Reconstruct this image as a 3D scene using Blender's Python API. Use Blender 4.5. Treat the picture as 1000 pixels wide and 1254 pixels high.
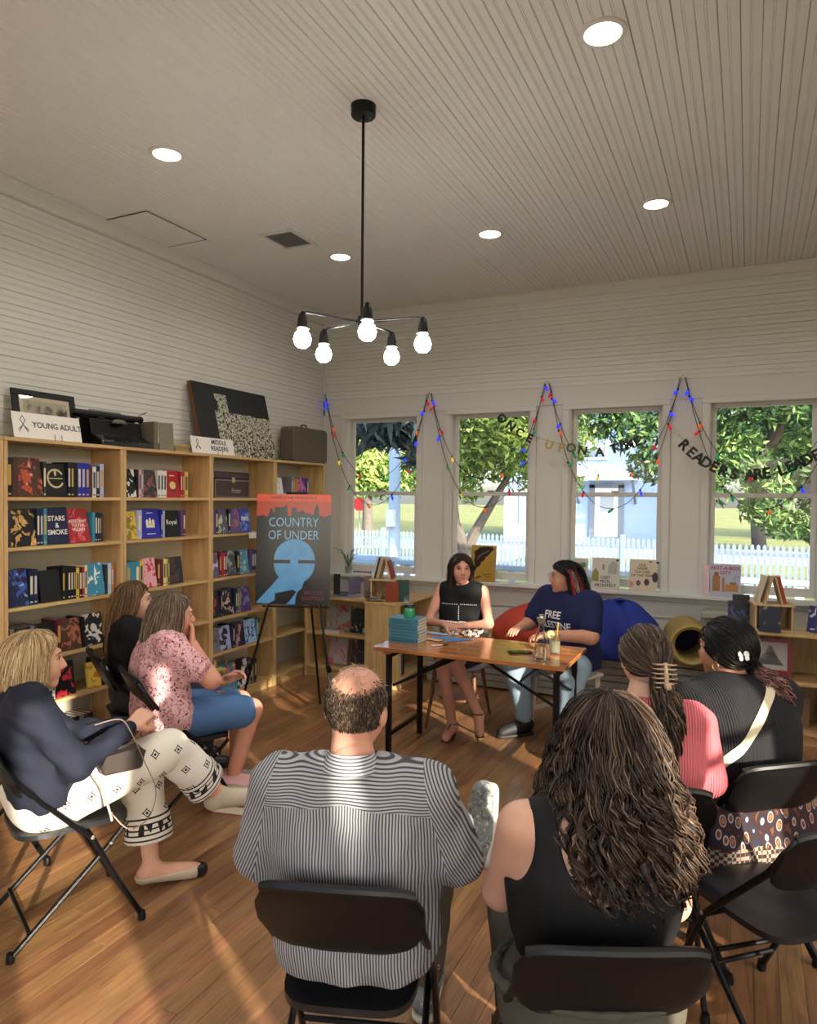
import bpy, bmesh, math, random
import numpy as np
from mathutils import Matrix, Vector
random.seed(7); np.random.seed(7)
for o in list(bpy.data.objects): bpy.data.objects.remove(o)
SC = bpy.context.scene; COL = SC.collection
R_ = math.radians
# ---------------------------------------------------------------- camera, sky, sun, exposure
CH = 1.75; FPX = 870.0
YAW, PIT, ROL = R_(25.52), R_(1.195), R_(.504)
def cam_basis():
    f = np.array([-math.sin(YAW), math.cos(YAW), 0.]); r = np.array([math.cos(YAW), math.sin(YAW), 0.]); u = np.array([0, 0, 1.])
    f2 = f*math.cos(PIT)-u*math.sin(PIT); u2 = u*math.cos(PIT)+f*math.sin(PIT)
    r2 = r*math.cos(ROL)+u2*math.sin(ROL); u3 = -r*math.sin(ROL)+u2*math.cos(ROL)
    return r2, u3, f2
CR, CU, CF = cam_basis(); CAMP = np.array([0, 0, CH])
cd = bpy.data.cameras.new('camera'); cam = bpy.data.objects.new('camera', cd); COL.objects.link(cam)
m = Matrix.Identity(4)
for i in range(3): m[i][0], m[i][1], m[i][2], m[i][3] = CR[i], CU[i], -CF[i], CAMP[i]
cam.matrix_world = m
cd.sensor_fit = 'VERTICAL'; cd.sensor_height = 36.0; cd.lens = FPX/1254*36.0; cd.clip_start = .05; cd.clip_end = 400
SC.camera = cam
W = bpy.data.worlds.new('sky'); SC.world = W; W.use_nodes = True
nt = W.node_tree; nt.nodes.clear()
wo = nt.nodes.new('ShaderNodeOutputWorld'); wb = nt.nodes.new('ShaderNodeBackground'); sk = nt.nodes.new('ShaderNodeTexSky')
sk.sky_type = 'NISHITA'; sk.sun_disc = False
SUN_TRAVEL = Vector((-.76, .50, -.25)).normalized()
sk.sun_elevation = R_(32); sk.sun_rotation = math.atan2(-SUN_TRAVEL.x, -SUN_TRAVEL.y); sk.air_density = 1.0; sk.dust_density = 3.0; sk.ozone_density = 1.0
wb.inputs['Strength'].default_value = .8
nt.links.new(sk.outputs[0], wb.inputs[0]); nt.links.new(wb.outputs[0], wo.inputs[0])
sd = bpy.data.lights.new('sun', 'SUN'); sd.energy = 14.0; sd.angle = R_(.6); sd.color = (1, .88, .72)
sun = bpy.data.objects.new('sun', sd); COL.objects.link(sun); sun.rotation_euler = SUN_TRAVEL.to_track_quat('-Z', 'Y').to_euler(); sun.location = (20, -8, 12)
SC.view_settings.view_transform = 'Standard'; SC.view_settings.look = 'None'; SC.view_settings.gamma = 1; SC.view_settings.use_curve_mapping = False
SC.view_settings.exposure = 0.0
# ---------------------------------------------------------------- photo pixel -> direction
def ray(px, py): return CF + CR*((px-500)/FPX) - CU*((py-627)/FPX)
def onp(px, py, ax, val):
    d = ray(px, py); t = (val-CAMP[ax])/d[ax]; return CAMP+t*d
def fl(px, py, z=0): return onp(px, py, 2, z)
def dep(px, py, d): return CAMP+ray(px, py)*d
# ---------------------------------------------------------------- materials
def lin(c):
    if isinstance(c, str):
        c = c.lstrip('#'); c = tuple(int(c[i:i+2], 16)/255 for i in (0, 2, 4))
    return tuple(x/12.92 if x <= .04045 else ((x+.055)/1.055)**2.4 for x in c)+(1,)
MATS = {}
class NB:
    def __init__(s, name):
        s.m = bpy.data.materials.new(name); s.m.use_nodes = True; s.t = s.m.node_tree
        s.b = s.t.nodes['Principled BSDF']; s.out = s.t.nodes['Material Output']; s._tc = None
    def n(s, typ, ins=None, **kw):
        x = s.t.nodes.new('ShaderNode'+typ)
        for k, v in kw.items(): setattr(x, k, v)
        for k, v in (ins or {}).items(): s.set(x.inputs[k], v)
        return x
    def set(s, inp, v):
        if hasattr(v, 'is_output') or isinstance(v, bpy.types.NodeSocket): s.t.links.new(v, inp)
        else: inp.default_value = v
    def tc(s, which='Object'):
        if not s._tc: s._tc = s.t.nodes.new('ShaderNodeTexCoord')
        return s._tc.outputs[which]
    def map(s, scale=(1, 1, 1), rot=(0, 0, 0), loc=(0, 0, 0), src=None):
        x = s.n('Mapping'); x.inputs['Scale'].default_value = scale; x.inputs['Rotation'].default_value = rot; x.inputs['Location'].default_value = loc
        s.t.links.new(src or s.tc(), x.inputs['Vector']); return x.outputs[0]
    def math(s, op, a, b=0., c=0., clamp=False):
        x = s.n('Math', operation=op, use_clamp=clamp)
        for i, v in enumerate((a, b, c)):
            if i < len(x.inputs): s.set(x.inputs[i], v)
        return x.outputs[0]
    def noise(s, vec, scale=5., detail=3., rough=.5, dist=0.):
        x = s.n('TexNoise', {'Scale': scale, 'Detail': detail, 'Roughness': rough, 'Distortion': dist}); s.t.links.new(vec, x.inputs['Vector']); return x.outputs['Fac']
    def ramp(s, fac, stops, interp='LINEAR'):
        x = s.n('ValToRGB'); cr = x.color_ramp; cr.interpolation = interp
        while len(cr.elements) < len(stops): cr.elements.new(.5)
        for e, (p, c) in zip(cr.elements, stops): e.position = p; e.color = lin(c) if isinstance(c, str) else c
        s.set(x.inputs[0], fac); return x.outputs[0]
    def mix(s, f, a, b, mode='MIX'):
        x = s.n('Mix', data_type='RGBA', blend_type=mode); s.set(x.inputs[0], f)
        s.set(x.inputs[6], lin(a) if isinstance(a, str) else a); s.set(x.inputs[7], lin(b) if isinstance(b, str) else b); return x.outputs[2]
    def bump(s, h, strength=.3, dist=.01):
        x = s.n('Bump', {'Strength': strength, 'Distance': dist}); s.t.links.new(h, x.inputs['Height']); s.t.links.new(x.outputs[0], s.b.inputs['Normal'])
    def sep(s, vec=None):
        x = s.n('SeparateXYZ'); s.t.links.new(vec or s.tc(), x.inputs[0]); return x.outputs
    def comb(s, x=0., y=0., z=0.):
        c = s.n('CombineXYZ')
        for i, v in enumerate((x, y, z)): s.set(c.inputs[i], v)
        return c.outputs[0]
    def rnd(s):
        return s.n('ObjectInfo').outputs['Random']
    def col(s, c): s.set(s.b.inputs['Base Color'], lin(c) if isinstance(c, str) else c)
    def fin(s, rough=.6, metal=0., spec=.5, **kw):
        s.set(s.b.inputs['Roughness'], rough); s.set(s.b.inputs['Metallic'], metal); s.set(s.b.inputs['Specular IOR Level'], spec)
        for k, v in kw.items(): s.set(s.b.inputs[k], v)
        return s.m
def mat(c, rough=.6, metal=0., var=.08, scale=30., bump=0., spec=.4, **kw):
    """plain procedural material: one colour with a fine noise variation"""
    key = (c, rough, metal, var, scale, bump, spec, tuple(kw.items()))
    if key in MATS: return MATS[key]
    b = NB('mat_'+c.lstrip('#')); n = b.noise(b.tc(), scale, 3)
    l = lin(c); lo = tuple(x*(1-var) for x in l[:3])+(1,); hi = tuple(min(1, x*(1+var)) for x in l[:3])+(1,)
    b.col(b.mix(n, lo, hi))
    if bump: b.bump(n, bump, .005)
    MATS[key] = b.fin(rough, metal, spec, **kw); return MATS[key]
def emat(c, strength):
    key = ('e', c, strength)
    if key in MATS: return MATS[key]
    b = NB('glow_'+c.lstrip('#')); b.col(c); b.set(b.b.inputs['Emission Color'], lin(c)); b.set(b.b.inputs['Emission Strength'], strength)
    MATS[key] = b.fin(.4); return MATS[key]
def glass_thin(tint='#ffffff', refl=.06):
    key = ('gt', tint, refl)
    if key in MATS: return MATS[key]
    b = NB('pane_glass'); t = b.t
    tr = b.n('BsdfTransparent', {'Color': lin(tint)}); gl = b.n('BsdfGlossy', {'Roughness': .02}); lw = b.n('LayerWeight', {'Blend': .15})
    mx = b.n('MixShader'); b.set(mx.inputs[0], b.math('MULTIPLY_ADD', lw.outputs['Fresnel'], .5, refl*.4)); t.links.new(tr.outputs[0], mx.inputs[1]); t.links.new(gl.outputs[0], mx.inputs[2])
    t.links.new(mx.outputs[0], b.out.inputs[0]); MATS[key] = b.m; return b.m
def wood(c1, c2, axis=1, rough=.45, scale=1., name='wood', vary=.25, spec=.4, coat=0.):
    key = ('w', c1, c2, axis, rough, scale, vary, coat)
    if key in MATS: return MATS[key]
    b = NB(name); s = [14*scale]*3; s[axis] = 1.1*scale
    v = b.map(tuple(s)); off = b.n('VectorMath', operation='ADD'); b.t.links.new(v, off.inputs[0]); r = b.rnd()
    b.t.links.new(b.comb(b.math('MULTIPLY', r, 37.), b.math('MULTIPLY', r, 91.), b.math('MULTIPLY', r, 53.)), off.inputs[1]); v = off.outputs[0]
    n = b.noise(v, 2.2, 5, .6, .8); g = b.noise(v, 9., 3, .6)
    f = b.math('ADD', b.math('MULTIPLY', n, .8), b.math('MULTIPLY', g, .3))
    cc = b.ramp(f, [(.3, c1), (.75, c2)])
    hsv = b.n('HueSaturation'); b.t.links.new(cc, hsv.inputs['Color']); b.set(hsv.inputs['Value'], b.math('MULTIPLY_ADD', r, vary*2, 1-vary)); b.set(hsv.inputs['Hue'], b.math('MULTIPLY_ADD', b.math('FRACT', b.math('MULTIPLY', r, 7.3)), .02, .49))
    b.col(hsv.outputs[0]); b.bump(g, .12, .002)
    MATS[key] = b.fin(rough, 0, spec, **({'Coat Weight': coat, 'Coat Roughness': .15} if coat else {})); return MATS[key]
# ---------------------------------------------------------------- mesh builder
class MB:
    def __init__(s): s.v = []; s.f = []; s.mi = []; s.cur = 0; s.X = None
    def P(s, p):
        p = Vector(p)
        if s.X is not None: p = s.X @ p
        s.v.append((p.x, p.y, p.z)); return len(s.v)-1
    def F(s, *idx): s.f.append(idx); s.mi.append(s.cur)
    def box(s, x0, x1, y0, y1, z0, z1):
        if x0 > x1: x0, x1 = x1, x0
        if y0 > y1: y0, y1 = y1, y0
        if z0 > z1: z0, z1 = z1, z0
        i = [s.P(p) for p in ((x0, y0, z0), (x1, y0, z0), (x1, y1, z0), (x0, y1, z0), (x0, y0, z1), (x1, y0, z1), (x1, y1, z1), (x0, y1, z1))]
        for q in ((0, 3, 2, 1), (4, 5, 6, 7), (0, 1, 5, 4), (1, 2, 6, 5), (2, 3, 7, 6), (3, 0, 4, 7)): s.F(*[i[k] for k in q])
        return s
    def cbox(s, c, d): return s.box(c[0]-d[0]/2, c[0]+d[0]/2, c[1]-d[1]/2, c[1]+d[1]/2, c[2]-d[2]/2, c[2]+d[2]/2)
    def tube(s, pts, r, n=8, caps=True, flat=None):
        pts = [Vector(p) for p in pts]; L = len(pts)
        rs = r if isinstance(r, (list, tuple)) else [r]*L
        T = [(pts[min(i+1, L-1)]-pts[max(i-1, 0)]).normalized() for i in range(L)]
        u = T[0].orthogonal().normalized() if flat is None else (Vector(flat)-T[0]*Vector(flat).dot(T[0])).normalized()
        rings = []
        for i in range(L):
            u = u-T[i]*u.dot(T[i]); u = u.normalized() if u.length > 1e-6 else T[i].orthogonal().normalized(); w = T[i].cross(u)
            ring = []
            for k in range(n):
                a = 2*math.pi*k/n
                rr = rs[i]; ru, rw = (rr if not isinstance(rr, tuple) else rr[0]), (rr if not isinstance(rr, tuple) else rr[1])
                ring.append(s.P(pts[i]+u*(math.cos(a)*ru)+w*(math.sin(a)*rw)))
            rings.append(ring)
        for a, b in zip(rings, rings[1:]):
            for k in range(n): s.F(a[k], a[(k+1) % n], b[(k+1) % n], b[k])
        if caps: s.F(*reversed(rings[0])); s.F(*rings[-1])
        return s
    def lathe(s, prof, n=16, o=(0, 0, 0), sx=1., sy=1., a0=0., a1=2*math.pi, axis=None):
        full = abs(a1-a0-2*math.pi) < 1e-6; k = n if full else n+1
        q = Vector(axis).to_track_quat('Z', 'Y') if axis is not None else None
        rings = []
        for r, z in prof:
            ring = []
            for j in range(k):
                a = a0+(a1-a0)*j/n; p = Vector((r*math.cos(a)*sx, r*math.sin(a)*sy, z))
                if q: p = q @ p
                ring.append(s.P(p+Vector(o)))
            rings.append(ring)
        for a, b in zip(rings, rings[1:]):
            for j in range(k if full else k-1): s.F(a[j], a[(j+1) % k], b[(j+1) % k], b[j])
        if full:
            if prof[0][0] > 1e-4: s.F(*reversed(rings[0]))
            if prof[-1][0] > 1e-4: s.F(*rings[-1])
        return s
    def prism(s, poly, d0, d1, ax=1):
        """2-D outline extruded from d0 to d1 along axis ax"""
        def pt(a, b, d): return (d, a, b) if ax == 0 else ((a, d, b) if ax == 1 else (a, b, d))
        A = [s.P(pt(a, b, d0)) for a, b in poly]; B = [s.P(pt(a, b, d1)) for a, b in poly]; n = len(poly)
        s.F(*A); s.F(*reversed(B))
        for i in range(n): s.F(A[i], B[i], B[(i+1) % n], A[(i+1) % n])
        return s
    def grid(s, fn, nu, nv, close=False):
        I = [[s.P(fn(u/nu, v/nv)) for v in range(nv+1)] for u in range(nu+1)]
        for u in range(nu):
            for v in range(nv): s.F(I[u][v], I[u+1][v], I[u+1][v+1], I[u][v+1])
        return s
    def mesh(s, name, mats, smooth=False, bevel=0., seg=1, subsurf=0):
        me = bpy.data.meshes.new(name); me.from_pydata(s.v, [], s.f)
        mats = mats if isinstance(mats, (list, tuple)) else [mats]
        for x in mats: me.materials.append(x)
        if len(mats) > 1: me.polygons.foreach_set('material_index', s.mi)
        bm = bmesh.new(); bm.from_mesh(me); bmesh.ops.recalc_face_normals(bm, faces=bm.faces)
        if bevel: bmesh.ops.bevel(bm, geom=list(bm.edges), offset=bevel, segments=seg, affect='EDGES', profile=.6, clamp_overlap=True)
        bm.to_mesh(me); bm.free()
        if smooth:
            me.polygons.foreach_set('use_smooth', [True]*len(me.polygons))
            if smooth != 2:
                try: me.set_sharp_from_angle(angle=R_(40))
                except Exception: pass
        me.update(); return me
    def build(s, name, mats, parent=None, smooth=False, bevel=0., seg=1, loc=None, rot=None):
        return obj(name, s.mesh(name, mats, smooth, bevel, seg), parent, loc, rot)
def obj(name, me, parent=None, loc=None, rot=None):
    o = bpy.data.objects.new(name, me); COL.objects.link(o)
    if parent: o.parent = parent
    if loc is not None: o.location = loc
    if rot is not None: o.rotation_euler = rot if isinstance(rot, (tuple, list)) else (0, 0, rot)
    return o
def tag(o, label, cat, group=None, kind=None):
    o['label'] = label
    if cat: o['category'] = cat
    if group: o['group'] = group
    if kind: o['kind'] = kind
    return o
def thing(name, label, cat, loc=(0, 0, 0), rz=0., group=None):
    o = bpy.data.objects.new(name, None); COL.objects.link(o); o.location = loc; o.rotation_euler = (0, 0, rz); o.empty_display_size = .1
    return tag(o, label, cat, group)
def struct(o, label=None):
    o['kind'] = 'structure'
    if label: o['label'] = label
    return o
def bxs(name, mats, parent, *boxes, bevel=0., loc=None, rot=None):
    m = MB()
    for b in boxes: m.box(*b)
    return m.build(name, mats, parent, bevel=bevel, loc=loc, rot=rot)
def copy_tree(o, parent=None):
    c = o.copy(); COL.objects.link(c)
    if parent: c.parent = parent
    for ch in list(o.children): copy_tree(ch, c)
    return c
# lettering: every string used in the place is turned into a mesh once, then placed by its object
TEXTS = {}
def prep_texts(items):
    obs = []
    for key, (body, off) in items.items():
        cu = bpy.data.curves.new('t', 'FONT'); cu.body = body; cu.size = 1; cu.align_x = 'CENTER'; cu.align_y = 'CENTER'; cu.offset = off; cu.resolution_u = 3; cu.extrude = .004; cu.space_line = 1.0
        o = bpy.data.objects.new('t', cu); COL.objects.link(o); obs.append((key, o))
    dg = bpy.context.evaluated_depsgraph_get(); dg.update()
    for key, o in obs: TEXTS[key] = bpy.data.meshes.new_from_object(o.evaluated_get(dg)); TEXTS[key].name = 'lettering'
    for key, o in obs:
        cu = o.data; bpy.data.objects.remove(o); bpy.data.curves.remove(cu)
def text(key, size, m, parent, mtx, sx=1., name='lettering'):
    me = TEXTS[key].copy(); me.materials.clear(); me.materials.append(m)
    o = bpy.data.objects.new(name, me); COL.objects.link(o); o.parent = parent
    o.matrix_local = mtx @ Matrix.Diagonal((size*sx, size, size, 1)); return o
def face_m(origin, right, up):
    """frame whose x runs along right, y along up, z out of the page"""
    r = Vector(right).normalized(); u = Vector(up); u = (u-r*u.dot(r)).normalized(); n = r.cross(u)
    M = Matrix.Identity(4)
    for i in range(3): M[i][0], M[i][1], M[i][2], M[i][3] = r[i], u[i], n[i], origin[i]
    return M
prep_texts({k: (b, o) for k, b, o in [
 ('ya', 'YOUNG ADULT', .015), ('mr', 'MIDDLE\nREADERS', .02), ('cou', 'COUNTRY\nOF UNDER', -.004), ('win', 'WINNER OF THE 1729 BOOK PRIZE', .01), ('bro', 'BROOKE\nSHAFFNER', .0),
 ('stars', 'STARS\n&\nSMOKE', .02), ('vill', 'ASSISTANT\nTO THE\nVILLAIN', .02), ('free', 'FREE', .015), ('pal', 'PALESTINE', .015), ('nab', 'NOT-A-BOX\nCITY', .03),
 ('lila', 'LILA\nGREER\nTEACHER\nOF THE YEAR', .015), ('lost', 'LOST\nPECK,\nARCHITECT', .015), ('pot', 'Potter', .0), ('roy', 'Royal', .01),
 ('percy', 'PERCY', .02), ('fire', 'FIRE', .02), ('rand', 'RANDOM', .01)]+[('L'+c, c, .04) for c in 'ABCDEFILMNOPRSTUK']})
# ================================================================ THE ROOM
XL, XR, YB, YF, ZC = -4.21, 2.4, 6.653, -1.7, 3.70
paint = None
def mk_paint(c, name, var=.06):
    b = NB(name); n = b.noise(b.tc(), 3., 3); n2 = b.noise(b.map((6, 6, 40)), 4., 4, .6)
    l = lin(c); b.col(b.mix(b.math('MULTIPLY_ADD', n2, .4, b.math('MULTIPLY', n, .6)), tuple(x*(1-var) for x in l[:3])+(1,), tuple(min(1, x*(1+var)) for x in l[:3])+(1,)))
    b.bump(n2, .06, .002); return b.fin(.55, 0, .3)
P_WALL = mk_paint('#dcdad3', 'wall_paint'); P_CEIL = mk_paint('#e0dfdb', 'ceiling_paint'); P_TRIM = mk_paint('#d5d2cb', 'trim_paint', .03); P_GAP = mat('#4a443c', .9)
# ---- floor: narrow pine strips running towards the window wall
FW = wood('#62432c', '#a37850', 1, .30, 1., 'floor_pine', .22, .5, .25)
fl_o = struct(bxs('floor', mat('#1e120a', .9), None, (XL-.1, XR+.1, YF-.1, YB+.1, -.12, -.006)), 'honey brown pine strip floor')
PWID = .0835; rnd = random.Random(3); lens = [1.9, 2.3, 2.7, 3.1]
pm = {}
for L in lens:
    mb = MB(); mb.box(-PWID/2+.0006, PWID/2-.0006, 0, L-.0014, -.006, 0); pm[L] = mb.mesh('plank', FW, bevel=.0007)
x = XL+PWID/2
while x < XR:
    y = YF-rnd.random()*1.6
    while y < YB-.02:
        L = rnd.choice(lens)
        if x > .9: L = 3.1
        o = obj('plank', pm[L], fl_o, (x, min(y, YB-.03) if y+L < YB else y, 0))
        if y+L > YB:
            o.scale = (1, (YB-.01-y)/L, 1)
        if y < YF:
            k = (y+L-YF)/L; o.location.y = YF; o.scale = (1, max(k, .02), 1)
        y += L
    x += PWID
# ---- beadboard profile: half bead in the middle, V joint on each edge
def bead(L, along, wid, mat_, thick=.012, gap=.001):
    """strip lying in its own plane: width along 'a', relief towards +d"""
    h = wid/2; prof = [(-h+gap, -thick), (-h+gap, -.004), (-h+gap+.003, 0), (-.007, 0), (-.0045, -.003), (-.002, -.0005), (.002, -.0005), (.0045, -.003), (.007, 0), (h-gap-.003, 0), (h-gap, -.004), (h-gap, -thick)]
    mb = MB()
    A = [mb.P(along(a, d, 0)) for a, d in prof]; B = [mb.P(along(a, d, L)) for a, d in prof]
    for i in range(len(prof)-1): mb.F(A[i], A[i+1], B[i+1], B[i])
    mb.F(*A); mb.F(*reversed(B))
    return mb.mesh('board', mat_)
BW = .083
# ceiling boards run along the room depth
ce = struct(bxs('ceiling', mat('#8f8779', .9), None, (XL-.1, XR+.1, YF-.1, YB+.1, ZC+.0125, ZC+.15)), 'white beadboard ceiling')
rnd = random.Random(5); cm = {}
for L in (2.6, 3.4, 4.95, 5.75): cm[L] = bead(L, lambda a, d, l: (a, l, -d), BW, P_CEIL)
x = XL+BW/2
while x < XR:
    a = rnd.choice([(2.6, 5.75), (3.4, 4.95), (4.95, 3.4), (5.75, 2.6)]); y = YF
    for L in a: obj('board', cm[L], ce, (x+rnd.uniform(-.0006, .0006), y, ZC+rnd.uniform(-.0008, .0008))); y += L
    x += BW
# left wall
wl = struct(bxs('wall_left', P_WALL, None, (XL-.25, XL-.012, YF-.1, YB+.1, 0, ZC)), 'white horizontal beadboard wall behind the bookcases')
wm = {L: bead(L, lambda a, d, l: (d, l, a), BW, P_WALL) for L in (1.35, 2.0, 2.5)}
z = 1.95+BW/2; rnd = random.Random(9)
while z < 3.62:
    y = YB
    for L in rnd.choice([(1.35, 2.5, 2.5, 2.0), (2.0, 2.5, 2.5, 1.35), (2.5, 1.35, 2.0, 2.5), (1.35, 2.0, 2.5, 2.5)]):
        obj('board', wm[L], wl, (XL+rnd.uniform(-.0008, .0008), y-L, z)); y -= L
    z += BW
# back wall with four window openings (each .84 wide, posts between them)
WX = [(-3.93, -3.065), (-2.72, -1.875), (-1.525, -.675), (-.32, .53)]; WZ0, WZ1, RAIL = .93, 2.585, 1.79
wbk = struct(MB().box(XL-.1, XR+.1, YB+.012, YB+.16, 2.80, ZC).box(XL-.1, XR+.1, YB+.012, YB+.16, 0, WZ0-.02).build('wall_back', P_WALL, None), 'white beadboard window wall')
px0 = XL-.1
posts = []
for (a, b) in WX+[(XR+.1, None)]:
    posts.append((px0, a)); px0 = b
for (a, b) in posts: bxs('post', P_TRIM, wbk, (a, b, YB-.012, YB+.16, WZ0-.02, 2.627), bevel=.0)
bxs('header_board', P_TRIM, wbk, (XL, XR, YB-.02, YB+.16, 2.625, 2.80), bevel=.004)
bxs('apron_board', P_TRIM, wbk, (XL, XR, YB-.016, YB+.012, .70, .862), bevel=.003)
wm2 = {L: bead(L, lambda a, d, l: (l, -d, a), BW, P_WALL) for L in (1.45, 2.2, 2.95)}
z = 2.802+BW/2
while z < 3.63:
    x = XL
    for L in rnd.choice([(1.45, 2.2, 2.95), (2.2, 2.95, 1.45), (2.95, 1.45, 2.2)]): obj('board', wm2[L], wbk, (x, YB+rnd.uniform(-.0008, .0008), z)); x += L
    z += BW
z = BW/2+.14
while z < .69:
    obj('board', wm2[2.95], wbk, (XL, YB, z)); obj('board', wm2[2.95], wbk, (XL+2.95, YB, z)); z += BW
struct(bxs('baseboard_back', P_TRIM, None, (XL, XR, YB-.02, YB+.012, 0, .14), bevel=.004))
# crown mouldings
cp = [(0, 0), (.075, 0), (.075, -.012), (.05, -.03), (.028, -.055), (.018, -.075), (0, -.085)]
struct(MB().prism([(XL+a, ZC-.001+b) for a, b in cp], YF, YB, 1).build('trim_1', P_TRIM, None))
struct(MB().prism([(YB-a, ZC-.001+b) for a, b in cp], XL, XR, 0).build('trim_2', P_TRIM, None))
struct(bxs('trim_3', P_TRIM, None, (XL, XL+.02, YB-.02, YB, 2.0, ZC-.085)))
# windows: casing, two sashes, panes, stool
GL = glass_thin()
for i, (a, b) in enumerate(WX):
    w = bpy.data.objects.new('window_%d' % (i+1), None); COL.objects.link(w); w.location = ((a+b)/2, YB, 0); struct(w, 'tall double hung window in white frame'); h = (b-a)/2
    bxs('casing', P_TRIM, w, (-h-.05, -h+.012, -.035, -.0125, WZ0-.03, WZ1-.006), (h-.012, h+.05, -.035, -.0125, WZ0-.03, WZ1-.006), (-h-.05, h+.05, -.035, -.0205, WZ1-.005, 2.632), bevel=.003)
    bxs('jamb', P_TRIM, w, (-h, -h+.02, -.012, .15, WZ0, WZ1+.03), (h-.02, h, -.012, .15, WZ0, WZ1+.03), (-h, h, -.012, .15, WZ1, WZ1+.03))
    for nm, z0, z1, yy in (('upper_sash', RAIL-.02, WZ1, .075), ('lower_sash', WZ0+.02, RAIL+.02, .04)):
        s = .042; bt = s if nm[0] == 'u' else .07
        q = bxs(nm, P_TRIM, w, (-h+.02, -h+.02+s, yy, yy+.034, z0, z1), (h-.02-s, h-.02, yy, yy+.034, z0, z1), (-h+.02+s, h-.02-s, yy, yy+.034, z1-.038, z1), (-h+.02+s, h-.02-s, yy, yy+.034, z0, z0+(.038 if nm[0] == 'u' else bt)), bevel=.003)
        bxs('pane', GL, q, (-h+.02+s-.005, h-.02-s+.005, yy+.015, yy+.019, z0+.03, z1-.03))
    bxs('latch', mat('#b9b4a8', .4, .3), w, (-.035, .035, .03, .06, RAIL+.02, RAIL+.035), bevel=.004)
st = struct(bxs('trim_4', P_TRIM, None, (XL+.0, XR, YB-.115, YB+.04, .895, .93), bevel=.006), 'long white window sill')
struct(bxs('trim_5', P_TRIM, None, (XL, XR, YB-.045, YB-.014, .85, .894), bevel=.006))
# right wall with unseen windows, placed and sized to aim the sun patches (the sun comes in here), and the wall behind the photographer
RW = [(-1.55, -.92), (-.76, -.54), (-.1, .35), (.85, 1.5), (2.0, 2.5)]; RZ0, RZ1 = .75, 2.62  # narrow second opening added to lay a sun stripe on the striped shirt
y0 = YF-.1; wr = MB().box(XR, XR+.15, YF-.1, YB+.1, 0, RZ0).box(XR, XR+.15, YF-.1, YB+.1, RZ1, ZC)
for (a, b) in RW+[(YB+.1, None)]:
    wr.box(XR, XR+.15, y0, a, RZ0, RZ1); y0 = b
struct(wr.build('wall_right', P_WALL, None), 'unseen white wall with windows placed for the sun')
for i, (a, b) in enumerate(RW):
    w = bpy.data.objects.new('window_%d' % (i+5), None); COL.objects.link(w); w.location = (XR, (a+b)/2, 0); struct(w); h = (b-a)/2
    zm = (RZ0+RZ1)/2
    bxs('frame', P_TRIM, w, (0, .1, -h, -h+.05, RZ0, RZ1), (0, .1, h-.05, h, RZ0, RZ1), (0, .1, -h, h, RZ0, RZ0+.06), (0, .1, -h, h, RZ1-.05, RZ1), (.03, .07, -h, h, zm-.02, zm+.02), bevel=.003)
    bxs('pane', GL, w, (.05, .054, -h+.05, h-.05, RZ0+.06, RZ1-.05))
struct(MB().box(XL-.1, XR+.15, YF-.15, YF, 0, 1.0).box(XL-.1, XR+.15, YF-.15, YF, 2.6, ZC).box(XL-.1, -2.6, YF-.15, YF, 1., 2.6).box(-.9, -.2, YF-.15, YF, 1., 2.6).box(1.6, XR+.15, YF-.15, YF, 1., 2.6).build('wall_front', P_WALL, None), 'white wall')
for i, (a, b) in enumerate([(-2.6, -.9), (-.2, 1.6)]):
    w = bpy.data.objects.new('window_%d' % (i+10), None); COL.objects.link(w); w.location = ((a+b)/2, YF, 0); struct(w); h = (b-a)/2
    bxs('frame', P_TRIM, w, (-h, -h+.05, -.1, 0, 1., 2.6), (h-.05, h, -.1, 0, 1., 2.6), (-h, h, -.1, 0, 1., 1.06), (-h, h, -.1, 0, 2.55, 2.6), (-.02, .02, -.07, -.03, 1., 2.6))
    bxs('pane', GL, w, (-h+.05, h-.05, -.054, -.05, 1.06, 2.55))
# ---- ceiling fittings
def can_light(x, y, label):
    t = thing('recessed_light', label, 'ceiling light', (x, y, ZC), 0, 'recessed ceiling lights')
    MB().lathe([(.075, -.004), (.078, -.009), (.098, -.006), (.1, 0), (.075, 0)], 32).build('trim_ring', P_TRIM, t, smooth=True)
    MB().lathe([(.0005, -.0045), (.0755, -.0045), (.0755, -.002), (.0005, -.002)], 28).build('lens', emat('#fff6e6', 18.), t)
    ld = bpy.data.lights.new('lamp', 'AREA'); ld.shape = 'DISK'; ld.size = .14; ld.energy = 5.5; ld.color = (1, .97, .94); ld.spread = R_(150)
    lo = bpy.data.objects.new('lamp', ld); COL.objects.link(lo); lo.parent = t; lo.location = (0, 0, -.02)
for x, y, s in ((-3.03, 3.1, 'round recessed light between the attic hatch and the pendant canopy'), (-.58, 3.06, 'round recessed light at the room side away from the bookcases, close to the audience'), (-3.02, 5.0, 'round recessed light beside the ceiling vent'), (-1.75, 5.02, 'round recessed light in front of the window wall, beyond the pendant lamp'), (-.58, 4.96, 'round recessed light in line with the wide window and string light peak')): can_light(x, y, s)
for x, y in ((-3.03, 1.15), (-1.75, 1.15), (-.58, 1.15), (.65, 3.06), (.65, 4.96), (.65, 1.15)): can_light(x, y, 'round recessed light out of view, kept for its light')  # recessed lights out of view, kept as light sources
v = thing('ceiling_vent', 'small square metal air vent set in the ceiling boards', 'vent', (-3.18, 4.5, ZC))
bxs('frame', P_TRIM, v, (-.15, .15, -.17, -.14, -.012, 0), (-.15, .15, .14, .17, -.012, 0), (-.15, -.12, -.14, .14, -.012, 0), (.12, .15, -.14, .14, -.012, 0), bevel=.002)
bxs('duct_opening', mat('#6a6866', .9), v, (-.12, .12, -.14, .14, -.003, 0))
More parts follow.
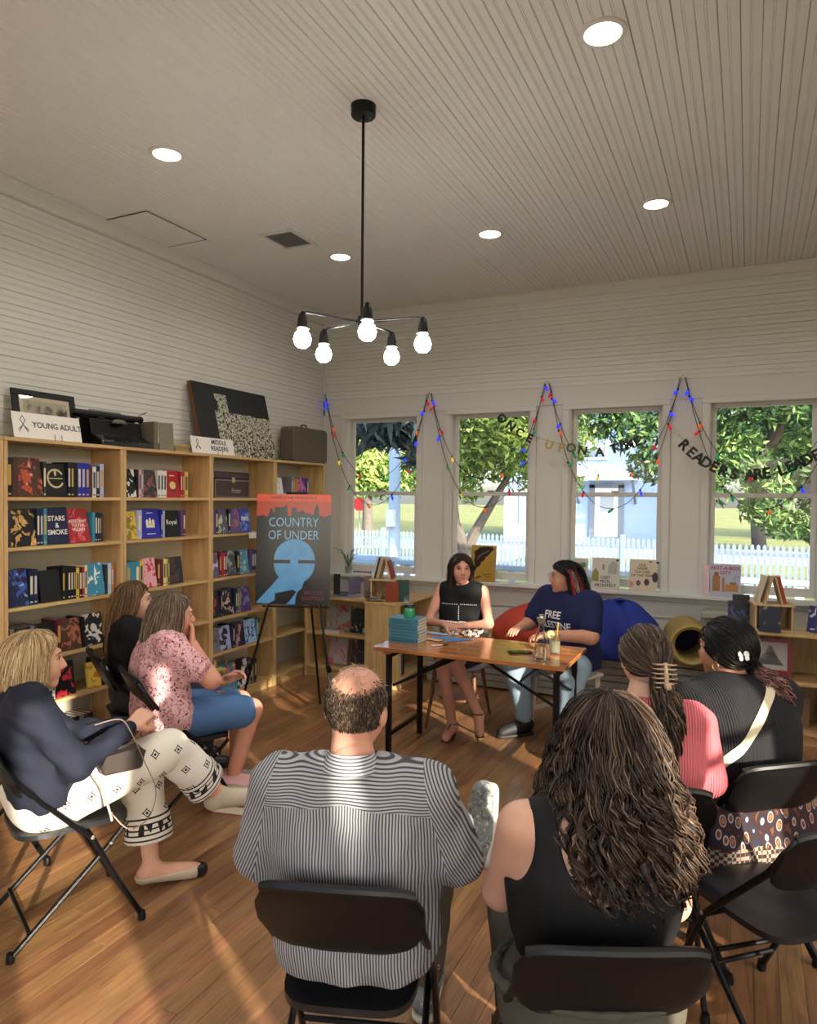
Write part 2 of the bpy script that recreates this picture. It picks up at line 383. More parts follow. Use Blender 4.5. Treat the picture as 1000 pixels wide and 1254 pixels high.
sl = MB(); sl.X = Matrix.Rotation(R_(35), 4, 'Y'); sl = sl.box(-.011, .011, -.14, .14, -.001, .001).mesh('slat', mat('#b9b6b1', .5))
for k in range(11): obj('slat', sl, v, (-.108+.0216*k, 0, -.008))
h = thing('attic_hatch', 'square beadboard attic hatch cut into the ceiling near the bookcases', 'hatch', (-3.97, 3.95, ZC-.002))
hb = bead(.58, lambda a, d, l: (a, l-.29, -d), BW, P_CEIL)
for k in range(5): obj('board', hb, h, (-.166+BW*k, 0, -.004))
bxs('gap_shadow', P_GAP, h, (-.222, -.215, -.3, .3, -.0035, 0), (.213, .22, -.3, .3, -.0035, 0), (-.222, .22, -.3, -.293, -.0035, 0), (-.222, .22, .293, .3, -.0035, 0))
# ---- pendant lamp with five bare bulbs
BK = mat('#0c0c0d', .35, .3); CHR = mat('#c9c7c4', .15, .9)
pl = thing('pendant_lamp', 'black five-armed pendant lamp with bare globe bulbs', 'pendant lamp', (-1.765, 3.134, ZC))
MB().lathe([(.0005, -.052), (.058, -.052), (.062, -.046), (.062, -.012), (.064, 0), (.0005, 0)], 32).build('canopy', BK, pl, smooth=True)
for sx in (-.025, .025): MB().lathe([(.0005, -.0555), (.005, -.055), (.005, -.05)], 8, (sx, .02, 0)).build('screw', CHR, pl)
zh = 2.635-ZC
MB().tube([(0, 0, -.05), (0, 0, zh+.02)], .0075, 10).build('rod', BK, pl, smooth=True)
MB().lathe([(.0005, zh-.035), (.02, zh-.03), (.024, zh-.01), (.02, zh+.02), (.0005, zh+.03)], 20).build('hub', BK, pl, smooth=True)
for k in range(5):
    a = YAW+R_(-90+72*k+8.5); dx, dy = math.cos(a), math.sin(a); R = .31
    ar = MB().tube([(0, 0, zh-.005), (dx*.16, dy*.16, zh-.0), (dx*(R-.02), dy*(R-.02), zh+.006), (dx*R, dy*R, zh-.005)], .0055, 8).build('arm', BK, pl, smooth=True)
    so = MB().lathe([(.0005, .015), (.010, .012), (.018, .0), (.024, -.03), (.026, -.068), (.022, -.07)], 20, (dx*R, dy*R, zh-.005)).build('socket', BK, pl, smooth=True)
    MB().lathe([(.026, -.062), (.031, -.066), (.031, -.070), (.026, -.074)], 20, (dx*R, dy*R, zh-.005)).build('ring', CHR, so, smooth=True)
    zb = zh-.005; bu = MB().lathe([(.0005, -.165), (.02, -.161), (.036, -.147), (.0425, -.122), (.036, -.096), (.024, -.082), (.018, -.072), (.0005, -.07)], 24, (dx*R, dy*R, zb)).build('bulb', emat('#fffaf4', 100.), pl, smooth=2)
# ================================================================ OUTSIDE THE WINDOWS
GZ = -.35
def ground_mat():
    b = NB('lawn'); n = b.noise(b.tc(), .6, 5, .6); n2 = b.noise(b.tc(), 9., 3)
    b.col(b.mix(n2, b.ramp(n, [(.35, '#66733d'), (.65, '#9a996a')]), '#7c8050')); b.bump(n2, .5, .03); return b.fin(.95, 0, .1)
g = struct(bxs('ground', ground_mat(), None, (-150, 150, -60, 200, GZ-.5, GZ)), 'pale summer lawn')
struct(bxs('street', mat('#a9a9ab', .9, var=.15, scale=2.), None, (-150, 60, 26, 33, GZ, GZ+.03)), 'grey street beyond the yard')
struct(bxs('path', mat('#c9c4b8', .9, var=.1, scale=2.), None, (-9, -7.2, 10.5, 26, GZ, GZ+.04)), 'pale concrete footpath')
po = struct(bxs('porch_floor', mat('#b9bfc6', .8), None, (-9, 6, YB+.2, 9.1, GZ, -.12)), 'painted porch floor')
WHT = mat('#b3c4da', .6)
# porch railing
rl = thing('porch_railing', 'white wooden porch railing just outside the windows', 'railing', (0, 9.0, 0))
bxs('top_rail', WHT, rl, (-9, 6, -.05, .05, .80, .86), bevel=.01); bxs('bottom_rail', WHT, rl, (-9, 6, -.03, .03, .02, .09), bevel=.01)
bal = MB().box(-.045, .045, -.015, .015, .09, .80).mesh('baluster', WHT)
for k in range(58): obj('baluster', bal, rl, (-8.9+.255*k, 0, 0))
for x in (-7.1, -3.1, .9, 4.6): bxs('newel', WHT, rl, (x-.06, x+.06, -.06, .06, -.12, .93), bevel=.008)
# table and cooler on the porch
t = thing('porch_table', 'white painted table on the porch by the corner window', 'table', (-4.75, 8.2, -.12))
bxs('table_top', WHT, t, (-.55, .55, -.3, .3, 1.02, 1.07), bevel=.01)
for sx in (-.5, .5):
    for sy in (-.25, .25): bxs('leg', WHT, t, (sx-.035, sx+.035, sy-.035, sy+.035, 0, 1.02))
bxs('crossbar', WHT, t, (-.5, .5, -.27, -.23, .5, .56))
c = thing('cooler', 'dark red box standing under the white porch table', 'cooler', (-4.6, 8.2, -.12)); bxs('body', mat('#7a3038', .6), c, (-.22, .22, -.16, .16, 0, .8), bevel=.02); bxs('lid', mat('#8d3a42', .5), c, (-.23, .23, -.17, .17, .805, .90), bevel=.02)
# picket fence
def fence(name, label, x0, x1, y, z0, h, sp=.13):
    f = thing(name, label, 'fence', (x0, y, z0)); L = x1-x0
    bxs('rail', WHT, f, (0, L, .02, .06, .16, .24)); bxs('rail', WHT, f, (0, L, .02, .06, h-.28, h-.2))
    pk = MB().prism([(-.04, 0), (.04, 0), (.04, h-.05), (0, h), (-.04, h-.05)], 0, .02).mesh('picket', WHT)
    for k in range(int(L/sp)+1): obj('picket', pk, f, (k*sp, 0, 0))
    p2 = MB().box(-.07, .07, -.03, .11, 0, h+.08); p2 = p2.mesh('post', WHT, bevel=.02)
    for k in range(int(L/2.4)+1): obj('post', p2, f, (k*2.4, .02, 0))
    return f
fence('picket_fence', 'white picket fence behind the forked tree and the blue house door', -12.6, -1.15, 19.5, GZ+.05, 1.02)
fence('picket_fence', 'white picket fence seen through the wide window by the right bookcase', -.8, 2.9, 18.5, GZ+.05, 1.02)
# blue house
BLU = NB('siding'); sx, sy, sz = BLU.sep(); fr = BLU.math('FRACT', BLU.math('MULTIPLY', sz, 6.)); BLU.col(BLU.mix(BLU.noise(BLU.tc(), 2.), '#86a0c4', '#98b1d2')); BLU.bump(fr, .5, .02); BLU = BLU.fin(.7)
hs = thing('house', 'pale blue two-storey house with a gabled door hood across the yard', 'house', (-5.8, 33.5, GZ))
bxs('siding_wall', BLU, hs, (-5.0, 4.2, 0, 7, 0, 6.3))
MB().prism([(-5.6, 6.2), (4.8, 6.2), (-.4, 9.2)], -.5, 7.5, 1).build('roof', mat('#7d8794', .8), hs)
bxs('door', mat('#f2f4f6', .5), hs, (-.6, .45, -.06, 0, .35, 2.6)); bxs('door_frame', mat('#6e7a88', .6), hs, (-.85, -.6, -.1, 0, .3, 2.75), (.45, .7, -.1, 0, .3, 2.75), (-.85, .7, -.1, 0, 2.6, 2.8))
bxs('door_window', mat('#9aa6ae', .3), hs, (-.35, .25, -.09, -.06, 1.5, 2.2))
MB().prism([(-1.5, 2.95), (1.35, 2.95), (1.35, 3.05), (-.07, 3.75), (-1.5, 3.05)], -1.2, 0, 1).build('door_hood', mat('#e8edf2', .6), hs)
for x in (-1.35, 1.2): MB().tube([(x, -1.1, 2.95), (x, 0, 1.9)], .06, 6).build('bracket', mat('#5d6670', .6), hs)
for x0, z0 in ((2.6, .9), (-1.3, 3.9), (1.5, 3.9), (-4.2, .9)):
    wq = bxs('window', WHT, hs, (x0, x0+1.25, -.08, 0, z0, z0+1.9)); bxs('pane', mat('#7e8f9b', .15), wq, (x0+.12, x0+1.13, -.1, -.08, z0+.12, z0+.9), (x0+.12, x0+1.13, -.1, -.08, z0+1.0, z0+1.78))
h2 = thing('house', 'bright white house far behind the leafy branches', 'house', (5.2, 42, GZ))
bxs('siding_wall', mat('#b4bccb', .7), h2, (-1.5, 9, 0, 6, 0, 4.2)); MB().prism([(-2, 4.1), (9.5, 4.1), (3.7, 6.6)], -.5, 6.5, 1).build('roof', mat('#8c8f98', .8), h2)
for x0 in (0, 3): bxs('window', mat('#8a98a4', .2), h2, (x0, x0+1.1, -.05, 0, 1.2, 2.9))
# utility pole, street sign
p = thing('utility_pole', 'thick grey-blue utility pole in the yard outside the corner window', 'pole', tuple(dep(483, 620, 17.)[:2])+(GZ,))
MB().tube([(0, 0, 0), (0, 0, 7.5)], [.15, .12], 14).build('shaft', mat('#9db3cf', .8, var=.12), p, smooth=True); bxs('crossarm', mat('#8da0b8', .8), p, (-.9, .9, -.06, .06, 6.6, 6.75)); bxs('meter_box', mat('#c9d4e2', .5), p, (-.1, .1, -.26, -.13, 1.4, 1.8))
p = thing('street_sign', 'small red octagonal sign on a thin post by the street', 'sign', tuple(dep(440, 625, 34.)[:2])+(GZ,), YAW)
MB().tube([(0, 0, 0), (0, 0, 2.3)], .03, 6).build('post', mat('#8b8f94', .5, .5), p)
MB().prism([(.34*math.cos(R_(22.5+45*k)), 1.75+.34*math.sin(R_(22.5+45*k))) for k in range(8)], -.06, -.03, 1).build('plate', mat('#c8343a', .5), p)
# trees
BARK = mat('#5c5751', .95, var=.35, scale=9., bump=.6); BARKD = mat('#4f4a45', .95, var=.35, scale=9., bump=.6)
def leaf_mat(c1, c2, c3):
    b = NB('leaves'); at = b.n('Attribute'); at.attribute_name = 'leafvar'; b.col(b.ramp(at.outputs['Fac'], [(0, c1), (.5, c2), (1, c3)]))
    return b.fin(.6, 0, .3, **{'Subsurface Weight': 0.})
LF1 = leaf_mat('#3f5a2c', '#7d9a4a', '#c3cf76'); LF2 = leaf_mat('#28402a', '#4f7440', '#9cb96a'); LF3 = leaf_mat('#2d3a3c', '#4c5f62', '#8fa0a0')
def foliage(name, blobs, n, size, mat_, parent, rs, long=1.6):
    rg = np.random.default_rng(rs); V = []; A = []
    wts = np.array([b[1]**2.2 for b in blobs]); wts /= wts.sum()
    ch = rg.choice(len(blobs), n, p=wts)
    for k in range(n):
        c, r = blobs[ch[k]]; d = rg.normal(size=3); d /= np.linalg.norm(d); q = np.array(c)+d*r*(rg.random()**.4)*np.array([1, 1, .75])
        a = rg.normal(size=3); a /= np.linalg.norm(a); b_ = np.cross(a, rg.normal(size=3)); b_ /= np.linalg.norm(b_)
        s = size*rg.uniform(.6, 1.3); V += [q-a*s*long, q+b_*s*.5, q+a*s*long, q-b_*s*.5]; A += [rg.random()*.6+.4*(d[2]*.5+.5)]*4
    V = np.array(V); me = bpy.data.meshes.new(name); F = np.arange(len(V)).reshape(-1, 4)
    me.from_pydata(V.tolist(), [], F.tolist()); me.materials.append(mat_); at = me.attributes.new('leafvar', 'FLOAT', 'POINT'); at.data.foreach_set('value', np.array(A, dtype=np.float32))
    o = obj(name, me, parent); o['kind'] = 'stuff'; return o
def tree(label, loc, trunk, blobs, n, size, lm, bark, rs, long=1.6):
    t = thing('tree', label, 'tree', loc, 0)
    tr = MB().tube(trunk[0][0], trunk[0][1], 10).build('trunk', bark, t, smooth=True)
    for pts, r in trunk[1:]: MB().tube(pts, r, 8).build('branch', bark, t, smooth=True)
    foliage('foliage', blobs, n, size, lm, t, rs, long)
    return t
def at(px, py, d, base): q = dep(px, py, d); return (q[0]-base[0], q[1]-base[1], q[2]-base[2])
b = tuple(dep(568, 690, 15.)[:2])+(GZ,)
A = lambda px, py, d=15.: at(px, py, d, b)
tree('forked grey-barked leafy tree in front of the picket fence', b, [([(0, 0, 0), A(567, 690), A(568, 672)], [.26, .22, .2]), ([A(568, 674), A(556, 640), A(552, 590), A(540, 540)], [.17, .13, .1, .05]), ([A(570, 674), A(588, 640), A(612, 600), A(640, 555)], [.15, .11, .08, .04]), ([A(552, 600), A(575, 560), A(590, 510)], [.08, .06, .03])],
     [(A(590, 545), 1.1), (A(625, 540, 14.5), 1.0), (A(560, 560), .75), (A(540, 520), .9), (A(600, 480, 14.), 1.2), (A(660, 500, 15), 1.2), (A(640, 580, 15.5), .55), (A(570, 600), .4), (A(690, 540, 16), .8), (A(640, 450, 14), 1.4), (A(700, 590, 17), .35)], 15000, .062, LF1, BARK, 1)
b = tuple(dep(925, 760, 9.6)[:2])+(GZ,)
A = lambda px, py, d=10.5: at(px, py, d, b)
tree('broad dark-limbed tree arching over the wide window by the right bookcase', b, [([(1.2, .5, 0), A(1120, 640), A(1060, 500)], [.22, .2, .16]), ([A(1060, 500), A(985, 490), A(960, 510), A(935, 560), A(915, 585)], [.14, .12, .1, .09, .03]), ([A(985, 490), A(930, 500), A(890, 520), A(862, 560)], [.09, .08, .06, .03]), ([A(1060, 500), A(1040, 430), A(900, 430), A(760, 470)], [.12, .1, .07, .03])],
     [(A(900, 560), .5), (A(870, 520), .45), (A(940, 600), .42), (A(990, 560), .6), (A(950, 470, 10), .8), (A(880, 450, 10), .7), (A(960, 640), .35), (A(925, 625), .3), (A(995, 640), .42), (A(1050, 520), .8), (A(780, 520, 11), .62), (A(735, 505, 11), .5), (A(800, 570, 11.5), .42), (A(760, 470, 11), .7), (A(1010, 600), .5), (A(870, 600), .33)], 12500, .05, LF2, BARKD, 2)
b = tuple(dep(380, 700, 11.)[:2])+(GZ,)
A = lambda px, py, d=11.: at(px, py, d, b)
tree('spiky dark tree with bare grey limbs outside the corner window', b, [([(-.6, 0, 0), A(360, 640), A(400, 585), A(430, 555)], [.16, .14, .11, .08]), ([A(425, 560), A(450, 545), A(480, 520), A(505, 480)], [.08, .06, .04, .02]), ([A(430, 555), A(440, 530), A(432, 500)], [.06, .04, .02])],
     [(A(470, 520), .5), (A(500, 525), .4), (A(440, 490), .5), (A(490, 480), .6), (A(510, 560), .22)], 1900, .075, LF3, BARKD, 3, 3.2)
b = tuple(dep(450, 640, 30.)[:2])+(GZ,)
A = lambda px, py, d=30.: at(px, py, d, b)
tree('round pale green tree far across the street', b, [([(0, 0, 0), A(450, 600), A(455, 560)], [.25, .2, .1])], [(A(440, 575), 1.6), (A(475, 580), 1.5), (A(505, 570), 1.6), (A(420, 560), 1.8), (A(520, 545), 1.8)], 5000, .13, LF1, BARK, 4)
b = tuple(dep(930, 640, 30.)[:2])+(GZ,)
A = lambda px, py, d=30.: at(px, py, d, b)
tree('tall shade tree beside the bright white house', b, [([(0, 0, 0), A(925, 600), A(920, 560)], [.3, .25, .15])], [(A(930, 560), 1.5), (A(985, 570), 1.5), (A(890, 540), 1.4), (A(950, 510), 1.6)], 5000, .17, LF2, BARKD, 5)
b = (7.2, -2.0, GZ)  # unseen tree; foliage clumps set in the sun's path to shade the striped shirt
tree('slender unseen yard tree with foliage placed to break the side-window sun', b, [([(0, 0, 0), (0, 0, 2.0), (.1, -.1, 4.0)], [.14, .11, .05]), ([(.05, -.05, 3.0), (-.1, -.8, 3.5), (-.27, -1.5, 3.65)], [.05, .03, .012])], [((-.27, -1.6, 3.66), .27), ((-.2, -1.35, 3.55), .24), ((-.27, -1.62, 3.5), .22), ((.3, -.5, 4.6), .6), ((0, .4, 4.4), .7), ((.2, -.4, 5.2), .8)], 2200, .075, LF2, BARK, 6)
for k, (x, y) in enumerate(((5.2, 10.6), (9.8, 10.2), (14.6, 10.4))):  # unseen trees added to keep the low sun off the picket fence
    tree(['unseen dense tree added beyond the porch end to shade the fence', 'unseen dense tree added on the side lawn to shade the fence', 'unseen dense tree added furthest along the side lawn for fence shade'][k], (x, y, GZ), [([(0, 0, 0), (0, 0, 2.5), (.1, 0, 4.6)], [.3, .24, .1])], [((0, 0, 5.2), 2.0), ((-1.3, .2, 4.6), 1.5), ((1.4, 0, 4.7), 1.6), ((0, .3, 6.6), 1.4), ((.3, -.2, 3.7), 1.2)], 2600, .24, LF2, BARKD, 20+k)
rf = struct(MB().prism([(YF-.9, ZC+.16), (YB+.2, ZC+.16), (9.35, 2.95), (9.35, 3.05), (YB+.3, ZC+.45), (2.4, 6.4), (YF-.9, ZC+.35)], XL-.9, XR+.9, 0).build('roof', mat('#6d6a66', .9), None), 'unseen grey house roof and porch roof added to shade the yard')  # unseen roof added to shade the porch, railing and near yard
for x in (-8.6, 3.1): struct(bxs('porch_post', mat('#ccd8e6', .6), None, (x-.06, x+.06, 9.08, 9.2, GZ, 3.06)))
for k, (x, y) in enumerate(((4.6, 28.), (8.4, 28.5))):  # unseen trees added to shade the front of the blue house
    tree(['unseen tall dense tree added to shade the blue house', 'second unseen dense tree added to keep sun off the blue house'][k], (x, y, GZ), [([(0, 0, 0), (0, 0, 3.0), (.1, 0, 6.)], [.35, .3, .12])], [((0, 0, 5.2), 2.1), ((-.8, .2, 3.4), 1.3), ((1.2, 0, 3.6), 1.6), ((0, .3, 7.4), 1.9), ((.3, -.2, 9.2), 1.5)], 3600, .27, LF2, BARKD, 30+k)
# ================================================================ WHO SITS WHERE: chair spot, heading (degrees clockwise from the window wall) and joints (x right, y forward, z up, metres)
SEATS = {'blonde': (-2.53, 2.01, 25.5), 'pink': (-2.82, 3.0, 30), 'girl': (-3.38, 3.42, 40), 'man': (-.975, 1.73, -19), 'curly': (-.365, 1.78, -25), 'clip': (-.36, 2.72, -36), 'pony': (-.03, 3.09, -40), 'empty': (.09, 2.60, -43), 'spare': (-3.62, 2.05, 40)}
def J(**kw):
    d = dict(pel=(0, -.06, .545), wai=(0, -.085, .72), che=(0, -.095, .90), nek=(0, -.085, 1.055), head=(0, -.05, 1.165), shR=(.17, -.095, 1.0), shL=(-.17, -.095, 1.0),
             elR=(.22, -.05, .76), elL=(-.22, -.05, .76), wrR=(.14, .17, .70), wrL=(-.14, .17, .70), hpR=(.085, -.03, .535), hpL=(-.085, -.03, .535), knR=(.10, .38, .50), knL=(-.10, .38, .50), anR=(.10, .35, .085), anL=(-.10, .35, .085), toR=(.11, .50, .03), toL=(-.11, .50, .03), hd=(0, 0, 0))
    d.update(kw); return d
POSE = {
 'blonde': J(pel=(0, -.06, .545), wai=(.0, -.11, .70), che=(0, -.15, .86), nek=(0, -.14, .99), head=(.0, -.10, 1.08), shR=(.17, -.16, .945), shL=(-.17, -.13, .945), elR=(.235, .0, .70), wrR=(.12, .235, .775), elL=(-.22, .06, .70), wrL=(-.02, .26, .74), knR=(.07, .42, .63), anR=(.05, .66, .36), toR=(.07, .84, .31), knL=(-.10, .36, .51), anL=(-.01, .37, .085), toL=(.04, .58, .03), hd=(15, -2, 0)),
 'pink': J(pel=(0, -.10, .545), wai=(0, -.12, .69), che=(0, -.11, .86), nek=(0, -.085, 1.0), head=(.0, -.04, 1.09), shR=(.17, -.11, .945), shL=(-.17, -.09, .945), elR=(.21, .10, .755), wrR=(.085, .035, .935), elL=(-.2, .14, .70), wrL=(-.04, .25, .67), knR=(.12, .36, .53), knL=(-.1, .38, .52), anR=(.08, .25, .08), anL=(-.12, .36, .08), toR=(.12, .42, .03), toL=(-.12, .5, .03), hd=(12, -6, 0)),
 'girl': J(nek=(0, -.09, 1.0), head=(0, -.05, 1.10), che=(0, -.1, .87), shR=(.16, -.1, .95), shL=(-.16, -.1, .95), hd=(20, 0, 0), elR=(.2, 0, .72), elL=(-.2, 0, .72), wrR=(.1, .2, .68), wrL=(-.1, .2, .68)),
 'man': J(pel=(0, -.02, .56), wai=(0, -.03, .70), che=(0, -.07, .86), nek=(0, -.09, 1.04), head=(0, -.03, 1.165), shR=(.195, -.09, .97), shL=(-.195, -.09, .97), elR=(.29, -.02, .745), elL=(-.275, -.04, .735), wrR=(.2, .24, .70), wrL=(-.16, .2, .68), knR=(.18, .44, .51), anR=(.16, .42, .085), toR=(.18, .6, .03), knL=(-.17, .42, .60), anL=(.275, .47, .60), toL=(.36, .50, .68), hd=(8, -8, 2)),
 'curly': J(pel=(0, -.02, .545), wai=(0, -.05, .72), che=(0, -.08, .88), nek=(.03, -.06, 1.03), head=(.05, 0.0, 1.14), shR=(.18, -.09, .975), shL=(-.18, -.09, .975), elR=(.225, .03, .73), elL=(-.205, .05, .74), hd=(4, -6, 0)),
 'clip': J(nek=(0, -.06, 1.05), head=(0, -.01, 1.165), che=(0, -.095, .88), shR=(.17, -.095, .97), shL=(-.17, -.095, .97), hd=(-12, -4, 0)),
 'pony': J(pel=(0, -.03, .55), wai=(0, -.04, .72), che=(0, -.02, .89), nek=(0, .03, 1.04), head=(0, .065, 1.145), shR=(.205, -.01, .96), shL=(-.205, .01, .96), elR=(.27, .1, .71), elL=(-.26, .13, .71), wrR=(.1, .3, .68), wrL=(-.1, .3, .68), knR=(.14, .43, .52), knL=(-.14, .43, .52), hd=(-22, -4, 4)),
}
SEATS.update(girl=(-3.36, 3.24, 32), curly=(-.35, 1.78, -25), clip=(-.335, 2.72, -12), spare=(-3.28, 2.2, 38), w8=(-2.01, 5.16, 172), w9=(-1.21, 5.30, 205))
# the two speakers face the room

POSE['w8'] = J(pel=(0, -.05, .545), wai=(0, -.06, .73), che=(0, -.06, .93), nek=(0, -.05, 1.085), head=(0, -.02, 1.19), shR=(.17, -.06, 1.02), shL=(-.17, -.06, 1.02), elR=(.235, .05, .78), elL=(-.235, .05, .79), wrR=(.06, .24, .80), wrL=(-.1, .24, .80), knR=(.04, .38, .54), knL=(-.05, .38, .57), anR=(-.035, .36, .09), anL=(-.24, .42, .20), toR=(-.02, .50, .03), toL=(-.27, .50, .09), hd=(-22, 0, 0))
POSE['w9'] = J(pel=(0, -.04, .55), wai=(0, -.03, .73), che=(0, -.02, .92), nek=(0, 0, 1.06), head=(0, .03, 1.16), shR=(.2, -.02, .99), shL=(-.2, -.02, .99), elR=(.27, .1, .79), elL=(-.29, .1, .77), wrR=(.2, .3, .785), wrL=(-.12, .34, .785), knR=(.17, .36, .53), knL=(-.32, .36, .53), anR=(.14, .30, .1), anL=(-.34, .40, .09), toR=(.2, .48, .035), toL=(-.36, .56, .035), hd=(38, 2, 0))
# ================================================================ BOOKCASES AND BOOKS
CW = wood('#a8834f', '#d9b884', 2, .5, .6, 'case_wood_upright', .06); CS = wood('#a8834f', '#d9b884', 1, .5, .6, 'case_wood_shelf', .06); CSX = wood('#a8834f', '#d9b884', 0, .5, .6, 'case_wood_shelf_x', .06)
BACKP = mat('#b9b5a6', .8, var=.05, scale=6.)
XFACE = -3.91; XBACK = XL+.004; SHZ = [1.73, 1.43, 1.07, .74, .45, .085]; TOPZ = 2.083
UY = [1.84, 2.72, 3.60, 4.495, 5.355, 6.20]; UN = ['at the edge of the wall run', 'below the typewriter', 'below the dark canvas', 'holding the trunk box', 'under the brown suitcase']
UN[0], UN[1], UN[2], UN[3], UN[4] = 'beside the framed print end', 'below the typewriter', 'below the MIDDLE READERS sign', 'holding the trunk-shaped box', 'under the brown suitcase'
caseL = []; US = ['before framed print', 'under typewriter', 'under small sign', 'with trunk box', 'under suitcase']
for i in range(5):
    y0, y1 = UY[i]+.0015, UY[i+1]-.0015
    t = thing('bookcase', 'tall pale wood open bookcase '+UN[i], 'bookcase', (XBACK, y0, 0)); w = y1-y0; D = XFACE-XBACK
    bxs('side_panel', CW, t, (.0, D, 0, .024, 0, TOPZ-.022), bevel=.0015); bxs('side_panel', CW, t, (0, D, w-.024, w, 0, TOPZ-.022), bevel=.0015)
    bxs('top', CS, t, (0, D+.004, 0, w, TOPZ-.0215, TOPZ), bevel=.0015); bxs('back_panel', BACKP, t, (0, .006, .024, w-.024, .05, TOPZ-.022))
    for z in SHZ: bxs('shelf', CS, t, (.006, D-.004, .0245, w-.0245, z-.021, z), bevel=.001)
    bxs('kick_board', CS, t, (D-.03, D-.014, .0245, w-.0245, 0, SHZ[-1]-.0215)); caseL.append(t)
CN = {'k': ('#17171a', 'black'), 'b': ('#2d2f9b', 'deep blue'), 'n': ('#1d2645', 'navy'), 'r': ('#a3262f', 'red'), 'y': ('#d8b64a', 'yellow'), 'w': ('#d9d6cf', 'white'), 'g': ('#77767a', 'grey'), 'B': ('#4b3026', 'brown'),
      't': ('#3e88a6', 'teal'), 'p': ('#5a3c79', 'purple'), 'm': ('#5d2333', 'maroon'), 'P': ('#dba3ab', 'pink'), 'l': ('#a8b0d6', 'lilac'), 'c': ('#dccf9e', 'cream'), 'o': ('#c4742c', 'orange'), 's': ('#9fc3e0', 'sky blue'), 'G': ('#3f6a47', 'green'), 'd': ('#33343a', 'dark grey'), 'e': ('#5c4a66', 'dusky violet')}
PAGES = mat('#d8d0bc', .9, var=.12, scale=200.)
ORD = ['top', 'second', 'third', 'fourth', 'fifth', 'bottom']
def cover_mat(c, art, seed):
    """printed cover: flat procedural print of blotches in the cover's own colours"""
    key = ('cov', c, art, seed)
    if key in MATS: return MATS[key]
    b = NB('cover_print'); v = b.map((1, 1, 1), loc=(seed*1.7, seed*.9, seed*2.3)); n = b.noise(v, 14., 2, .5, 1.2); n2 = b.noise(v, 36., 2)
    x, y, z = b.sep(b.tc('Generated'))
    edge = b.math('MULTIPLY', b.math('SUBTRACT', 1, b.math('ABSOLUTE', b.math('MULTIPLY_ADD', y, 2, -1))), b.math('SUBTRACT', 1, b.math('ABSOLUTE', b.math('MULTIPLY_ADD', z, 2, -1))))
    f = b.math('GREATER_THAN', b.math('ADD', n, b.math('MULTIPLY', edge, .12)), .58); f2 = b.math('GREATER_THAN', n2, .62)
    cc = b.mix(f, c, art[0]); cc = b.mix(b.math('MULTIPLY', f2, f), cc, art[1] if len(art) > 1 else art[0]); b.col(cc); MATS[key] = b.fin(.35, 0, .5); return MATS[key]
def book_mesh(th, h, dpt, cm, spine_extra=None, flat=False):
    """spine faces +x, thickness along y, standing on z=0"""
    m = MB(); b = .0025
    m.box(-dpt, 0, -th/2, -th/2+b, 0, h); m.box(-dpt, 0, th/2-b, th/2, 0, h); m.box(-b, 0, -th/2+b, th/2-b, 0, h)
    m.cur = 1; m.box(-dpt+.004, -b, -th/2+b, th/2-b, .003, h-.004)
    if spine_extra:
        m.cur = 2; m.box(0, .0004, -th*.28, th*.28, h*.3, h*.82); m.box(0, .0004, -th*.3, th*.3, h*.06, h*.1)
        return m.mesh('book', [cm, PAGES, spine_extra])
    return m.mesh('book', [cm, PAGES])
bseq = [0]
def put_spine(code, x, y, z, th, h, where, lean=0, dpt=.15, big=False):
    c, nm = CN[code]; bseq[0] += 1; k = bseq[0]
    ex = [mat('#d8cfae', .5), mat('#b9b9c4', .5), mat('#c2a04a', .4), None][k % 4] if code not in 'wcyP' else mat('#4a4a55', .5)
    me = book_mesh(th-.0008, h, dpt, mat(c, .45, var=.15, scale=25.), ex)
    o = obj('book', me, None, (x, y, z)); o.rotation_euler = (R_(lean), 0, 0)
    tag(o, '%s book, spine outwards, on %s' % (nm, where), 'book', 'books spine outwards on '+where); return o
def put_face(code, x, y, z, w, h, th, art, where, title=None, tcol='#e8e4da', lean=-9, turn=0, desc=None, tsz=.03, seed=0, shape=None, cat='book'):
    """front cover towards +x, leaning back"""
    c, nm = CN[code]
    t = thing('book', '%s face-out book%s on %s' % (nm, ' '+desc if desc else '', where), cat, (x, y, z))
    bk = math.sin(R_(abs(lean)))*h
    t.rotation_euler = (0, R_(lean), R_(turn)); rr = th*math.sin(R_(abs(lean))); t.location.z += rr+.0005
    cm = cover_mat(c, art, seed) if art else mat(c, .4)
    m = MB().box(-.003, 0, -w/2, w/2, 0, h).box(-th, -th+.003, -w/2, w/2, 0, h).box(-th+.003, -.003, -w/2, -w/2+.003, 0, h); m.build('cover', cm, t)
    bxs('pages', PAGES, t, (-th+.003, -.003, -w/2+.003, w/2-.004, .003, h-.003))
    F = lambda yy, zz: face_m((.0006, yy, zz), (0, 1, 0), (0, 0, 1))
    if shape:
        for (kind, yy, zz, a, b_, col) in shape:
            mb = MB()
            if kind == 'rect': mb.box(0, .0007, yy-a/2, yy+a/2, zz-b_/2, zz+b_/2)
            elif kind == 'disc': mb.prism([(yy+a*math.cos(q*.2618), zz+b_*math.sin(q*.2618)) for q in range(24)], 0, .0007, 0)
            elif kind == 'ring': 
                for q in range(22): 
                    a0, a1 = .5+q*.24, .5+(q+1)*.24
                    i = [mb.P((.0008, yy+rr_*math.cos(an), zz+rr_*math.sin(an))) for an in (a0, a1) for rr_ in (a, a-b_)]; mb.F(i[0], i[2], i[3], i[1])
            mb.build('cover_art', mat(col, .45), t)
    if title: text(title, tsz, mat(tcol, .4), t, F(0, h*.55 if title not in ('stars', 'vill') else h*.5))
    return t
